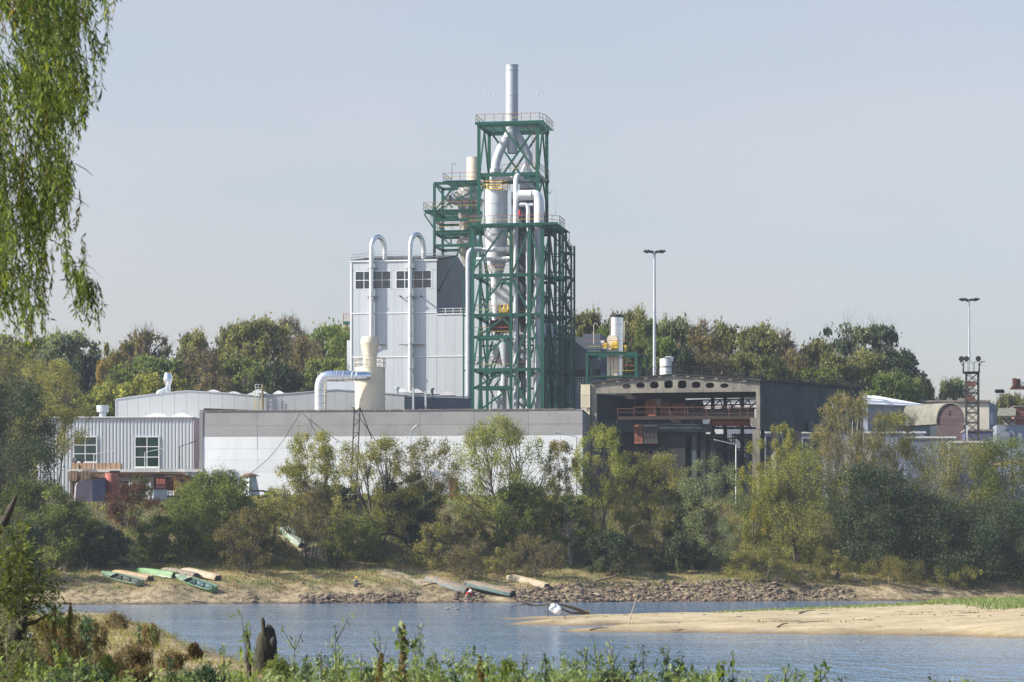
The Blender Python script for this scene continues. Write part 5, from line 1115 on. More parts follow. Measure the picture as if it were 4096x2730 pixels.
# small railed floodlight tower and crane cabin
s_ = Fr(z6(1200, 0)[0], 430, 0, ZG); q = s_.P(*z6(1211, 915), 0)
sl_ = thing('small_floodlight_tower', 'small pale railed floodlight tower above the far rooftops', 'tower', Vector((q.x, q.y, ZG)))
b = MB()
for d in (-.25, .25): b.beam(Vector((q.x + d, q.y, ZG)), Vector((q.x + d, q.y, s_.zg + s_.w(*z6(1211, 850)))), .1)
zz = s_.zg + s_.w(*z6(1211, 850))
for i in range(16): a = ZG + (zz - ZG) * i / 16; b.beam(Vector((q.x - .25, q.y, a)), Vector((q.x + .25, q.y, a + .8)), .06)
b.build('leg', 'dark', sl_)
b = MB()
for x in (1187, 1200, 1220, 1236): p = s_.P(*z6(x, 850)); b.beam(p, p + Vector((0, 0, 1.0)), .07)
for y in (850, 836, 822): b.beam(s_.P(*z6(1187, y)), s_.P(*z6(1236, y)), .08)
b.build('platform', 'pale', sl_)
for x in (1194, 1208, 1222, 1236): p = s_.P(*z6(x, 806)); b = MB(); b.tube([p, p + Vector((0, -.3, -.15))], [.22, .3], 10); b.build('floodlight', 'dark', sl_)
cc = Fr(4036, 360, 0, ZG); q = cc.P(*z6(1300, 795))
cr = thing('crane_cabin', 'rusty crane cabin on a railed boom, cut off at the right edge of the sky', 'crane', Vector((q.x + 8, q.y, ZG)))
b = MB(); b.beam(cc.P(*z6(1290, 793)), cc.P(*z6(1500, 793)), .9, .2); b.beam(cc.P(*z6(1300, 782)), cc.P(*z6(1390, 784)), .5, .25); b.build('boom', 'rust', cr)
b = MB(); cc.box(b, cc.u(z6(1308, 0)[0]), cc.u(z6(1330, 0)[0]), -.5, .6, cc.w(*z6(1300, 780)), cc.w(*z6(1300, 722))); cc.box(b, cc.u(z6(1331, 0)[0]), cc.u(z6(1360, 0)[0]), -.3, .6, cc.w(*z6(1300, 780)), cc.w(*z6(1300, 726))); b.build('cabin', 'rust', cr)
b = MB()
for x in (1290, 1303, 1372, 1387): p = cc.P(*z6(x, 790)); b.beam(p, p + Vector((0, 0, .95)), .06)
for y in (752, 770): b.beam(cc.P(*z6(1290, y)), cc.P(*z6(1306, y)), .06); b.beam(cc.P(*z6(1362, y)), cc.P(*z6(1420, y)), .06)
b.beam(cc.P(*z6(1360, 770)), cc.P(*z6(1395, 750)), .08); b.build('railing', 'pale', cr)
b = MB(); p = cc.P(*z6(1490, 793)); b.beam(Vector((p.x, p.y, ZG)), p, .8); b.build('mast', 'rust', cr)
# zinc fence, awning and pale low wall on the right
Z_ = Fr(z6(1150, 0)[0], 368, 2, ZG - .4); uz = Z_.u(4260)
fz = thing('zinc_fence', 'pale zinc corrugated fence at the right above the bushes', 'fence', Z_.G(0, 0, 0))
wz1 = Z_.w(*z6(1200, 1175)); n = 60
for i in range(n): b = MB(); a = uz * i / n; b.prism([Z_.G(a, .05, 0), Z_.G(a + uz / n * .3, -.03, 0), Z_.G(a + uz / n * .7, -.03, 0), Z_.G(a + uz / n * .97, .05, 0)], Vector((0, 0, wz1 + rnd.uniform(-.02, .02)))); b.build('fence_sheet', 'fence', fz)
A_ = Fr(z6(980, 0)[0], 384, 4, ZG)
aw = shell(A_, 'open_shed', 'small open shed with a grey sloping roof in front of the cream block', A_.u(z6(1172, 0)[0]), A_.w(*z6(1172, 1090)), 6, 'violet', 'oldconc', 'shed')
Lw = Fr(z6(555, 0)[0], 366, 1, ZG - .4)
shell(Lw, 'low_white_wall', 'low white wall top glimpsed between the bushes at right', Lw.u(z6(905, 0)[0]), Lw.w(*z6(600, 1140)), .5, 'bluish', 'roofw', 'wall')
Lv = Fr(z6(870, 0)[0], 362, 1, ZG - .4)
shell(Lv, 'low_white_canopy', 'low white canopy strip below the lattice tower', Lv.u(z6(1130, 0)[0]), Lv.w(*z6(1000, 1172)), 2, 'bluish', 'roofw', 'canopy')
Lp = Fr(2740, 392, 3, ZG)
shell(Lp, 'pale_workshop', 'sunlit pale workshop wall seen through the open derelict hall', Lp.u(3060), Lp.w(2740, 1600), 8, 'roofw', 'roofw')
Lu = Fr(z4(1530, 0)[0], 372, 1, ZG - .4)
shell(Lu, 'pale_yard_wall', 'pale lilac yard wall seen under the dark sheeting', Lu.u(3700), Lu.w(3000, 1735), .4, 'fence', 'roofw', 'wall')
# ---------------------------------------------------------------- lamps in the yard
def lamp(sx, sy0, sytop, D, ax, ay, label, m='galv', r=.06):
    x = wx(sx, D); zt = wz(sytop, D); z0 = gz(x, D); t = thing('street_lamp', label, 'street lamp', (x, D, z0), 'yard lamps')
    b = MB(); b.tube([(x, D, z0), (x, D, zt)], [r * 1.3, r], 8); b.build('pole', m, t)
    q = Vector((wx(ax, D), D - .3, wz(ay, D))); b = MB(); b.tube([(x, D, zt), q], r * .7, 6); b.build('arm', m, t)
    b = MB(); e = (q - Vector((x, D, zt))).normalized(); b.beam(q - e * .1, q + e * .7, .22, .1); b.build('lamp_head', m, t)
lamp(376 / 1, 1960, 1819, 341, 445, 1805, 'thin yard lamp in front of the left tall window', 'galv')
lamp(580, 1900, 1810, 341, 650, 1796, 'thin yard lamp in front of the right tall window', 'galv')
lamp(718, 1900, 1788, 341, 764, 1773, 'dark yard lamp near the right end of the ribbed building', 'dark')
lamp(2305, 1920, 1747, 334, 2240, 1736, 'grey yard lamp against the right end of the whitewashed wall', 'galv', .07)
lamp(2944, 1900, 1780, 343, 2878, 1765, 'white angled yard lamp in front of the open derelict hall', 'white', .065)
lamp(1643, 1760, 1722, 333, 1655, 1713, 'short lamp arm against the whitewashed wall above the bushes', 'galv', .06)
q = Vector((wx(319, 340), 340, gz(wx(319, 340), 340)))
t = thing('floodlight_post', 'dark post with two floodlights beside the wrapped timber', 'floodlight', q)
zt = wz(1862, 340); b = MB(); b.beam(q, Vector((q.x, q.y, zt)), .2); b.build('post', 'dark', t)
for d in (-.45, .25): b = MB(); b.tube([(q.x + d, 340, zt + .35), (q.x + d * 1.4, 339.6, zt + .6)], [.15, .36], 12); b.build('floodlight', 'dark', t)

# ---------------------------------------------------------------- timber stacks and yard clutter
def pack(name, label, sx0, sx1, sy0, sy1, D, depth, m, planks=0, top=None, group=None, cat='timber'):
    x0, x1, za, zb = wx(sx0, D), wx(sx1, D), wz(sy0, D), wz(sy1, D)
    t = thing(name, label, cat, (x0, D, za), group)
    if planks:
        n = planks
        for i in range(n):
            b = MB(); z = za + (zb - za) * i / n; k = rnd.uniform(-.04, .04); b.box((x0 + k, D + rnd.uniform(0, .04), z), (x1 + k, D + depth, z + (zb - za) / n - .03)); b.build('plank_layer', m, t)
    else:
        b = MB(); b.box((x0, D, za), (x1, D + depth, zb)); b.build('bundle', m, t)
        for f in (.3, .7): b = MB(); b.box((x0 + (x1 - x0) * f, D - .01, za), (x0 + (x1 - x0) * f + .05, D + depth + .01, zb + .01)); b.build('strap', 'dark', t)
    if top: b = MB(); b.box((x0 - .1, D - .12, zb - .28), (x1 + .1, D + depth + .1, zb + .07)); b.build('cover_sheet', top, t)
    zg0 = min(gz(x0, D), gz(x1, D)) - .1
    if za > zg0 + .2:
        nn = max(2, int((x1 - x0) / 1.6)); 
        for i in range(nn): b = MB(); xx = x0 + .1 + (x1 - x0 - .5) * i / max(1, nn - 1); b.box((xx, D + .15, zg0), (xx + .3, D + depth - .1, za - .01)); b.build('trestle', 'wood', t)
    return t
for i, (a, c) in enumerate([(288, 328), (330, 378), (381, 422), (424, 480)]):
    pack('timber_bundle', ['brown wrapped timber bundle at the left end of the upper row', 'brown wrapped timber bundle beside the floodlight post', 'brown wrapped timber bundle third in the upper row under the window', 'longest brown wrapped timber bundle, right end of the upper row'][i], a, c, 1877, 1853, 342.5, 2, 'wrap', group='wrapped timber bundles')
pack('timber_stack', 'long pale covered timber stack below the tall windows', 275, 640, 1896, 1880, 340, 4, 'lumber', 2, 'roofw')
pack('timber_stack', 'orange brown timber stack at the right end of the long pale stack', 640, 742, 1899, 1879, 339.5, 4, 'wrap', 0, 'roofw')
pack('concrete_bin', 'pale grey flat roofed box against the whitewashed wall corner', 743, 806, 1910, 1880, 338, 3, 'pale', 0, 'roofw', cat='box')
for i, (a, c) in enumerate([(360, 393), (396, 432), (434, 470)]):
    pack('sawn_timber', ['left stack of fresh sawn timber above the mauve shed', 'middle stack of fresh sawn timber beside the red tank', 'right stack of fresh sawn timber behind the red tank'][i], a, c, 1916, 1897, 337, 2, 'lumber', 4, group='fresh sawn timber stacks')
for i, (a, c) in enumerate([(276, 308), (322, 358)]):
    pack('timber_bundle', ['shaded brown bundle behind the mauve shed, leftmost of the lower row', 'shaded brown bundle directly above the mauve shed'][i], a, c, 1925, 1885, 336, 2, 'wrap', group='lower brown bundles')
pack('brown_lean_to', 'long brown flat lean-to roof behind the red tank', 470, 640, 1925, 1897, 335, 3, 'wood', 0, 'rust', cat='shed')
pack('flat_black_roof', 'thin dark flat roof over the rusty crates', 600, 730, 1902, 1897, 331.5, 5, 'black', cat='roof')
def shed(name, label, Fz, su0, su1, syb, syt, depth, wall, roof, door=None, side=None, cat='shed', peak=0):
    t = thing(name, label, cat, Fz.G(0, 0, 0)); a, c = 0, Fz.u(su1); w0 = Fz.w(su0, syb); w1 = Fz.w(su0, syt)
    b = MB(); Fz.box(b, a, c, .02, depth, min(w0, 0) - .6, w1); b.build('wall', wall, t)
    b = MB(); Fz.box(b, a - .12, c + .12, -.1, depth + .1, w1 + .005, w1 + .1); b.build('roof', roof, t)
    if door:
        for (f0, f1) in door: b = MB(); Fz.box(b, c * f0 + .03, c * f1 - .03, -.03, .018, w0 + .05, w1 - .12); b.build('door', side or wall, t)
    return t
def frg(sx, D, th): return Fr(sx, D, th, gz(wx(sx, D), D))
f = Fr(367, 324, -12, wz(2010, 324)); t = shed('mauve_shed', 'domed mauve metal shed with a blue-violet double door', f, 367, 422, 2010, 1916, 3.2, 'mauve', 'rust', [(0, .5), (.5, 1)], 'violet')
b = MB(); 
pl = [f.G(-.02 - 1.75 * (1 - math.cos(a)) * .5 * 2 * .5, .3 + 0, 0) for a in (0,)]
hx = f.w(367, 1914); prof = [(0, 0), (0, hx)] + [(-1.9 * math.sin(a) * .9, hx - (hx * .32) * (1 - math.cos(a))) for a in (.3, .7, 1.1, 1.5)] + [(-1.9, 0)]
b.prism([f.G(-.02 + u, .3, w_ - (.6 if w_ == 0 else 0)) for u, w_ in prof], f.G(0, 2.6, 0) - f.G(0, 0, 0)); b.build('domed_side', 'mauve', t)
q = Vector((wx(447, 327), 327, wz(2000, 327))); k = 327 / F
t = thing('red_tank', 'upright dusty red cylindrical tank beside the mauve shed', 'tank', q)
b = MB(); b.lathe([(26 * k, -1), (26 * k, wz(1893, 327) - q.z)], q, 28); b.build('shell', 'tankred', t)
b = MB(); b.lathe([(26.6 * k, wz(1893.5, 327) - q.z), (26.6 * k, wz(1890, 327) - q.z)], q, 28); b.build('rim', 'rust', t)
b = MB(); b.box(q + Vector((-.2, -.4, wz(1889, 327) - q.z)), q + Vector((.9, .4, wz(1884, 327) - q.z))); b.build('lid_beam', 'dark', t)
f = Fr(624, 329, 3, wz(1940, 329)); shed('rusty_crate', 'rusty red steel crate, left one above the pale grey box', f, 624, 662, 1940, 1910, 2, 'rust', 'rust', [(0, .33), (.33, .66), (.66, 1)], 'rustred', 'crate')
f = Fr(664, 329.5, 3, wz(1940, 329)); shed('rusty_crate', 'darker rusty steel crate, right of the red one', f, 664, 691, 1940, 1908, 2, 'rust', 'wood', [(0, .5), (.5, 1)], 'rust', 'crate')
f = Fr(697, 328, -8, wz(1965, 328)); t = shed('ochre_container', 'rust stained ochre metal container with a dark hatch', f, 697, 762, 1965, 1905, 2.5, 'rustyel', 'rust', [(.0, .45)], 'rustyel')
b = MB(); f.box(b, .7, 1.05, -.06, 0, 1.0, 1.35); b.build('hatch', 'dark', t)
f = Fr(762, 330, 0, wz(1940, 330)); shed('small_crate', 'small cream topped crate beside the ochre container', f, 762, 806, 1935, 1910, 2, 'wood', 'creamwall', [(0, .6)], 'dark', 'crate')
f = Fr(616, 322, -30, wz(2020, 322)); shed('pale_box_shed', 'small pale grey box shed with a rusty flat roof, below the rusty crates', f, 616, 668, 2020, 1957, 1.7, 'pale', 'rust')
b_ = Fr(1056, 326, 0, wz(2030, 326)); t = shed('lime_shed', 'lime green shed half hidden by bushes at the foot of the white wall', b_, 1056, 1093, 2030, 1968, 2.4, 'dark', 'black', None)
b = MB(); b_.box(b, .72, 1.1, -.08, 0, -.6, b_.w(1056, 1969)); b_.box(b, 0, .72, -.08, 0, b_.w(1056, 1982), b_.w(1056, 1969)); b.build('door_frame', 'lime', t)
b = MB(); b_.box(b, -1.6, 0, .0, 2, b_.w(1056, 1966), b_.w(1056, 1961)); b.build('eave', 'black', t)
q = Vector((wx(1000, 333), 333, wz(1985, 333))); t = thing('tapered_hut', 'small tapered grey hut with a brown tiled cap against the whitewashed wall', 'hut', q); k = 333 / F
b = MB(); h1 = wz(1906, 333) - q.z; b.lathe([(44 * k, -.5), (24 * k, h1)], q, 4, smooth=False); b.build('wall', 'pale', t)
b = MB(); b.lathe([(40 * k, h1 + .01), (16 * k, h1 + .32), (.02, h1 + .36)], q, 4, smooth=False); b.build('roof', 'rust', t)
# brick ruin glimpsed between the trees
f = Fr(1796, 331, 0, wz(2050, 331)); t = thing('brick_wall', 'pale red brick wall piece glimpsed between the trees below the whitewashed wall', 'wall', f.G(0, 0, 0))
u1 = f.u(1834); hh = f.w(1796, 1912)
for j in range(26):
    for i in range(3): b = MB(); a = u1 * (i + .5 * (j % 2)) / 3; c = min(u1, a + u1 / 3 - .03); f.box(b, a, c, rnd.uniform(-.01, .01), .3, hh * j / 26, hh * (j + 1) / 26 - .02); b.build('brick', 'brick', t)
b = MB(); f.box(b, .03, u1 - .03, .03, .28, 0, hh - .04); b.build('mortar_core', 'brickm', t)
# timber heap on the far right below the fence
for i in range(26):
    D = 352 + rnd.uniform(-1.5, 1.5); sx = 3960 + rnd.uniform(0, 240); sy = 1838 + rnd.uniform(0, 60); x = wx(sx, D); z = wz(sy, D)
    b = MB(); a = rnd.uniform(-.2, .35); b.beam(Vector((-1.3, .2, -.25 + a * .2)), Vector((1.3, -.2, .1 + a * .3)), rnd.uniform(.2, .4), .12)
    o = b.build('timber_log', 'lumber', None, (0, 0, 0)); o.location = (x, D, z); o['label'] = 'fresh orange timber offcut in the heap at the right edge below the zinc fence'; o['category'] = 'timber'; o['group'] = 'timber heap at right'
hp = MB(); hp.lathe([(6, -1.2), (4.5, .3), (2, 1.3), (.1, 1.6)], (wx(4090, 354), 354.5, gz(wx(4090, 354), 354)), 14); tag(hp.build('timber_heap_core', 'wood', None, (wx(4090, 354), 354.5, 12)), 'grey mound under the timber offcuts at the right edge', 'heap')

# ---------------------------------------------------------------- boats
def boat(label, bow, stern_sx, L, col1, col2, upside, rim='white', W=1.35, H=.48, seat=True, D=None, lift=0.0):
    """bow=(sx,sy) and stern column; length L decides the depth between the two"""
    sb = ghit(stern_sx[0], stern_sx[1]); ybase = sb.y
    k = ybase / F; dx = (stern_sx[0] - bow[0]) * k; L = max(L, dx * 1.04); dy = math.sqrt(max(.1, L * L - dx * dx))
    A = Vector((sb.x, sb.y, gz(sb.x, sb.y))); B_ = Vector((sb.x - dx, sb.y + dy, 0)); B_.z = max(gz(B_.x, B_.y), A.z + .35)
    t = thing('wooden_boat', label, 'boat', A, 'rowing boats on the bank')
    ex = (B_ - A).normalized(); ey = Vector((0, 0, 1)).cross(ex).normalized(); ez = ex.cross(ey)
    if upside: roll = rnd.uniform(-.05, .05)
    else: roll = -.34
    ey, ez = ey * math.cos(roll) + ez * math.sin(roll), ez * math.cos(roll) - ey * math.sin(roll)
    def pt(s, y, z):
        if upside: z = H + .04 - z
        return A + ex * (s * L) + ey * y + ez * (z + lift + .03)
    S_ = [0, .02, .12, .25, .4, .55, .7, .8, .88, .94, .98, 1.0]
    wd = [.36, .40, .46, .49, .50, .49, .44, .36, .27, .18, .09, .02]
    sheer = [H * .95, H * .95, H * .92, H * .9, H * .88, H * .9, H * .95, H * 1.0, H * 1.06, H * 1.1, H * 1.13, H * 1.15]
    keel = [.05, .04, .0, 0, 0, 0, 0, .02, .06, .13, .22, .33]
    def ring(i, inset=0, dz=0):
        s, w_, h, kl = S_[i], wd[i] * W - inset, sheer[i], keel[i] + dz; w_ = max(w_, .01)
        return [(s, -w_, h), (s, -w_ * .9, (h + kl) * .5), (s, -w_ * .68, kl), (s, w_ * .68, kl), (s, w_ * .9, (h + kl) * .5), (s, w_, h)]
    def skin(inset, dz):
        vs = []; 
        for i in range(len(S_)): vs += [pt(*p) for p in ring(i, inset, dz)]
        fs = [(i * 6 + j, i * 6 + j + 1, (i + 1) * 6 + j + 1, (i + 1) * 6 + j) for i in range(len(S_) - 1) for j in range(5)]
        fs.append(tuple(range(6))); return vs, fs
    b = MB(); b.add(*skin(0, 0), smooth=False); b.build('hull', col1, t)
    if not upside:
        b = MB(); b.add(*skin(.035, .03)); b.build('inner_hull', col2, t)
    elif rim != 'white':
        b = MB()
        for sg in (-1, 1):
            vs = []
            for i in range(len(S_)):
                w_ = max(.01, wd[i] * W) + .012; vs += [pt(S_[i], sg * w_, sheer[i]), pt(S_[i], sg * w_ * .9, (sheer[i] + keel[i]) * .45)]
            b.add(vs, [(i * 2, i * 2 + 1, i * 2 + 3, i * 2 + 2) for i in range(len(S_) - 1)])
        b.build('side_planking', rim, t)
    b = MB()
    for sgn in (-1, 1):
        pr_ = [pt(S_[i], sgn * (wd[i] * W + .012), sheer[i] + .01) for i in range(len(S_))]
        for p, q_ in zip(pr_[:-1], pr_[1:]): b.beam(p, q_, .06, .07)
    b.build('gunwale', rim, t)
    if not upside:
        b = MB(); n0 = 6; vs = []
        for i in range(n0, len(S_)): vs += [pt(S_[i], -wd[i] * W, sheer[i] + .02), pt(S_[i], 0, sheer[i] + .06), pt(S_[i], wd[i] * W, sheer[i] + .02)]
        m_ = len(S_) - n0; b.add(vs, [(i * 3 + j, (i + 1) * 3 + j, (i + 1) * 3 + j + 1, i * 3 + j + 1) for i in range(m_ - 1) for j in range(2)]); b.build('foredeck', rim, t)
        for s in (.12, .36, .58):
            b = MB(); b.hexa([pt(s, -.44 * W, H * .6), pt(s + .05, -.44 * W, H * .6), pt(s + .05, .44 * W, H * .6), pt(s, .44 * W, H * .6), pt(s, -.44 * W, H * .66), pt(s + .05, -.44 * W, H * .66), pt(s + .05, .44 * W, H * .66), pt(s, .44 * W, H * .66)]); b.build('seat', col2, t)
    else:
        for y in (-.2, 0.0, .2):
            b = MB(); pr_ = [pt(S_[i], y * W, keel[i] - .02) for i in range(1, 9)]
            for p, q_ in zip(pr_[:-1], pr_[1:]): b.beam(p, q_, .05, .045)
            b.build('keel_strip', col1, t)
    b = MB(); b.add([pt(-.003, y, z) for _, y, z in ring(0)], [tuple(range(6))]); b.build('transom', 'dark' if upside else col1, t)
    return t, pt
def zf(x, y): return (x / 1.681, 1900 + y / 1.681)
def zg_(x, y): return (1300 + x / 1.681, 1900 + y / 1.681)
M['b_green'] = mat('boat_light_green', (.105, .225, .075), (.075, .165, .06), 1.2, .55, c3=(.36, .40, .26), lo=.4, hi=.85)
M['b_green2'] = mat('boat_faded_green', (.20, .28, .17), (.14, .22, .14), 1.0, .6, c3=(.45, .42, .30), lo=.35, hi=.7)
M['b_teal'] = mat('boat_faded_teal', (.15, .175, .16), (.11, .13, .12), 1.2, .65, c3=(.30, .20, .16), lo=.35, hi=.75)
M['b_dteal'] = mat('boat_deep_teal', (.04, .10, .095), (.03, .07, .07), 1.2, .6)
M['b_rust'] = mat('boat_bottom_brown_teal', (.24, .17, .115), (.16, .13, .10), 1.4, .8, c3=(.13, .16, .15), lo=.4, hi=.7)
M['b_tan'] = mat('boat_orange_tan', (.33, .23, .12), (.26, .18, .10), 1.3, .7, c3=(.36, .27, .18), lo=.4, hi=.8)
M['b_cream'] = mat('boat_bleached_cream', (.40, .33, .23), (.33, .26, .18), 1.3, .75, c3=(.35, .27, .18), lo=.4, hi=.8)
M['b_pale'] = mat('boat_pale_green_grey', (.27, .31, .26), (.20, .25, .21), 1.0, .6)
M['b_in'] = mat('boat_dark_inside', (.06, .075, .06), (.04, .055, .045), 2, .7)
bs = []
bs.append(boat('upright pale green boat, leftmost on the sand', zf(652, 668), zf(945, 750), 5.6, 'b_green2', 'b_in', False, 'b_green2'))
bs.append(boat('overturned orange tan boat between the leftmost boat and the bright green one', zf(715, 630), zf(1010, 716), 5.6, 'b_tan', 'wood', True, 'wood'))
b3, pt3 = boat('overturned bright green boat with faded white lettering on its bow', zf(875, 640), zf(1180, 700), 5.9, 'b_green', 'wood', True, 'white', W=1.5, H=.6)
bs.append(boat('low overturned grey brown boat just behind the bright green one', zf(1050, 640), zf(1320, 692), 5.3, 'wood', 'wood', True, 'wood', H=.38))
bs.append(boat('upright green boat with teal inside, nearest the water in the left group', zf(1150, 700), zf(1440, 792), 5.6, 'b_green', 'b_dteal', False, 'b_green2'))
bs.append(boat('overturned cream boat, rightmost of the left group', zf(1185, 612), zf(1465, 712), 5.4, 'b_cream', 'wood', True, 'b_cream'))
bs.append(boat('overturned pale green boat higher up the slope behind the twiggy shrub', zf(1850, 395), zf(2030, 492), 4.6, 'b_pale', 'wood', True, 'b_green2'))
bs.append(boat('second overturned pale boat just behind the one up the slope', zf(1880, 372), zf(2000, 420), 4.2, 'b_pale', 'wood', True, 'pale'))
bs.append(boat('overturned grey teal boat with a brown bottom, leftmost of the three by the rocks', zg_(655, 735), zg_(960, 800), 5.6, 'b_rust', 'wood', True, 'b_teal', W=1.6, H=.62))
bs.append(boat('overturned teal boat pointing down to the water, middle of the three by the rocks', zg_(920, 705), zg_(1262, 820), 6.2, 'b_rust', 'wood', True, 'b_dteal', W=1.5, H=.6))
bs.append(boat('overturned bleached cream boat, rightmost by the rocks', zg_(1212, 690), zg_(1490, 765), 5.6, 'b_cream', 'wood', True, 'b_cream'))
# faded registration number on the green boat: small raised strokes
b = MB()
for i in range(6):
    s = .80 - i * .025; 
    for j in (0, .1): p = pt3(s + .008 * (i % 2), -.5 * 1.5 * .93 + (i * -.012), .22 + j); b.beam(p + Vector((0, -.03, 0)), p + Vector((.0, -.03, .1)), .035, .03)
    p = pt3(s, -.5 * 1.5 * .93 - i * .012, .30); b.beam(p + Vector((-.05, -.03, 0)), p + Vector((.06, -.03, 0)), .03)
b.build('painted_number', 'white', b3)

# ---------------------------------------------------------------- people
def skin_chain(name, verts, edges, radii, m, parent, org):
    me = bpy.data.meshes.new(name); me.from_pydata([tuple(v) for v in verts], edges, []); me.materials.append(M[m])
    o = nobj(name, me, parent)
    md = o.modifiers.new('skin', 'SKIN'); md.use_smooth_shade = True
    for i, r_ in enumerate(radii): me.skin_vertices[0].data[i].radius = (r_, r_); me.skin_vertices[0].data[i].use_root = (i == 0)
    s = o.modifiers.new('sub', 'SUBSURF'); s.levels = 1; s.render_levels = 2
    return o
M['skin'] = mat('skin', (.52, .32, .22), (.48, .28, .19), 5, .6); M['teal_cloth'] = mat('grey_teal_jacket', (.10, .15, .15), (.07, .11, .11), 5, .9)
M['navy'] = mat('dark_trousers', (.03, .035, .05), (.045, .05, .06), 5, .9); M['pink'] = mat('pale_pink_top', (.75, .6, .58), (.7, .5, .5), 5, .9)
M['capy'] = mat('yellow_cap_cloth', (.8, .5, .03), (.75, .45, .03), 5, .8); M['redc'] = mat('red_cloth', (.5, .04, .03), (.4, .03, .03), 5, .9); M['hair'] = mat('dark_hair', (.04, .025, .02), (.03, .02, .015), 9, .7)
def person(label, sx, sy, face, top, legs, head, capm, s=1.0):
    g = ghit(sx, sy); t = thing('person', label, 'person', g); c, sn = math.cos(face), math.sin(face)
    def W_(x, y, z): return (s * (x * c - y * sn), s * (x * sn + y * c), s * z)      # +x is where they look
    pel = W_(0, 0, .22); ch_ = W_(.05, 0, .52); nk = W_(.10, 0, .72); hd = W_(.14, 0, .86)
    v = [pel, W_(.02, 0, .36), ch_, nk, W_(.12, 0, .79), hd, W_(.16, 0, .96)]; e = [(0, 1), (1, 2), (2, 3), (3, 4), (4, 5), (5, 6)]; r_ = [.13, .12, .13, .06, .055, .095, .07]
    def limb(a, pts, rr):
        p = a
        for q_, k in zip(pts, rr): v.append(q_); r_.append(k); e.append((p, len(v) - 1)); p = len(v) - 1
    for sd in (-1, 1):
        limb(2, [W_(.06, .19 * sd, .62), W_(.20, .24 * sd, .42), W_(.38, .14 * sd, .44), W_(.44, .11 * sd, .44), W_(.50, .09 * sd, .42)], [.065, .05, .04, .035, .022])
        limb(0, [W_(.05, .11 * sd, .18), W_(.40, .14 * sd, .42), W_(.52, .13 * sd, .07), W_(.64, .13 * sd, .04)], [.09, .07, .05, .04])
    skin_chain('body', v, e, r_, 'skin', t, g)
    skin_chain('jacket', [W_(0, 0, .24), W_(.02, 0, .38), ch_, W_(.06, .19, .62), W_(.20, .245, .42), W_(.36, .145, .435), W_(.06, -.19, .62), W_(.20, -.245, .42), W_(.36, -.145, .435)], [(0, 1), (1, 2), (2, 3), (3, 4), (4, 5), (2, 6), (6, 7), (7, 8)], [.155, .15, .16, .085, .068, .055, .085, .068, .055], top, t, g)
    skin_chain('trousers', [W_(0, 0, .2), W_(.05, .11, .18), W_(.40, .14, .43), W_(.51, .13, .12), W_(.05, -.11, .18), W_(.40, -.14, .43), W_(.51, -.13, .12)], [(0, 1), (1, 2), (2, 3), (0, 4), (4, 5), (5, 6)], [.15, .105, .088, .065, .105, .088, .065], legs, t, g)
    b = MB(); o3 = g + Vector(W_(.14, 0, .93)); b.lathe([(.115 * s, 0), (.12 * s, .04), (.09 * s, .1), (.02, .13)], o3, 14)
    if head == 'cap': b.beam(o3 + Vector(W_(.08, 0, .01)), o3 + Vector(W_(.22, 0, 0)), .16, .02)
    b.build('cap' if head == 'cap' else 'hair', capm, t)
    b = MB(); f0 = g + Vector(W_(.235, 0, .875)); b.lathe([(.018, -.03), (.012, .03)], f0, 6)
    for sd in (-1, 1): p = g + Vector(W_(.225, .035 * sd, .90)); b.lathe([(.012, -.008), (.012, .008)], p, 6); p = g + Vector(W_(.13, .1 * sd, .88)); b.lathe([(.02, -.03), (.02, .03)], p, 6)
    b.build('face', 'skin', t); return t
person('person in a yellow cap and dark grey jacket sitting on the stony shore', 1422, 2350, R(-35), 'teal_cloth', 'navy', 'cap', 'capy', 1.05)
person('person in a pale pink top sitting by the end of the grey teal boat', 1884, 2385, R(200), 'pink', 'redc', 'hair', 'hair', .95)
g = ghit(1866, 2350); b = MB(); b.lathe([(.2, 0), (.28, .25), (.2, .5), (.05, .6)], g, 12); tag(b.build('dark_sack', 'navy', None, g), 'dark sack lying between the two overturned boats', 'sack')

# ---------------------------------------------------------------- driftwood, bag, sticks
def branchy(name, label, cat, paths, m, org=None):
    t = thing(name, label, cat, org or paths[0][0][0])
    for pts, r0, r1 in paths:
        b = MB(); n = len(pts); b.tube(pts, [r0 + (r1 - r0) * i / (n - 1) for i in range(n)], 7); b.build('branch', m, t)
    return t
def sb(sx, sy, D): return Vector((wx(sx, D), D, wz(sy, D)))
def onbar(sx, sy):
    d = np.arange(118, 235, .1); z = ZC + (HY - sy) / F * d; g = hbar((sx - 2048) / F * d, d); k = np.nonzero(g > z)[0]
    D = float(d[k[0]]) if len(k) else 165.; return Vector((wx(sx, D), D, float(hbar(wx(sx, D), D))))
D0 = onbar(2300, 2462).y
ze = zg_
q = [sb(*ze(1780, 928), D0), sb(*ze(1730, 915), D0), sb(*ze(1660, 892), D0 - .5), sb(*ze(1590, 874), D0 - 1), sb(*ze(1540, 864), D0 - 1.5)]
branchy('driftwood', 'long forked driftwood branch propped on the sandbar tip', 'driftwood', [(q, .13, .05), ([q[0], sb(*ze(1740, 932), D0), sb(*ze(1650, 928), D0 - .6), sb(*ze(1600, 905), D0 - 1), sb(*ze(1560, 872), D0 - 1.4)], .10, .04), ([sb(*ze(1570, 868), D0 - 1), sb(*ze(1420, 880), D0 - 2), sb(*ze(1340, 862), D0 - 3), sb(*ze(1250, 830), D0 - 3)], .05, .02), ([sb(*ze(1420, 880), D0 - 2), sb(*ze(1330, 872), D0 - 2.5), sb(*ze(1250, 888), D0 - 3)], .04, .02), ([sb(*ze(1700, 925), D0), sb(*ze(1690, 905), D0)], .04, .02)], 'drift')
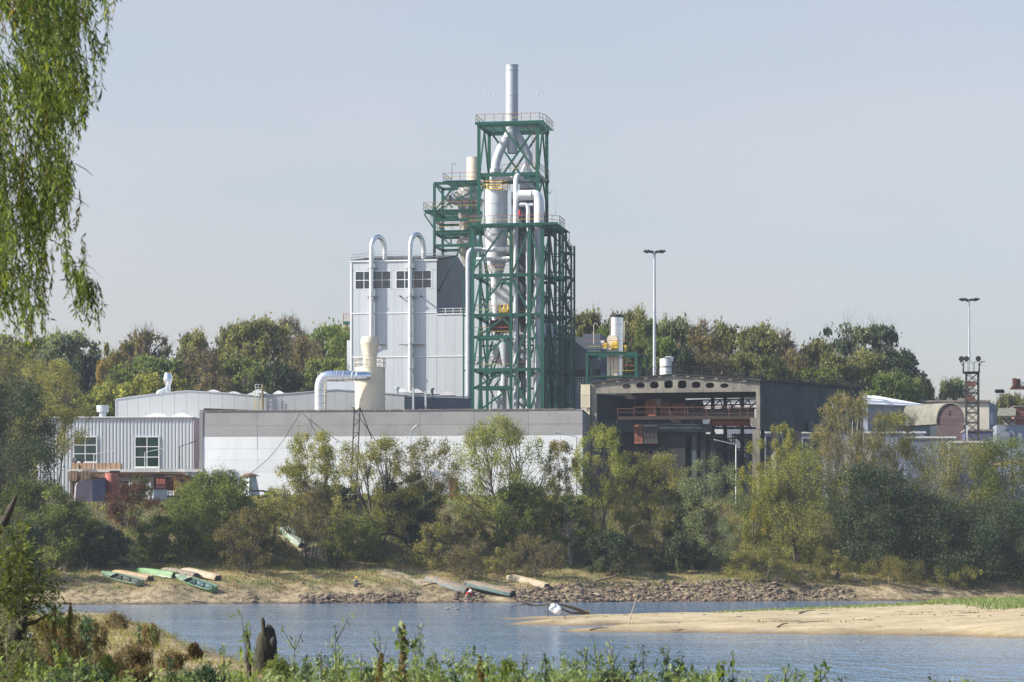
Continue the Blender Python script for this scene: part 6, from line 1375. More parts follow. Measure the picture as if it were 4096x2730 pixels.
for x, y0, y1, lab in ((1495, 955, 868, 'upright stick left of the white plastic bag'), (1585, 950, 885, 'short stick behind the white plastic bag'), (1612, 942, 905, 'thin stick right of the white plastic bag')):
    a = onbar(*ze(x, y0)); b = MB(); b.tube([a - Vector((0, 0, .2)), a + Vector((0, 0, (y0 - y1) / 1.681 * a.y / F))], [.035, .025], 6); tag(b.build('stick', 'drift', None, a), lab, 'stick')
# bag: a hanging crumpled film
p0 = sb(*ze(1545, 868), D0 - 1.6); me_v = []; rows, cs_ = 9, 14; k = D0 / F / 1.681
for i in range(rows):
    f_ = i / (rows - 1); cy = 868 + 72 * f_; cx_ = 1540 + 22 * f_; rr = (10 + 26 * math.sin(math.pi * min(1, f_ * .9 + .08))) * k
    for j in range(cs_): a = 2 * math.pi * j / cs_; jr = rr * (1 + .28 * math.sin(3 * a + i) + rnd.uniform(-.12, .12)); c_ = sb(*ze(cx_, cy), D0 - 1.8); me_v.append(c_ + Vector((jr * math.cos(a), jr * .7 * math.sin(a), rnd.uniform(-.02, .02))))
b = MB(); b.add(me_v, [(i * cs_ + j, i * cs_ + (j + 1) % cs_, (i + 1) * cs_ + (j + 1) % cs_, (i + 1) * cs_ + j) for i in range(rows - 1) for j in range(cs_)]); b.add(me_v[-cs_:], [tuple(range(cs_))])
b.tube([sb(*ze(1522, 868), D0 - 1.8), sb(*ze(1530, 885), D0 - 1.8), sb(*ze(1548, 895), D0 - 1.8)], [.05, .09, .1], 6); tag(b.build('plastic_bag', 'bag', None, p0), 'white plastic bag hanging from the driftwood on the sandbar', 'bag')
for (x0, y0, x1, y1, lab) in ((2600 + 935 / 1.573, 1900 + 875 / 1.573, 2600 + 1040 / 1.573, 1900 + 855 / 1.573, 'thin dark stick lying on the pale crest of the sandbar'), (2600 + 800 / 1.573, 1900 + 962 / 1.573, 2600 + 870 / 1.573, 1900 + 942 / 1.573, 'dark curved stick near the small inlet of the sandbar'), (zg_(1780, 1048)[0], zg_(0, 1048)[1], zg_(1910, 0)[0], zg_(0, 1038)[1], 'twisted twig lying on the nearest sand tongue')):
    a, c = onbar(x0, y0), onbar(x1, y1 + 4); 
    if abs(a.y - c.y) > 8: c = Vector((wx(x1, a.y), a.y, float(hbar(wx(x1, a.y), a.y))))
    b = MB(); m_ = (a + c) / 2 + Vector((0, 0, .12)); b.tube([a + Vector((0, 0, .03)), m_, c + Vector((0, 0, .1))], [.05, .04, .02], 6); tag(b.build('stick', 'drift', None, a), lab, 'stick')
a = onbar(*ze(2038, 1018)); b = MB(); b.tube([a, a + Vector((.25, 0, .9)), a + Vector((.5, 0, 1.7))], [.03, .02, .012], 5); tag(b.build('reed_stalk', 'bone', None, a), 'tall leaning reed stalk on the sandbar between the two tongues', 'stalk')
# pale fallen branches on the far bank
for (pts, lab) in (([(395, 640), (425, 612), (455, 585), (490, 575)], 'bleached fallen branch at the left end of the beach'), ([(1290, 848), (1340, 852), (1392, 856)], 'pale driftwood log at the water edge below the green boat')):
    P_ = [ghit(*zf(x, y + 6)) for x, y in pts]; D = P_[0].y; P_ = [Vector((wx(zf(x, y)[0], D), D + i * .2, wz(zf(x, y)[1], D))) for i, (x, y) in enumerate(pts)]
    b = MB(); b.tube(P_, [.16, .13, .08, .04][:len(P_)], 7); tag(b.build('fallen_branch', 'bone', None, P_[0]), lab, 'branch')
pts = [(1830, 712), (1870, 700), (1910, 692), (1945, 680), (1975, 655)]; D = ghit(*zg_(1870, 715)).y
b = MB(); P_ = [sb(*zg_(x, y), D) for x, y in pts]; b.tube(P_, [.1, .12, .1, .07, .03], 7); b.tube([P_[2], sb(*zg_(2010, 695), D), sb(*zg_(2050, 705), D)], [.09, .06, .03], 6); tag(b.build('fallen_branch', 'drift', None, P_[0]), 'forked fallen branch on the stones below the olive trees', 'branch')

# ---------------------------------------------------------------- stones of the far shore
def rock_mesh(seed, flat=.6):
    r2 = random.Random(seed); b = MB(); ph = (1 + 5 ** .5) / 2
    V_ = [Vector(p).normalized() for p in ((-1, ph, 0), (1, ph, 0), (-1, -ph, 0), (1, -ph, 0), (0, -1, ph), (0, 1, ph), (0, -1, -ph), (0, 1, -ph), (ph, 0, -1), (ph, 0, 1), (-ph, 0, -1), (-ph, 0, 1))]
    F_ = [(0, 11, 5), (0, 5, 1), (0, 1, 7), (0, 7, 10), (0, 10, 11), (1, 5, 9), (5, 11, 4), (11, 10, 2), (10, 7, 6), (7, 1, 8), (3, 9, 4), (3, 4, 2), (3, 2, 6), (3, 6, 8), (3, 8, 9), (4, 9, 5), (2, 4, 11), (6, 2, 10), (8, 6, 7), (9, 8, 1)]
    V_ = [v * r2.uniform(.6, 1.2) for v in V_]; V_ = [Vector((v.x, v.y, v.z * flat)) for v in V_]
    me = bpy.data.meshes.new('stone'); me.from_pydata([tuple(v) for v in V_], [], F_); me.update(); return me, V_, F_
M['stone'] = mat('riprap_stone', (.20, .145, .10), (.115, .085, .062), 1.2, .9, rvar=.45, bump=.5, bscale=8)
M['stone2'] = mat('pale_stone', (.36, .28, .2), (.26, .2, .15), 1.2, .9, rvar=.25)
rocks = [rock_mesh(i) for i in range(6)]
for me, _, _ in rocks: me.materials.append(M['stone'])
def stone_zone(n, seed):
    r2 = random.Random(seed); out = []
    while len(out) < n:
        sx = r2.uniform(1000, 3420); tx = r2.random(); dens = np.interp(sx, [1000, 1250, 1700, 2400, 3000, 3200, 3420], [.25, .5, .55, .8, 1, .7, .15])
        if r2.random() > dens: continue
        if sx < 2400 and math.sin(sx * .021) + math.sin(sx * .0083 + 2) < -.5: continue
        t = r2.uniform(.2, np.interp(sx, [1000, 2000, 2500, 3100, 3400], [3.0, 6.0, 9.0, 10.0, 6.0])); y = 290.; 
        for _ in range(4): x = wx(sx, y); y = float(yshore(x)) + t - .9 * math.sin(x * .33) - .5 * math.sin(x * .9 + 1)
        s = r2.choice([.06, .08, .1, .12, .15, .18, .24, .33]) * r2.uniform(.8, 1.2)
        out.append((s, x, y, r2.uniform(0, 6.28), r2.uniform(-.4, .4), r2.randrange(6)))
    return sorted(out, reverse=True)
st_all = stone_zone(5200, 5)
for s, x, y, rz, tl, ri in st_all[:290]:
    o = bpy.data.objects.new('stone', rocks[ri][0]); col.objects.link(o); o.location = (x, y, gz(x, y) + s * .25); o.rotation_euler = (tl, tl * .6, rz); o.scale = (s * 1.2, s, s)
    o['label'] = 'brown angular stone among the rubble along the far waterline'; o['category'] = 'stone'; o['group'] = 'stones along the far waterline'
Vs = []; Fs = []; off = 0
r3 = random.Random(9)
for _ in range(3200):
    y = 290.; sx = r3.uniform(150, 3600); t = r3.uniform(.2, 14)
    for _k in range(4): x = wx(sx, y); y = float(yshore(x)) + t
    st_all.append((r3.choice([.03, .05, .07, .1, .15]), x, y, r3.uniform(0, 6), r3.uniform(-.4, .4), r3.randrange(6)))
for s, x, y, rz, tl, ri in st_all[290:]:
    mtx = np.array((Matrix.Rotation(rz, 3, 'Z') @ Matrix.Rotation(tl, 3, 'X')) ); v = np.array([tuple(p) for p in rocks[ri][1]]) * s * .75
    Vs.append(v @ mtx.T + [x, y, gz(x, y) + s * .15]); Fs.append(np.array(rocks[ri][2]) + off); off += 12
tag(nobj('small_stones', np_mesh('small_stones', np.concatenate(Vs), np.concatenate(Fs), 'stone')), 'small brown rubble stones covering the far waterline', 'stones', kind='stuff')
for sx, sy, s, lab in ((2600 + 1280 / 1.573, 1900 + 675 / 1.573, .75, 'large pale boulder below the dark trees at right'), (1210, 2335, .3, 'pale stone near the green patch of weeds'), (zg_(1820, 810)[0], zg_(0, 815)[1], .5, 'pale flat heap of gravelly stone at the waterline')):
    g = ghit(sx, sy); me = rock_mesh(int(sx))[0]; me.materials.append(M['stone2']); o = bpy.data.objects.new('boulder', me); col.objects.link(o); o.location = g + Vector((0, 0, s * .2)); o.scale = (s * 1.2, s, s * .9); tag(o, lab, 'boulder')

# ---------------------------------------------------------------- near bank: stump, post, bag
q = Vector((wx(1056, 44.5), 44.5, gz(wx(1056, 44.5), 44.5) - .1)); t = thing('tree_stump', 'dark rotting rounded stump standing at the near water edge', 'stump', q)
k = 44.5 / F; ztop = wz(2512, 44.5)
b = MB(); n = 22; prof = [(1.0, 0), (1.02, .25), (1.0, .55), (.93, .78), (.76, .92), (.45, 1.0), (.05, 1.02)]
vs = []
for f_, h_ in prof:
    for j in range(n): a = 2 * math.pi * j / n; rr = 44 * k * f_ * (1 + .10 * math.sin(3 * a + 1) + .05 * math.sin(7 * a + h_ * 4) + rnd.uniform(-.03, .03)); vs.append(q + Vector((rr * math.cos(a) + .03 * h_, rr * .8 * math.sin(a), h_ * (ztop - q.z) * (1 + (.05 * math.cos(a) if h_ > .7 else 0)))))
b.add(vs, [(i * n + j, i * n + (j + 1) % n, (i + 1) * n + (j + 1) % n, (i + 1) * n + j) for i in range(len(prof) - 1) for j in range(n)] + [tuple(range((len(prof) - 1) * n, len(prof) * n))], True); b.build('trunk', 'stump', t)
b = MB(); p = sb(1055, 2505, 44.4); b.tube([p - Vector((0, 0, .15)), p + Vector((-.01, 0, .08)), p + Vector((-.02, 0, .14))], [.03, .035, .01], 7); b.build('snag', 'stump', t)
b = MB(); p0 = sb(1094, 2545, 44.3); b.lathe([(.02, -.06), (.06, 0), (.05, .05), (.01, .09)], p0 + Vector((0, 0, -.1)), 8); b.build('hollow', 'black', t)
q = Vector((wx(998, 43), 43, gz(wx(998, 43), 43))); b = MB(); b.tube([q - Vector((.0, 0, .1)), sb(994, 2580, 43), sb(985, 2540, 43), sb(979, 2530, 43)], [.035, .033, .03, .04], 8); tag(b.build('broken_post', 'stump', None, q), 'thin broken dark post left of the stump', 'post')
q = sb(110, 2575, 42); b = MB(); vs = []
for i in range(8):
    for j in range(12): a = 2 * math.pi * j / 12; f_ = i / 7; rr = (.02 + .08 * math.sin(math.pi * min(1, .15 + f_ * .8))) * (1 + .25 * math.sin(4 * a + i)); vs.append(Vector((q.x + rr * math.cos(a) + .05 * (1 - f_), 42 + rr * .6 * math.sin(a), q.z - .1 + .26 * (1 - f_))))
b.add(vs, [(i * 12 + j, i * 12 + (j + 1) % 12, (i + 1) * 12 + (j + 1) % 12, (i + 1) * 12 + j) for i in range(7) for j in range(12)]); tag(b.build('plastic_bag', 'bag', None, q), 'crumpled white plastic bag caught in the weeds at lower left', 'bag')
# two ducks on the water
for sx, sy in ((1790, 2439), (1828, 2440)):
    D = (ZC) * F / (sy - HY); q = Vector((wx(sx, D), D, 0)); b = MB()
    b.tube([q + Vector((-.2, 0, .1)), q + Vector((-.1, 0, .07)), q + Vector((.08, 0, .07)), q + Vector((.2, 0, .1))], [.02, .09, .09, .02], 8); b.tube([q + Vector((.14, 0, .1)), q + Vector((.19, 0, .24)), q + Vector((.27, 0, .25))], [.05, .045, .015], 7)
    tag(b.build('duck', 'wood', None, q), 'brown duck floating on the river, ' + ('left one of the pair' if sx < 1800 else 'right one of the pair'), 'duck', 'ducks on the river')
# ---------------------------------------------------------------- foliage
def leafmat(name, c1, c2, c3, trans=.45, rough=.6):
    m = bpy.data.materials.new(name); m.use_nodes = True; nt = m.node_tree; N = nt.nodes; L = nt.links; N.clear()
    at = N.new('ShaderNodeAttribute'); at.attribute_name = 'tint'
    cr = N.new('ShaderNodeValToRGB'); e = cr.color_ramp.elements; e[0].color = (*c1, 1); e[1].color = (*c3, 1); e[0].position = .1; e[1].position = .9; k = e.new(.5); k.color = (*c2, 1)
    L.new(at.outputs['Fac'], cr.inputs[0])
    d = N.new('ShaderNodeBsdfPrincipled'); d.inputs['Roughness'].default_value = rough; d.inputs['Specular IOR Level'].default_value = .25; L.new(cr.outputs[0], d.inputs['Base Color'])
    t = N.new('ShaderNodeBsdfTranslucent'); mx0 = N.new('ShaderNodeMix'); mx0.data_type = 'RGBA'; mx0.blend_type = 'MULTIPLY'; mx0.inputs[0].default_value = 1; mx0.inputs[7].default_value = (1.5, 1.55, .7, 1)
    L.new(cr.outputs[0], mx0.inputs[6]); L.new(mx0.outputs[2], t.inputs[0])
    mx = N.new('ShaderNodeMixShader'); mx.inputs[0].default_value = trans; L.new(d.outputs[0], mx.inputs[1]); L.new(t.outputs[0], mx.inputs[2])
    o = N.new('ShaderNodeOutputMaterial'); L.new(mx.outputs[0], o.inputs[0]); M[name] = m; return m
leafmat('lf_olive', (.115, .115, .035), (.235, .22, .062), (.39, .345, .11))
leafmat('lf_green', (.062, .088, .024), (.13, .165, .042), (.235, .255, .07))
leafmat('lf_dark', (.022, .038, .018), (.045, .068, .028), (.10, .12, .045), .22)  # dark green; also paints the shadowed foliage of the right bank
leafmat('lf_yellow', (0.137, 0.158, 0.029), (0.242, 0.236, 0.042), (0.357, 0.294, 0.063))
leafmat('lf_ygreen', (.115, .135, .028), (.24, .255, .055), (.40, .375, .10))
leafmat('lf_silver', (0.101, 0.127, 0.063), (0.189, 0.221, 0.113), (0.316, 0.341, 0.189))
leafmat('lf_brown', (0.092, 0.081, 0.034), (0.161, 0.132, 0.057), (0.241, 0.184, 0.081))
leafmat('lf_far', (.085, .092, .036), (.165, .17, .062), (.26, .245, .10))
leafmat('lf_sap', (.028, .045, .012), (.075, .10, .022), (.22, .24, .055), .4)
leafmat('lf_red', (0.06, 0.022, 0.018), (0.12, 0.035, 0.025), (0.08, 0.07, 0.03))
leafmat('lf_orange', (0.11, 0.11, 0.033), (0.187, 0.171, 0.05), (0.33, 0.22, 0.066))
leafmat('lf_bright', (.08, .12, .028), (.14, .19, .048), (.23, .27, .085))
leafmat('lf_willow', (.035, .062, .012), (.10, .15, .026), (.28, .325, .06), .4)
leafmat('lf_willow2', (0.09, 0.07, 0.015), (0.17, 0.14, 0.03), (0.3, 0.24, 0.06), .45)
leafmat('lf_straw', (0.14, 0.105, 0.045), (0.26, 0.195, 0.085), (0.38, 0.29, 0.14), .2)
leafmat('lf_weed', (0.072, 0.108, 0.036), (0.156, 0.216, 0.072), (0.336, 0.384, 0.18), .4)
leafmat('lf_weedb', (0.035, 0.07, 0.04), (0.08, 0.13, 0.07), (0.17, 0.22, 0.14), .35)
leafmat('lf_dryweed', (0.09, 0.06, 0.03), (0.16, 0.11, 0.05), (0.22, 0.17, 0.06), .3)
M['bark'] = mat('grey_brown_bark', (.13, .105, .075), (.08, .065, .05), 3, .9, stretch=(1, 1, .3))
M['barkd'] = mat('dark_bark', (.055, .045, .035), (.035, .03, .024), 3, .9)
M['barkp'] = mat('pale_birch_bark', (.46, .42, .35), (.3, .27, .22), 3, .85)

def leaf_quads(C, size, tint, r, aspect=.5, up=0.0, axis=None):
    """diamond leaves round the centres C"""
    n = len(C); a = r.normal(size=(n, 3)); 
    if axis is not None: a = a * .45 + axis
    a /= np.linalg.norm(a, axis=1, keepdims=True) + 1e-9
    b = r.normal(size=(n, 3)); b -= (b * a).sum(1, keepdims=True) * a; b /= np.linalg.norm(b, axis=1, keepdims=True) + 1e-9
    s = (size * r.uniform(.6, 1.35, n))[:, None]
    a = a * s * .5; b = b * s * .5 * aspect; nr = np.cross(a, b); nr /= np.linalg.norm(nr, axis=1, keepdims=True) + 1e-9
    V = np.stack([C - a, C + b + nr * s * .06, C + a, C - b + nr * s * .06], 1).reshape(-1, 3); Q = np.arange(n * 4).reshape(n, 4)
    return V, Q
def tree_meshes(seed, H, Rr, leaf, bark, nclump=90, nleaf=8000, lsize=.26, base=.22, stems=1, droop=0.0, twig=4, trunk_r=.18, up=.0, top=.0, gap=.5, aspect=.55, flat=.8, asym=.25, clr=.2):
    r = np.random.default_rng(seed); b = MB()
    # crown envelope with lobes
    ph = r.uniform(0, 6.28, 6); lobes = r.uniform(.6, 1.2, 7)
    C = []; 
    while len(C) < nclump:
        u = r.uniform(0, 1) ** .8; th = r.uniform(0, 6.28); z = base + (1 - base) * u
        prof = max(.03, 1 - abs((u - .42 - top * .3) / .60) ** 2.6) ** .5
        rad = Rr * prof * (1 + asym * math.sin(th * 2 + ph[0]) + asym * .6 * math.sin(3 * th + ph[1] + u * 5)) * lobes[int(th / 6.2832 * 7) % 7] ** .5
        q = r.uniform(.25, 1) ** .5 * rad
        C.append((q * math.cos(th), q * math.sin(th), z * H * .97, q / max(rad, .01)))
    C = np.array(C)
    rc = Rr * clr * r.uniform(.55, 1.35, nclump)
    # stems
    roots = []
    for s_ in range(stems):
        a = r.uniform(0, 6.28); spread = (0 if stems == 1 else .55 * Rr * r.uniform(.3, 1)); lean = r.normal(0, .04 * H)
        hh = H * r.uniform(.7, .9) if stems == 1 else H * r.uniform(.55, .85)
        pts = []; n = 7; bx, by = r.normal(0, .02 * H, 2)
        for i in range(n):
            t = i / (n - 1); pts.append(Vector((math.cos(a) * spread * t ** .8 + (.12 * min(1, Rr) * stems ** .5 * math.cos(a) if stems > 1 else 0) + lean * t + bx * math.sin(t * 5), math.sin(a) * spread * t ** .8 + by * math.sin(t * 4), hh * t - .3 * min(1, H / 3) * (i == 0))))
        r0 = trunk_r / (stems ** .4); b.tube(pts, [r0 * (1 - .82 * i / (n - 1)) for i in range(n)], 7 if stems == 1 else 5, cap=False); roots.append((pts, r0, hh))
    order = np.argsort(C[:, 2]); tw = []
    for ci in order:
        c = Vector(C[ci, :3]); best = min(range(stems), key=lambda k: (roots[k][0][-2].xy - c.xy).length + r.uniform(0, .5))
        pts, r0, hh = roots[best]; zt = max(.08 * H, (c.z * r.uniform(.45, .8))) if not droop else max(.1 * H, c.z * r.uniform(.6, .95))
        f_ = min(.98, max(.05, zt / hh)) * (len(pts) - 1); i0 = min(len(pts) - 2, int(f_)); p = pts[i0].lerp(pts[i0 + 1], f_ - i0)
        m_ = p.lerp(c, .5) + Vector((r.normal(0, .06) * Rr, r.normal(0, .06) * Rr, (.12 if up >= 0 else 0) * (c - p).length * (1 if droop else -.5)))
        rb = max(.018 * min(1, H / 2.5), r0 * .28 * r.uniform(.5, 1.2)); b.tube([p, m_, c], [rb, rb * .65, rb * .25], 4, cap=False)
        for _ in range(twig):
            d = Vector(r.normal(size=3)); d.normalize(); d.z = abs(d.z) * (.9 + up) - droop * 1.2; d = (d + (c - p).normalized() * .5).normalized()
            e = c + d * rc[ci] * r.uniform(.9, 1.7); kt = min(1, H / 2.5); b.tube([c, c.lerp(e, .5) + Vector((0, 0, .05 * kt)), e], [.016 * kt, .012 * kt, .006 * kt], 3, cap=False)
    me1 = bpy.data.meshes.new('trunk'); me1.from_pydata(b.v, [], b.f); me1.polygons.foreach_set('use_smooth', b.sm); me1.materials.append(M[bark]); me1.update()
    # leaves
    wgt = rc ** 2 * np.where(r.uniform(0, 1, nclump) < gap * .35, .25, 1); wgt /= wgt.sum(); ci = r.choice(nclump, nleaf, p=wgt)
    d = r.normal(size=(nleaf, 3)); d /= np.linalg.norm(d, axis=1, keepdims=True); rad = r.uniform(0, 1, nleaf) ** .45 * np.where(r.uniform(0, 1, nleaf) < .14, 1.6, 1.0)
    P = C[ci, :3] + d * (rad * rc[ci])[:, None] * [1, 1, flat]; 
    if droop: P[:, 2] -= np.abs(r.normal(0, droop, nleaf)) * rc[ci] * 1.6
    P[:, 2] = np.maximum(P[:, 2], .05)
    ct = r.normal(0, .16, nclump); tint = np.clip(.45 + ct[ci] + r.normal(0, .2, nleaf), 0, 1)
    ax = np.array([0, 0, -1.0]) * droop * 1.5 if droop else (np.array([0, 0, .6]) if up > 0 else None)
    V, Q = leaf_quads(P, lsize, tint, r, aspect, axis=ax)
    return me1, np_mesh('crown', V, Q, leaf, tint)
def plant_tree(name, label, cat, x, y, z, meshes, group=None, sc=1.0, rz=0.0):
    t = thing(name, label, cat, (x, y, z), group); t.scale = (sc, sc, sc) if not isinstance(sc, tuple) else sc; t.rotation_euler = (0, 0, rz)
    for n_, me in zip(('trunk', 'crown'), meshes):
        o = bpy.data.objects.new(n_, me); col.objects.link(o); o.parent = t
        if n_ == 'crown': o['kind'] = 'stuff'
    return t

# far wood: each tree its own crown
KIND = {
 'g': dict(leaf='lf_far', bark='bark', droop=.1), 'd': dict(leaf='lf_dark', bark='barkd'), 'b': dict(leaf='lf_brown', bark='bark', droop=.1, twig=12, nleaf=8000),
 'y': dict(leaf='lf_yellow', bark='bark'), 'Y': dict(leaf='lf_ygreen', bark='bark'), 'B': dict(leaf='lf_bright', bark='bark'), 'o': dict(leaf='lf_orange', bark='bark', nclump=45, clr=.17, gap=1.5), 'G': dict(leaf='lf_green', bark='bark'),
 's': dict(leaf='lf_silver', bark='bark', droop=.2), 'p': dict(leaf='lf_dark', bark='bark', nclump=34, base=.5, clr=.22, flat=.45, top=.4, up=.3, nleaf=6500, twig=6), 'w': dict(leaf='lf_brown', bark='bark', twig=14, nleaf=3500, droop=0)}
FAR = [  # centre column, top row, width, distance, kind, base fraction, label
 (-40, 1330, 300, 440, 'g', .2, 'hazy olive tree at the far left edge behind the hanging willow'), (120, 1345, 230, 436, 'g', .2, 'olive tree under the hanging willow tips'), (262, 1316, 210, 432, 's', .2, 'pale green round-topped tree left of the dark blue-green one'),
 (345, 1400, 160, 424, 'd', .1, 'dark blue-green tree between the pale round tree and the oak'), (438, 1362, 85, 420, 'o', .25, 'narrow oak with orange patches'), (500, 1358, 110, 426, 'o', .25, 'dark knobbly tree right of the narrow oak'),
 (590, 1312, 190, 440, 'b', .25, 'thin brownish birch crown behind the bright green tree'), (615, 1412, 220, 412, 'B', .1, 'bright green rounded tree above the long hall'), (520, 1450, 160, 410, 'G', .1, 'mid green tree below the oak'),
 (610, 1490, 190, 402, 'y', .05, 'golden yellow bush directly left of the chrome vent'), (700, 1492, 110, 400, 'y', .05, 'golden yellow bush directly right of the chrome vent'), (450, 1520, 180, 398, 'Y', .05, 'yellow-green bush at the left end of the long hall'), (350, 1575, 170, 396, 'Y', .05, 'low yellow-green bush behind the round ventilator'), (260, 1560, 170, 396, 'g', .05, 'low olive bush at left behind the ribbed building'),
 (775, 1318, 160, 430, 'g', .2, 'rounded olive tree above the middle of the long hall'), (800, 1390, 190, 414, 'w', .2, 'bare brown twiggy birch left of centre'), (905, 1292, 90, 436, 'g', .2, 'narrow drooping tree left of the big central one'),
 (1035, 1266, 240, 428, 'g', .15, 'biggest olive tree in the left wood'), (1160, 1262, 150, 440, 'w', .3, 'thin bare-branched tree right of the biggest olive tree'), (970, 1420, 200, 412, 'G', .1, 'dark green filler tree beneath the biggest olive tree'), (1120, 1440, 170, 410, 'd', .1, 'dark tree left of the big elbow pipe'),
 (1225, 1335, 150, 418, 'b', .15, 'brown birch beside the factory block'), (1310, 1288, 180, 428, 'B', .2, 'fresh green tree touching the left side of the factory block'), (1370, 1300, 140, 440, 'g', .2, 'olive tree half hidden behind the factory block corner'), (1300, 1420, 170, 410, 'G', .1, 'green tree above the elbow pipe'), (1440, 1320, 150, 440, 'g', .2, 'olive tree behind the factory block'), (860, 1490, 190, 408, 'b', .1, 'brownish low tree over the hall roof'),
 (2345, 1285, 170, 440, 'g', .2, 'olive tree directly right of the green stair tower'), (2420, 1340, 150, 428, 'B', .2, 'fresh green tree behind the foil clad chimney'), (2540, 1275, 150, 436, 'g', .2, 'tall olive tree right of the foil clad chimney'), (2590, 1310, 110, 432, 'G', .2, 'mid green tree left of the slim mast'), (2480, 1290, 120, 446, 'g', .2, 'olive tree top just behind the chimney rim'),
 (2690, 1305, 170, 440, 's', .2, 'pale loose-crowned tree right of the slim mast'), (2650, 1372, 160, 412, 'B', .15, 'bright topped dark tree behind the white drum'), (2715, 1420, 140, 408, 'd', .1, 'dark blue-green tree right of the white drum'), (2800, 1325, 170, 430, 'b', .2, 'brownish olive tree above the truss ridge'), (2900, 1330, 150, 436, 'g', .2, 'olive tree two right of the slim mast wood'),
 (2850, 1440, 200, 410, 'b', .1, 'dusky brown tree low over the roof ridge'), (3030, 1336, 190, 432, 'g', .2, 'wide olive tree above the right roof slope'), (2975, 1440, 180, 412, 'g', .1, 'low olive tree behind the roof fence'), (3120, 1352, 150, 438, 'b', .2, 'reddish olive tree right of the wide one'), (3180, 1430, 170, 416, 'b', .1, 'brown tree over the dark sheeting'), (3085, 1450, 150, 410, 'G', .1, 'green tree behind the roof fence middle'),
 (3345, 1330, 200, 470, 'p', .4, 'left tall open-branched pine at right'), (3475, 1312, 210, 474, 'p', .4, 'right tall open-branched pine, highest in the right wood'), (3260, 1400, 150, 440, 'g', .15, 'olive tree in front of the left pine'), (3350, 1450, 190, 428, 'g', .1, 'grey-olive tree below the pines'), (3465, 1430, 200, 436, 'g', .1, 'grey-olive tree centred below the right pine'),
 (3585, 1428, 170, 450, 'd', .1, 'dark tree on the right slope of the wood'), (3560, 1510, 170, 426, 'B', .05, 'light green tree above the white roofed shed'), (3640, 1530, 140, 440, 'G', .1, 'green tree at the right end of the wood'), (3695, 1540, 90, 450, 'g', .1, 'small olive tree closing the wood'),
 (3785, 1540, 70, 470, 's', .1, 'left of two pale trees behind the cream block'), (3835, 1532, 100, 472, 's', .1, 'right of two pale trees behind the cream block'), (4030, 1598, 100, 480, 'g', .1, 'small tree behind the corrugated hut'), (4090, 1600, 90, 480, 'g', .1, 'small tree at the right edge behind the brick wall'), (3265, 1500, 180, 412, 'G', .05, 'low green tree behind the end of the roof fence')]
proto = {}
for i, (sx, sy, wpx, D, kd, bs_, lab) in enumerate(FAR):
    D0_ = D; H_ = (wz(sy, D) - 12.3) * (1.05 if sx > 1500 else .99); R_ = wpx * D / F / 2 * 1.55; var = i % 3 if kd in 'gGb' else i % 2; key = (kd, var)
    if key not in proto:
        kw = dict(nclump=210, nleaf=20000, clr=.16, lsize=.32, base=.1, twig=5, trunk_r=.28); kw.update(KIND[kd]); kw.pop('x', None)
        proto[key] = (tree_meshes(100 + len(proto), 12.0, 3.6, **kw))
    plant_tree('tree', lab, 'tree', wx(sx, D), D, 12.2, proto[key], 'trees of the wood behind the works', (R_ / 3.6, R_ / 3.6, H_ / 12.0), rnd.uniform(0, 6.28))
# continuous undergrowth behind so no sky shows between trunks
def mass(name, label, x0, x1, y0, y1, z0, z1, n, leaf, size, seed, m=None):
    r = np.random.default_rng(seed); X = r.uniform(x0, x1, n); Y = r.uniform(y0, y1, n); top = z0 + (z1 - z0) * (.72 + .28 * np.sin(X * .45) * np.cos(X * .17 + 1))
    P = np.stack([X, Y, z0 + (top - z0) * r.uniform(0, 1, n) ** .8], 1); tint = np.clip(.4 + .2 * np.sin(X * .9) + r.normal(0, .2, n), 0, 1)
    V, Q = leaf_quads(P, size, tint, r, .7); tag(nobj(name, np_mesh(name, V, Q, leaf, tint)), label, 'undergrowth', kind='stuff')
mass('wood_undergrowth', 'dark undergrowth filling the left wood under the crowns', wx(150, 445), wx(1450, 445), 444, 450, 11.8, wz(1400, 447), 22000, 'lf_dark', .8, 3)
mass('wood_undergrowth', 'dark undergrowth filling the right wood under the crowns', wx(2290, 445), wx(3600, 445), 446, 452, 11.8, wz(1430, 447), 24000, 'lf_dark', .8, 4)

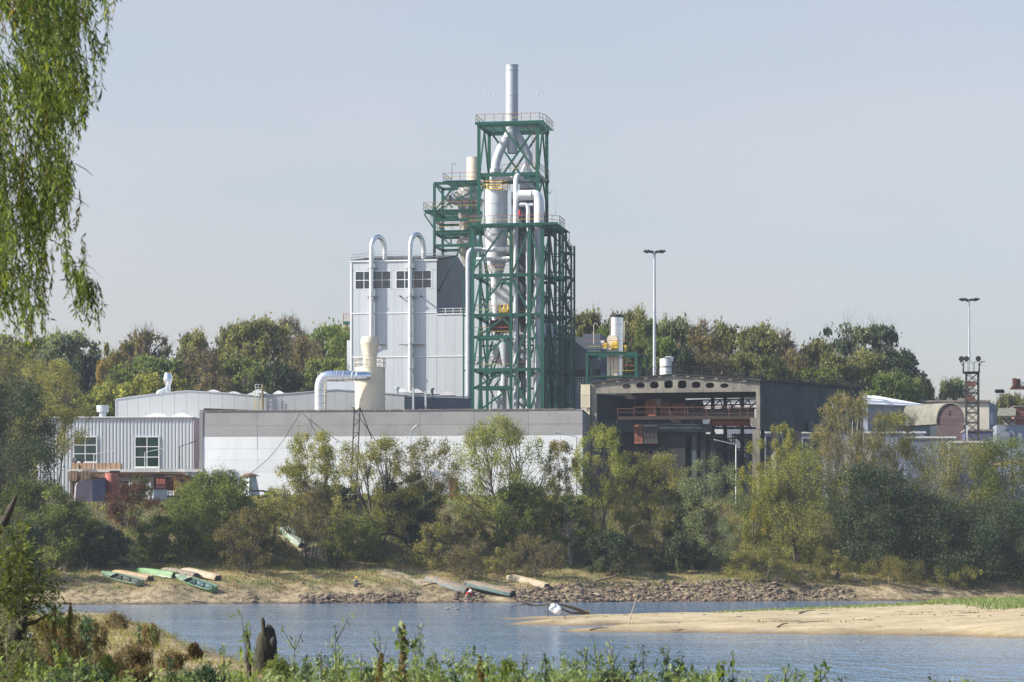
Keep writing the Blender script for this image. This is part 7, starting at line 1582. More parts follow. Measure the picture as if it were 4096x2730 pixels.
# bank trees and shrubs
BANK = [  # centre column, base row, top row, width, distance (None: from base row), kind overrides, label
 (40, 2240, 1500, 420, 314, dict(leaf='lf_dark', stems=2, nclump=150, nleaf=26000, droop=.3), 'large dark green willow filling the left edge'),
 (215, 2000, 1420, 260, 322, dict(leaf='lf_olive', stems=2, nclump=100, nleaf=15000, droop=.25, base=.3), 'spreading olive tree overlapping the left end of the ribbed building'),
 (-60, 2240, 1300, 420, 330, dict(leaf='lf_olive', stems=2, nclump=120, nleaf=16000, droop=.3), 'tall grey-olive tree at the left edge under the hanging willow'),
 (150, 2270, 1930, 300, 300, dict(leaf='lf_green', stems=4, base=.02, nclump=100, nleaf=14000), 'broad green shrub left of the mauve shed'),
 (290, 2275, 2010, 240, 300, dict(leaf='lf_green', stems=4, base=.02, nclump=70, nleaf=10000), 'low green shrub below the mauve shed'),
 (60, 2300, 2080, 280, 296, dict(leaf='lf_dark', stems=4, base=.02, nclump=70, nleaf=9000), 'dark shrub at the far left of the beach'),
 (525, 2120, 1935, 190, 314, dict(leaf='lf_red', stems=3, base=.1, nclump=60, nleaf=6500), 'dark red shrub in front of the red tank'),
 (560, 1990, 1895, 80, 322, dict(leaf='lf_ygreen', stems=2, base=.1, nclump=25, nleaf=2200), 'small yellow-green shrub between red tank and rusty crates'),
 (410, 2275, 2110, 200, 301, dict(leaf='lf_dark', stems=4, base=.0, nclump=50, nleaf=6000), 'dark low shrub on the slope under the red shrub'),
 (640, 2250, 2070, 180, 302, dict(leaf='lf_green', stems=4, base=.0, nclump=50, nleaf=6000), 'green low shrub left of the big round green bush'),
 (850, 2215, 1900, 340, 305, dict(leaf='lf_green', stems=6, base=.02, nclump=150, nleaf=23000, lsize=.24), 'big round green bush below the white wall corner'),
 (985, 2290, 2035, 230, 294, dict(leaf='lf_brown', stems=8, base=.05, nclump=80, nleaf=8500, twig=10, bark='barkd', lsize=.2), 'twiggy olive-brown multi-stemmed shrub behind the cream boat'),
 (1075, 2200, 1990, 160, 307, dict(leaf='lf_olive', stems=4, base=.02, nclump=50, nleaf=6000), 'olive shrub under the lime green shed'),
 (1235, 2275, 1950, 220, 297, dict(leaf='lf_brown', stems=8, base=.12, nclump=80, nleaf=8500, twig=10, bark='barkd', lsize=.2, up=.4), 'tall brown multi-stemmed shrub at the sandy path'),
 (1345, 2275, 2000, 110, 299, dict(leaf='lf_olive', stems=5, base=.2, nclump=30, nleaf=2800, twig=9, bark='barkd', lsize=.2, up=.5), 'thin upright shrub right of the sandy path shrub'),
 (1250, 2120, 1715, 240, 316, dict(leaf='lf_yellow', stems=3, base=.25, nclump=90, nleaf=11000, up=.3, lsize=.22), 'yellow-green tree in front of the whitewashed wall'),
 (1180, 2140, 1860, 200, 314, dict(leaf='lf_olive', stems=4, base=.05, nclump=70, nleaf=9000), 'olive tree below the yellow-green one'),
 (1410, 2240, 2075, 300, 301, dict(leaf='lf_green', stems=6, base=.0, nclump=90, nleaf=12000, lsize=.22), 'low dark green thicket right of the sandy path'),
 (1500, 2215, 1740, 260, 308, dict(leaf='lf_olive', stems=4, base=.16, nclump=120, nleaf=15000, bark='barkd', trunk_r=.3), 'dark olive tree with a forked trunk, centre left'),
 (1640, 2190, 1890, 180, 306, dict(leaf='lf_dark', stems=3, base=.1, nclump=60, nleaf=8000, bark='barkd'), 'dark blue-green tree right of the forked one'),
 (1700, 2200, 1755, 260, 312, dict(leaf='lf_orange', stems=3, base=.1, nclump=100, nleaf=11000, bark='barkd', gap=1), 'olive tree with orange tips in front of the brick wall piece'),
 (1740, 2270, 2090, 190, 300, dict(leaf='lf_olive', stems=6, base=.0, nclump=60, nleaf=7000, twig=8), 'olive thicket below the tree with orange tips'),
 (1990, 2200, 1670, 340, 314, dict(leaf='lf_ygreen', stems=3, base=.15, nclump=150, nleaf=22000, lsize=.22, up=.2, trunk_r=.3), 'broad yellow-green tree at the centre in front of the wall'),
 (1890, 2260, 2060, 130, 298, dict(leaf='lf_brown', stems=9, base=.1, nclump=40, nleaf=2600, twig=12, lsize=.18, up=.5), 'upright brown twiggy shrub at the centre'),
 (2080, 2255, 1930, 240, 305, dict(leaf='lf_green', stems=5, base=.02, nclump=90, nleaf=13000), 'green tree below the broad yellow-green one'),
 (1870, 2315, 2185, 190, 294, dict(leaf='lf_brown', stems=9, base=.0, nclump=60, nleaf=5500, twig=10, lsize=.17), 'russet brown shrub left of the cream boat by the rocks'),
 (2140, 2310, 2145, 230, 293, dict(leaf='lf_brown', stems=9, base=.0, nclump=70, nleaf=6500, twig=10, lsize=.17), 'russet brown shrub behind the cream boat by the rocks'),
 (2000, 2300, 2190, 130, 297, dict(leaf='lf_olive', stems=8, base=.0, nclump=40, nleaf=4000, twig=8, lsize=.17), 'small olive thicket between the russet shrubs'),
 (2235, 2200, 1760, 180, 314, dict(leaf='lf_orange', stems=3, base=.2, nclump=70, nleaf=5500, gap=1, twig=7), 'sparse reddish tree at the right end of the white wall'),
 (2290, 2270, 1960, 150, 300, dict(leaf='lf_green', stems=2, base=.1, nclump=40, nleaf=4500, bark='barkp', twig=6), 'pale-stemmed tree among the green scrub'),
 (2410, 2230, 1695, 240, 311, dict(leaf='lf_ygreen', stems=3, base=.15, nclump=120, nleaf=16000, lsize=.22, up=.35), 'yellow-green spiky tree below the buff pillar'),
 (2530, 2200, 1800, 200, 316, dict(leaf='lf_olive', stems=3, base=.15, nclump=60, nleaf=7000), 'olive tree behind the spiky yellow-green one'),
 (2640, 2245, 1810, 260, 308, dict(leaf='lf_olive', stems=4, base=.06, nclump=120, nleaf=17000, lsize=.2, bark='bark'), 'rounded grey-olive tree in front of the derelict hall'),
 (2450, 2300, 2130, 220, 301, dict(leaf='lf_dark', stems=5, base=.0, nclump=60, nleaf=7500), 'dark scrub under the spiky yellow-green tree'),
 (2840, 2285, 1820, 230, 303, dict(leaf='lf_silver', stems=2, base=.1, nclump=120, nleaf=17000, lsize=.2, droop=.3), 'pale silver-green willow in front of the derelict hall'),
 (2720, 2290, 2150, 200, 304, dict(leaf='lf_dark', stems=5, base=.0, nclump=60, nleaf=7500), 'dark scrub between the grey-olive tree and the silver willow'),
 (3130, 2230, 1690, 190, 310, dict(leaf='lf_yellow', stems=2, base=.3, nclump=60, nleaf=7500, up=.5, lsize=.22, clr=.17), 'tall yellow spiky crown rising above the big right tree'),
 (3010, 2180, 1850, 160, 315, dict(leaf='lf_yellow', stems=3, base=.05, nclump=60, nleaf=7500), 'yellow tree between the silver willow and the big right tree'),
 (3190, 2250, 1790, 400, 306, dict(leaf='lf_ygreen', stems=3, base=.12, nclump=190, nleaf=28000, lsize=.2, droop=.15, trunk_r=.3), 'biggest yellow-green tree, right of centre'),
 (3050, 2320, 2180, 260, 302, dict(leaf='lf_olive', stems=7, base=.0, nclump=70, nleaf=9000, lsize=.18), 'olive thicket beneath the biggest yellow-green tree'),
 (3400, 2230, 1555, 260, 326, dict(leaf='lf_orange', stems=3, base=.35, nclump=130, nleaf=17000, lsize=.22, bark='barkp', trunk_r=.28, clr=.17), 'tall olive-brown tree overlapping the dark sheeting'),
 (3560, 2200, 1640, 260, 330, dict(leaf='lf_olive', stems=3, base=.25, nclump=110, nleaf=14000, lsize=.22), 'olive tree in front of the white roofed shed'),
 (3500, 2290, 1850, 380, 316, dict(leaf='lf_dark', stems=4, base=.0, nclump=150, nleaf=22000, droop=.3), 'dark shaded willow mass right of the biggest tree'),  # dark leaf colour stands in for the shadow among these trees
 (3790, 2280, 1750, 420, 322, dict(leaf='lf_olive', stems=4, base=.02, nclump=180, nleaf=27000, droop=.2), 'wide olive tree below the lattice tower'),
 (3700, 2310, 1960, 380, 312, dict(leaf='lf_dark', stems=4, base=.0, nclump=120, nleaf=18000, droop=.3), 'dark shaded tree low on the right bank'),
 (4060, 2290, 1720, 360, 324, dict(leaf='lf_green', stems=4, base=.02, nclump=150, nleaf=22000, droop=.25), 'green willow at the right edge below the zinc fence'),
 (4000, 2330, 1990, 380, 314, dict(leaf='lf_dark', stems=4, base=.0, nclump=120, nleaf=16000, droop=.25), 'dark shaded bush at the right edge of the bank'),
 (3960, 2100, 1790, 190, 332, dict(leaf='lf_ygreen', stems=3, base=.05, nclump=60, nleaf=7000, lsize=.22), 'yellow-green bush tops under the low white canopy'),
 (3330, 2320, 2200, 200, 303, dict(leaf='lf_olive', stems=7, base=.0, nclump=50, nleaf=6000, lsize=.18), 'small olive bush above the pale boulder'),
 (3560, 2335, 2235, 230, 303, dict(leaf='lf_orange', stems=7, base=.0, nclump=50, nleaf=6000, lsize=.18), 'low rusty bush at the foot of the dark trees'),
 (3820, 2350, 2270, 220, 304, dict(leaf='lf_olive', stems=7, base=.0, nclump=40, nleaf=5000, lsize=.18), 'low olive bush at the right end of the shore'),
 (1560, 2120, 1960, 160, 320, dict(leaf='lf_orange', stems=4, base=.0, nclump=50, nleaf=6000), 'rusty bush high on the slope, centre left'), (2180, 2100, 1930, 200, 322, dict(leaf='lf_olive', stems=4, base=.0, nclump=60, nleaf=7000), 'olive bush high on the slope below the wall end'),
 (2760, 2120, 1960, 180, 322, dict(leaf='lf_dark', stems=4, base=.0, nclump=60, nleaf=7000), 'dark bush high on the slope under the derelict hall'), (1330, 2130, 1940, 150, 322, dict(leaf='lf_dark', stems=4, base=.0, nclump=50, nleaf=6000), 'dark bush high on the slope below the mast'),
]
for i, (sx, sb_, st_, wpx, D, kw, lab) in enumerate(BANK):
    if D < 320 or sx > 3300: D = min(ghit(sx, sb_, 262, 345).y, yshore(wx(sx, 320)) + 40)
    x = wx(sx, D); z = gz(x, D); H_ = max(1.5, wz(st_, D) - z); R_ = wpx * D / F / 2 * 1.1
    k = dict(bark='bark', stems=1, lsize=.22, trunk_r=.16, base=.1, nclump=80, nleaf=9000); k.update(kw); k['lsize'] *= .86
    if k['leaf'] in ('lf_ygreen', 'lf_yellow', 'lf_orange'): k['flat'] = 1.35; k['clr'] = .15; k.setdefault('up', .3)
    elif k['stems'] >= 5: k['flat'] = 1.1; k['clr'] = .16
    if k['leaf'] in ('lf_dark', 'lf_green'): k['nleaf'] = int(k['nleaf'] * 1.35); k['lsize'] *= 1.12; k['nleaf'] = int(k['nleaf'] * 1.35); k['nclump'] = int(k['nclump'] * 1.2)
    H0 = H_
    plant_tree('shrub' if H_ < 6 else 'tree', lab, 'shrub' if H_ < 6 else 'tree', x, D, z - .1, tree_meshes(500 + i, H_, R_, **k), 'trees and shrubs on the far bank')

# ---------------------------------------------------------------- grass and weeds on the banks
def blades(X, Y, Z, h, wdt, tint, r, lean=.35, seg=2):
    n = len(X); a = r.uniform(0, 6.28, n); l = r.uniform(0, lean, n) * h; dx, dy = np.cos(a), np.sin(a); px, py = -dy, dx
    ang = r.uniform(0, 6.28, n); px, py = np.cos(ang), np.sin(ang) * .6
    b0 = np.stack([X, Y, Z], 1); m_ = b0 + np.stack([dx * l * .35, dy * l * .35, h * .6], 1); t_ = b0 + np.stack([dx * l, dy * l, h], 1); w_ = np.stack([px, py, px * 0], 1) * (wdt[:, None] if hasattr(wdt, 'shape') else wdt) / 2
    V = np.stack([b0 - w_, b0 + w_, m_ + w_ * .7, t_, m_ - w_ * .7], 1).reshape(-1, 3); i = np.arange(n)[:, None] * 5
    Q = np.concatenate([np.stack([i[:, 0], i[:, 0] + 1, i[:, 0] + 2, i[:, 0] + 4], 1), np.stack([i[:, 0] + 4, i[:, 0] + 2, i[:, 0] + 3, i[:, 0] + 3], 1)])
    return V, Q, np.concatenate([tint, tint])
def tri_fix(V, Q, tint):
    q1 = Q[Q[:, 2] != Q[:, 3]]; q2 = Q[Q[:, 2] == Q[:, 3]][:, :3]; t1 = tint[:len(q1)]; t2 = tint[len(q1):]
    T_ = np.concatenate([q1[:, [0, 1, 2]], q1[:, [0, 2, 3]], q2]); return V, T_, np.concatenate([t1, t1, t2])
def grass(name, label, n, xf, leaf, hmin, hmax, wdt, seed, lean=.35, clump=0.0):
    r = np.random.default_rng(seed); X, Y = xf(r, n)
    if clump: k = len(X); cx = r.normal(0, clump, (k, 2)); idx = r.integers(0, max(1, k // 22), k); X = X[idx] + cx[:, 0]; Y = Y[idx] + cx[:, 1]
    Z = hground(X, Y); ok = Z > .12; X, Y, Z = X[ok], Y[ok], Z[ok]; h = r.uniform(hmin, hmax, len(X)) * (1 + .4 * np.sin(X * 1.3) * np.cos(Y * .9)); tint = np.clip(.5 + .25 * np.sin(X * .6) * np.cos(Y * .5) + r.normal(0, .22, len(X)), 0, 1)
    V, T_, t_ = tri_fix(*blades(X, Y, Z, h, wdt, tint, r, lean)); tag(nobj(name, np_mesh(name, V, T_, leaf, t_)), label, 'grass', kind='stuff')
def bankzone(t0, t1, x0=-62, x1=62):
    def f(r, n):
        X = r.uniform(x0, x1, n); t = r.uniform(t0, t1, n); return X, yshore(X) + t
    return f
grass('bank_grass', 'dry straw grass on the far bank between beach and trees', 34000, bankzone(6.5, 24), 'lf_straw', .10, .36, .05, 21, .6, .28)
grass('bank_grass', 'green grass patches on the far bank', 26000, bankzone(7, 34), 'lf_weed', .12, .4, .06, 22, .6, .35)
grass('bank_grass', 'sparse dry tufts on the beach sand', 3500, bankzone(4, 11), 'lf_straw', .06, .22, .05, 23, .6, .25)
grass('slope_scrub', 'dark scrub and brambles covering the steep slope', 42000, bankzone(20, 52), 'lf_olive', .1, .38, .16, 24, .9, .5)
grass('slope_scrub', 'brownish dead stalks on the steep slope', 16000, bankzone(17, 46), 'lf_dryweed', .15, .5, .06, 25, .9, .4)
grass('yard_weeds', 'weeds along the edge of the plateau', 12000, bankzone(36, 48), 'lf_weed', .2, .7, .08, 26, .8, .4)
# grass on the sandbar at right
def bargrass(name, label, n, x0, x1, y0, y1, seed, h0, h1, leaf='lf_weed'):
    r = np.random.default_rng(seed); X = r.uniform(x0, x1, n); Y = r.uniform(y0, y1, n); idx = r.integers(0, max(1, n // 14), n); X = X[idx] + r.normal(0, .45, n); Y = Y[idx] + r.normal(0, .8, n); Z = hbar(X, Y); ok = Z > .3; X, Y, Z = X[ok], Y[ok], Z[ok]
    tint = np.clip(r.normal(.55, .22, len(X)), 0, 1); V, T_, t_ = tri_fix(*blades(X, Y, Z, r.uniform(h0, h1, len(X)), .05, tint, r, .5)); tag(nobj(name, np_mesh(name, V, T_, leaf, t_)), label, 'grass', kind='stuff')
bargrass('sandbar_grass', 'fresh green grass patch at the right end of the sandbar', 15000, 29, 60, 168, 205, 31, .15, .45)
bargrass('sandbar_grass', 'thin green grass along the back of the sandbar', 6000, 14, 40, 186, 214, 32, .08, .25)
bargrass('sandbar_grass', 'scattered dry tufts on the sandbar crest', 700, 4, 40, 140, 200, 33, .06, .2, 'lf_straw')

# near bank
def nearzone(r, n):
    X = r.uniform(-16, 9, n); d = r.uniform(0, 1, n) ** 1.3; return X, ynear(X) - .6 - d * (ynear(X) - 22)
def nearleft(r, n):
    X = r.uniform(-15, -3, n); return X, ynear(X) - .5 - r.uniform(0, 1, n) ** 1.1 * 30
grass('near_grass', 'dry straw grass on the near sandy spit', 7000, nearleft, 'lf_straw', .03, .13, .010, 41, 1.6, .5)
grass('near_grass', 'green grass and low weeds along the bottom of the picture', 22000, lambda r, n: (r.uniform(-9, 9, n), r.uniform(24, 41, n)), 'lf_weed', .05, .2, .014, 42, .7, .12)
grass('near_grass', 'olive grass tufts on the near sandy spit', 6000, nearleft, 'lf_olive', .05, .2, .012, 43, 1.2, .16)

def weed(name, label, x, y, h, seed, leaf='lf_weed', stem='barkd', nl=60, ls=.07, side=5, spike=False, sp=.16, leaf2=None):
    r = np.random.default_rng(seed); z = gz(x, y); t = thing(name, label, 'weed', (x, y, z), 'tall weeds on the near bank'); b = MB(); tips = []
    lx, ly = r.normal(0, .06 * h, 2); main = [Vector((x + lx * (i / 5) ** 1.5, y + ly * (i / 5), z + h * i / 5 - .03)) for i in range(6)]
    b.tube(main, [.010 * (1 - .7 * i / 5) for i in range(6)], 5, cap=False); segs = [(main[i], main[i + 1]) for i in range(1, 5)]
    for k in range(side):
        f_ = r.uniform(.25, .9) * 5; i0 = min(4, int(f_)); p = main[i0].lerp(main[i0 + 1], f_ - i0); d = Vector((r.normal(), r.normal(), 0)).normalized() * sp * h * r.uniform(.5, 1.1); e = p + d + Vector((0, 0, h * r.uniform(.1, .28))); b.tube([p, p.lerp(e, .5) - Vector((0, 0, .01)), e], [.005, .004, .002], 4, cap=False); segs += [(p, e)] * 2
    o = b.build('stem', stem, t)
    P = []; 
    for _ in range(nl): s_, e_ = segs[r.integers(len(segs))]; q_ = s_.lerp(e_, r.uniform(0, 1.05)); P.append(tuple(q_ + Vector(r.normal(0, ls * .35, 3)) - ORG[t.name]))
    P = np.array(P); tint = np.clip(r.normal(.5, .25, len(P)), 0, 1); V, Q = leaf_quads(P, ls, tint, r, .3 if not spike else .6, axis=np.array([0, 0, .7]))
    me = np_mesh('leaves', V, Q, leaf, tint); nobj('leaves', me, t)['kind'] = 'stuff'
    if spike:
        n = 420; f_ = r.uniform(.45, 1.02, n); P = np.stack([lx * f_ ** 1.5 + r.normal(0, .018, n) * (1.15 - f_) * 2.2, ly * f_ + r.normal(0, .018, n) * (1.15 - f_) * 2.2, h * f_], 1); tint = np.clip(r.normal(.6, .2, n), 0, 1)
        V, Q = leaf_quads(P, .028, tint, r, .8); nobj('seed_head', np_mesh('seed_head', V, Q, leaf2 or 'lf_dryweed', tint), t)['kind'] = 'stuff'
WEEDS = [ # column, top row, distance, kind, label
 (1345, 2490, 27, 'a', 'tall pale willowherb stalk left of the brown seed spike'), (1370, 2530, 28, 'a', 'slender weed just right of the tall pale stalk'), (1608, 2505, 26, 's', 'thick brown dock seed spike, tallest weed at the bottom'),
 (1660, 2520, 27, 'a', 'leafy weed leaning right of the brown seed spike'), (1700, 2545, 28, 'a', 'grey-green weed stalk right of the dock spike'), (1540, 2510, 29, 'a', 'thin bent weed left of the dock spike'), (1500, 2620, 25, 's', 'shorter yellow-brown seed head'), (1290, 2590, 27, 'd', 'thin dark red dry stalk'),
 (1165, 2545, 30, 'a', 'small leafy weed top right of the stump'), (1935, 2630, 26, 's', 'narrow brown spike right of centre'), (2010, 2630, 25, 'b', 'bright broad-leaved weed right of centre'), (2080, 2600, 28, 'c', 'bluish slender weed near the centre'), (2170, 2635, 28, 'c', 'bluish stalk right of the bright broad-leaved weed'),
 (1840, 2640, 28, 'c', 'short bluish weed left of centre'), (2340, 2575, 28, 'a', 'fine branched weed, left of the right-hand group'), (2400, 2560, 29, 'a', 'tall fine weed in the right-hand group'), (2440, 2575, 27, 'a', 'arching fine weed in the right-hand group'), (2520, 2610, 27, 'c', 'dark bluish weed in the right-hand group'), (2570, 2565, 28, 'c', 'tall dark weed in the right-hand group'),
 (2655, 2590, 28, 'c', 'spiky dark weed before the gap at right'), (2715, 2600, 28, 'c', 'pair-topped dark weed right of the spiky one'), (2930, 2590, 27, 'c', 'tall dark weed at the right third'), (2900, 2640, 27, 'b', 'leafy weed leaning on the tall dark one'), (2810, 2660, 28, 'a', 'short pale weed at the right third'), (3140, 2660, 27, 'a', 'small faint weed far right'), (3290, 2665, 27, 'b', 'pale seedhead weed far right'), (3360, 2690, 27, 'c', 'last small dark weed at right'),
 (1440, 2600, 27, 'a', 'leafy weed between the tall stalk and the dock spike'), (1760, 2600, 28, 'a', 'weed with pale tips right of the dock group'), (1230, 2640, 26, 'c', 'low weed cluster right of the stump'), (1010, 2440, 22, 'f', 'pale green feathery reed blade left of the stump'),
 (560, 2500, 44, 'c', 'thin weed on the sandy spit crest'), (610, 2490, 46, 'a', 'slanting thin weed on the sandy spit'), (890, 2570, 34, 'a', 'small pale weed on the sandy shore'), (150, 2540, 28, 'g', 'pale feathery yellow-green plant beside the plastic bag'), (30, 2440, 27, 'g', 'pale feathery yellow-green plant at the left edge'), (210, 2430, 32, 's', 'dark yellow dock clump left of the spit'), (265, 2420, 33, 's', 'second dark dock stalk behind the clump'), (250, 2600, 30, 'b', 'green leafy weed below the dock clump'), (430, 2620, 32, 'b', 'green leafy weed on the lower spit'), (690, 2600, 34, 'c', 'thin dark weed in the middle of the spit'), (330, 2450, 38, 'c', 'green weed on the left of the spit crest'), (370, 2480, 39, 'c', 'dark bushy weed at the end of the shaded grass')]
for i, (sx, sy, D, kd, lab) in enumerate(WEEDS):
    x = wx(sx, D); h = max(.2, wz(sy, D) - gz(x, D))
    if kd == 'a': weed('tall_weed', lab, x, D, h, 900 + i, 'lf_weed', nl=60, ls=.06)
    elif kd == 's': weed('dock_stalk', lab, x, D, h, 900 + i, 'lf_weed', nl=50, ls=.08, spike=True, side=3)
    elif kd == 'd': weed('dry_stalk', lab, x, D, h, 900 + i, 'lf_dryweed', nl=20, ls=.04, side=2)
    elif kd == 'b': weed('leafy_weed', lab, x, D, h, 900 + i, 'lf_bright', nl=110, ls=.09, side=7)
    elif kd == 'c': weed('slender_weed', lab, x, D, h, 900 + i, 'lf_weedb', nl=90, ls=.07, side=4, sp=.1)
    elif kd == 'g': weed('feathery_plant', lab, x, D, h, 900 + i, 'lf_silver', nl=420, ls=.03, side=16, sp=.22, stem='bark')
    elif kd == 'f': weed('reed_plant', lab, x, D, h, 900 + i, 'lf_bright', nl=60, ls=.09, side=2, sp=.05, stem='bark')
NEARB = [ # low bushes of the near bank: column, distance, top row, width px, leaf, label
 (40, 34, 2440, 190, 'lf_sap', 'dark leafy bush at the foot of the sapling, left edge'), (185, 38, 2420, 190, 'lf_orange', 'yellow-brown bush right of the sapling trunk'), (300, 41, 2415, 170, 'lf_sap', 'dark green bush where the spit begins'), (372, 46, 2450, 110, 'lf_straw', 'small straw coloured bush at the right end of the shaded weeds'),
 (250, 36, 2500, 260, 'lf_dryweed', 'wide brown dry bush below the dark green one'), (520, 37, 2560, 190, 'lf_dryweed', 'brown dry bush in the middle of the spit'), (420, 34, 2610, 220, 'lf_straw', 'low straw coloured scrub on the lower spit'), (600, 58, 2475, 90, 'lf_straw', 'straw coloured tussock on the spit crest'), (470, 78, 2445, 110, 'lf_straw', 'pale dry tussock at the top of the spit'),
 (775, 50, 2560, 50, 'lf_dryweed', 'small grey-brown tuft near the tip of the spit'), (130, 31, 2600, 240, 'lf_sap', 'dark weeds below the plastic bag'), (320, 30, 2640, 200, 'lf_weedb', 'green weeds at the bottom left'), (560, 31, 2650, 180, 'lf_dryweed', 'brown weeds at the bottom, left of centre'), (820, 32, 2655, 200, 'lf_weedb', 'green weeds below the spit tip'), (690, 44, 2600, 120, 'lf_straw', 'thin straw scrub on the lower spit edge'), (1480, 30, 2640, 120, 'lf_weedb', 'dark green weeds under the dock spike'), (2450, 30, 2650, 160, 'lf_weedb', 'dark green weeds under the right-hand group'), (1130, 38, 2620, 140, 'lf_green', 'green weeds wrapping the stump foot')]
for i, (sx, D, st_, wpx, lf, lab) in enumerate(NEARB):
    x = wx(sx, D); z = gz(x, D); H_ = max(.16, (wz(st_, D) - z) * .82); R_ = wpx * D / F / 2
    plant_tree('low_bush', lab, 'bush', x, D, z - .02, tree_meshes(1500 + i, H_, R_, lf, 'barkd', nclump=70, nleaf=4600, lsize=.05, base=.0, stems=12, twig=9, trunk_r=.012, flat=2.2, clr=.2, aspect=.2, up=.9), 'low bushes on the near bank')
# anonymous weeds filling the bottom band
r = np.random.default_rng(77); allV = []; allQ = []; allt = []; off = 0; SB = MB()
for i in range(620):
    D = r.uniform(24, 39); sx = r.uniform(-60, 4150) if i % 4 else r.uniform(900, 3000); x = wx(sx, D); z = gz(x, D)
    if z < .5: continue
    cap_ = np.interp(sx, [0, 900, 1300, 1700, 2600, 3300, 4096], [2620, 2690, 2635, 2625, 2670, 2715, 2740]) + r.uniform(0, 110) + 22 * math.sin(sx * .013) + 15 * math.sin(sx * .041)
    h = max(.12, min(.95, wz(cap_, D) - z)); q_ = Vector((x, D, z)); e_ = q_ + Vector((r.normal(0, .3) * h, r.normal(0, .15) * h, h)); SB.tube([q_, q_.lerp(e_, .5), e_], [.006, .005, .002], 3, cap=False)
    n = 46; f_ = r.uniform(.15, 1, n); P = np.array(q_) + np.outer(f_, np.array(e_ - q_)) + r.normal(0, .035, (n, 3)); tint = np.clip(r.normal(.5, .25, n) + r.normal(0, .1), 0, 1)
    V, Q = leaf_quads(P, .065, tint, r, .38, axis=np.array([0, 0, .5])); allV.append(V); allQ.append(Q + off); off += len(V); allt.append(tint)
tag(nobj('weed_thicket', np_mesh('weed_thicket', np.concatenate(allV), np.concatenate(allQ), 'lf_weed', np.concatenate(allt))), 'dense green weeds along the bottom edge', 'weeds', kind='stuff')
o = SB.build('weed_stems', 'bark', None, (0, 0, 0)); tag(o, 'stems of the dense weeds along the bottom edge', 'weeds', kind='stuff')

# willow sapling at lower left, with its dead branch
def strands(pts_fn, n, leaf, name, parent, seed, lsz, spacing, stem_r=.003, stem_m='bark', fan=.5):
    r = np.random.default_rng(seed); b = MB(); Vv = []; Qq = []; tt = []; off = 0
    for i in range(n):
        pts = pts_fn(r)
        b.tube(pts, [stem_r * (1 - .6 * k / (len(pts) - 1)) for k in range(len(pts))], 3, cap=False)
        P = []; A = []
        for a, c in zip(pts[:-1], pts[1:]):
            L_ = (c - a).length; m_ = max(1, int(L_ / spacing)); d = (c - a) / L_
            for k in range(m_): P.append(tuple(a.lerp(c, (k + r.uniform(0, 1)) / m_))); A.append(tuple(d))
        P = np.array(P); A = np.array(A); m_ = len(P); dirn = A * .8 + r.normal(0, fan, (m_, 3)) + np.array([0, 0, -.45]); dirn /= np.linalg.norm(dirn, axis=1, keepdims=True)
        s = lsz * r.uniform(.6, 1.3, m_)[:, None]; C = P + dirn * s * .55; bb = np.cross(dirn, r.normal(size=(m_, 3))); bb /= np.linalg.norm(bb, axis=1, keepdims=True) + 1e-9; nn = np.cross(dirn, bb)
        V = np.stack([C - dirn * s * .5, C + bb * s * .11 + nn * s * .03, C + dirn * s * .5, C - bb * s * .11 + nn * s * .03], 1).reshape(-1, 3); Vv.append(V); Qq.append(np.arange(m_ * 4).reshape(m_, 4) + off); off += m_ * 4; tt.append(np.clip(r.normal(.45, .25, m_) + r.normal(0, .12), 0, 1))
    b.build('twigs', stem_m, parent)['kind'] = 'stuff'; og = np.array(ORG[parent.name]); nobj(name, np_mesh(name, np.concatenate(Vv) - og, np.concatenate(Qq), leaf, np.concatenate(tt)), parent)['kind'] = 'stuff'
# the overhanging willow: tree stands left of the frame, its hanging shoots fill the upper left corner
wt_ = thing('willow_tree', 'near willow whose hanging shoots fill the upper left corner', 'tree', (-11.5, 31, gz(-11.5, 31)))
b = MB(); g0 = gz(-11.5, 31); b.tube([(-11.5, 31, g0 - .3), (-11.3, 31, g0 + 2.5), (-10.9, 30.8, g0 + 5), (-10.2, 30.5, g0 + 8), (-9.4, 30, g0 + 11.5)], [.45, .36, .3, .22, .1], 14); b.build('trunk', 'barkd', wt_)
b = MB()
for z0, x1_, y1_, z1_ in ((4.2, -5.6, 31, 6.5), (5.4, -5.3, 29.5, 8.6), (6.4, -5.2, 32, 10.6), (7.5, -5.6, 30, 11.6), (8.5, -6.2, 31.5, 12.2), (5, -7.2, 33, 9.0), (3.4, -7.0, 30, 5.0)):
    a = Vector((-11.0, 30.8, g0 + z0)); c = Vector((x1_, y1_, z1_)); b.tube([a, a.lerp(c, .35) + Vector((0, 0, .8)), a.lerp(c, .75) + Vector((0, 0, .5)), c], [.12, .08, .04, .012], 7, cap=False)
b.build('limb', 'barkd', wt_)
ENV = np.array([(-60, 478), (0, 466), (110, 448), (200, 440), (270, 425), (400, 415), (470, 372), (560, 340), (640, 305), (700, 285), (820, 285), (930, 312), (1000, 300), (1100, 318), (1180, 372), (1270, 335), (1330, 225), (1390, 160), (1440, 110)], float)
CLU = []
_rc = np.random.default_rng(3)
while len(CLU) < 150:
    _sy = _rc.uniform(-200, 1400); _sx = _rc.uniform(-300, 460); _l = np.interp(_sy, ENV[:, 0], ENV[:, 1]) - 10
    if _sx < _l: CLU.append((_sx, _sy, _rc.uniform(28.5, 33.5), _rc.uniform(.7, 1.5)))
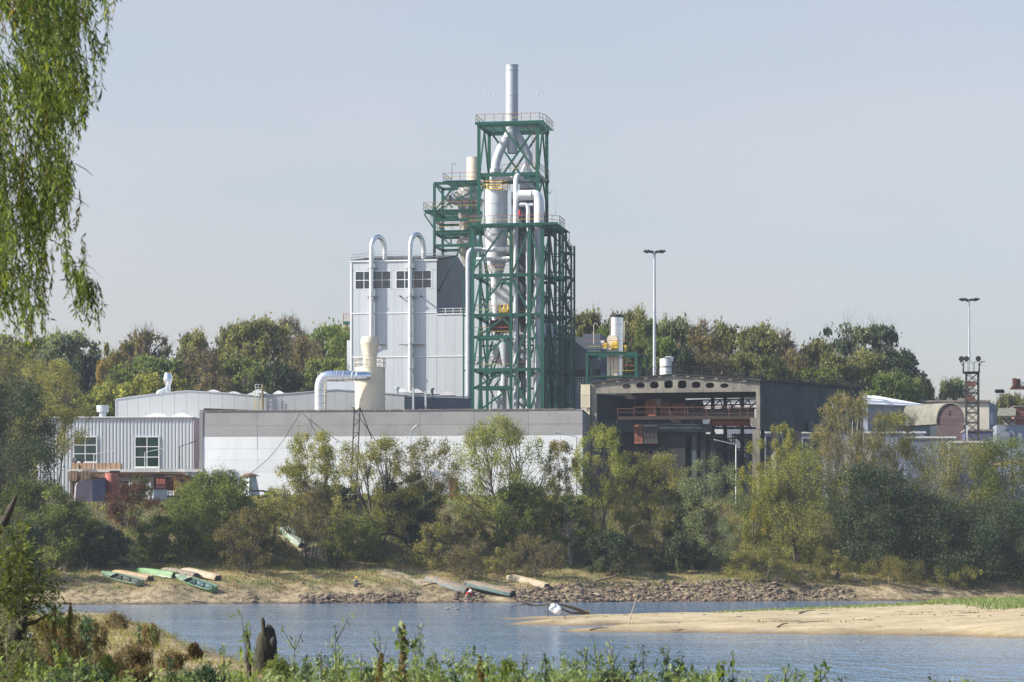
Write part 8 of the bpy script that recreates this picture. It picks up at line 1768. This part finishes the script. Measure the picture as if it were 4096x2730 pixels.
def hang(r):
    while True:
        c = CLU[r.integers(len(CLU))]; sx = c[0] + r.normal(0, 26); sy = c[1] + r.normal(0, 55) ; lim = np.interp(sy, ENV[:, 0], ENV[:, 1]) + 16 * math.sin(sy * .035)
        if sx < lim - r.uniform(0, 18) and sy < 1450 and not (sy > 1150 and r.random() < .3): break
    D = c[2] + r.normal(0, .25); e = Vector((wx(sx, D), D, wz(sy, D))); L_ = r.uniform(.2, .55) * c[3]; a = r.uniform(-.15, .5)
    s = e + Vector((-a * L_, r.normal(0, .08), L_)); m1 = s.lerp(e, .4) + Vector((.07 * L_, 0, .05)); m2 = s.lerp(e, .75) + Vector((.06 * L_, 0, 0)); return [s, m1, m2, e]
def hang_old(r):
    while True:
        sy = r.uniform(-260, 1440); sx = r.uniform(-330, 470) if r.random() < .75 else r.uniform(150, 470); lim = np.interp(sy, ENV[:, 0], ENV[:, 1])
        lim = lim + 22 * math.sin(sy * .035) + 12 * math.sin(sy * .11 + 1)
        if sx < lim - r.uniform(0, 22) and not (sy > 1150 and r.random() < .25 + .3 * (sy > 1280)): break
    D = r.uniform(28.5, 33.5); e = Vector((wx(sx, D), D, wz(sy, D))); L_ = r.uniform(.35, .8); a = r.uniform(-.25, .45)
    s = e + Vector((-a * L_, r.normal(0, .1), L_)); m1 = s.lerp(e, .4) + Vector((.05 * L_, 0, .04)); m2 = s.lerp(e, .75) + Vector((.05, 0, 0)); return [s, m1, m2, e]
strands(hang, 1900, 'lf_willow', 'foliage', wt_, 55, .085, .018)
strands(hang, 200, 'lf_willow2', 'foliage', wt_, 58, .08, .02)
def hang2(r):
    t = r.uniform(0, 1); sx = 290 + 100 * t + r.normal(0, 16); D = 30 + r.normal(0, .1); sy0 = 1080 + 60 * t; e = Vector((wx(sx + r.uniform(-15, 20), D), D, wz(sy0 + r.uniform(70, 175), D))); s = Vector((wx(sx - 15, D), D, wz(sy0 - 20, D))); return [s, s.lerp(e, .5) + Vector((.015, 0, 0)), e]
strands(hang2, 24, 'lf_willow', 'foliage', wt_, 56, .085, .02)
b = MB()
for pl in ([(300, 655), (345, 680), (372, 705)], [(285, 790), (320, 800), (356, 828)], [(250, 1055), (330, 1052), (370, 1075), (405, 1110)]): b.tube([sb(x, y, 30) for x, y in pl], [.005, .004, .002][:3] + ([.0015] if len(pl) == 4 else []), 4, cap=False)
b.build('bare_twig', 'barkd', wt_)['kind'] = 'stuff'
# sapling
sp_ = thing('willow_sapling', 'young willow bush with long leaves at the lower left', 'shrub', (wx(60, 33), 33, gz(wx(60, 33), 33)))
def sap(r):
    D = 33 + r.normal(0, .5); bx_ = wx(r.uniform(-20, 90), D); z0 = wz(r.uniform(2330, 2520), D); ex_ = r.choice([r.uniform(-120, 180), r.uniform(40, 250)]); top_ = np.interp(ex_, [-120, 100, 180, 250], [2060, 2060, 2180, 2320]) + r.uniform(0, 260); e = Vector((wx(ex_, D), D + r.normal(0, .3), wz(top_, D))); s = Vector((bx_, D, min(z0, e.z - .1))); return [s, s.lerp(e, .35) + Vector((0, 0, .08)), s.lerp(e, .75) + Vector((0, 0, .08)), e]
strands(sap, 110, 'lf_sap', 'foliage', sp_, 57, .10, .022, .006, 'bark', .6)
b = MB(); b.tube([sb(-40, 2160, 33), sb(20, 2085, 33), sb(45, 2030, 33), sb(64, 1985, 33)], [.07, .05, .035, .02], 8); b.build('dead_branch', 'barkd', sp_)
b = MB(); b.tube([sb(60, 2560, 32.6), sb(75, 2500, 32.6), sb(90, 2440, 32.8), sb(50, 2350, 33)], [.12, .1, .07, .03], 9); b.tube([sb(80, 2500, 32.6), sb(140, 2490, 32.6), sb(200, 2455, 32.6)], [.04, .025, .01], 6); b.build('trunk', 'stump', sp_)
# twiggy debris left on the far beach
tr = thing('brush_pile', 'pile of bare reddish brushwood at the left end of the far beach', 'brushwood', ghit(330, 2270))
r = np.random.default_rng(5); b = MB()
for i in range(90):
    p = ghit(r.uniform(160, 380), r.uniform(2255, 2290)); d = Vector((r.normal(), r.normal() * .5, abs(r.normal()) * .7)).normalized() * r.uniform(.5, 1.6); b.tube([p, p + d * .5 + Vector((0, 0, .1)), p + d], [.03, .02, .008], 4, cap=False)
b.build('twigs', 'bone', tr)['kind'] = 'stuff'

# ---------------------------------------------------------------- haze
HZ = HAZE_DENSITY = 0.00014
if HZ > 0:
    b = MB(); b.box((-420, -30, -3), (420, 620, 77))
    m = bpy.data.materials.new('haze_air'); m.use_nodes = True; nt = m.node_tree; nt.nodes.remove(nt.nodes['Principled BSDF'])
    v = nt.nodes.new('ShaderNodeVolumePrincipled'); v.inputs['Density'].default_value = HZ; v.inputs['Color'].default_value = (.78, .86, .98, 1); v.inputs['Anisotropy'].default_value = .2
    nt.links.new(v.outputs[0], nt.nodes['Material Output'].inputs['Volume']); o = b.build('haze', m, None, (0, 0, 0)); o['kind'] = 'stuff'
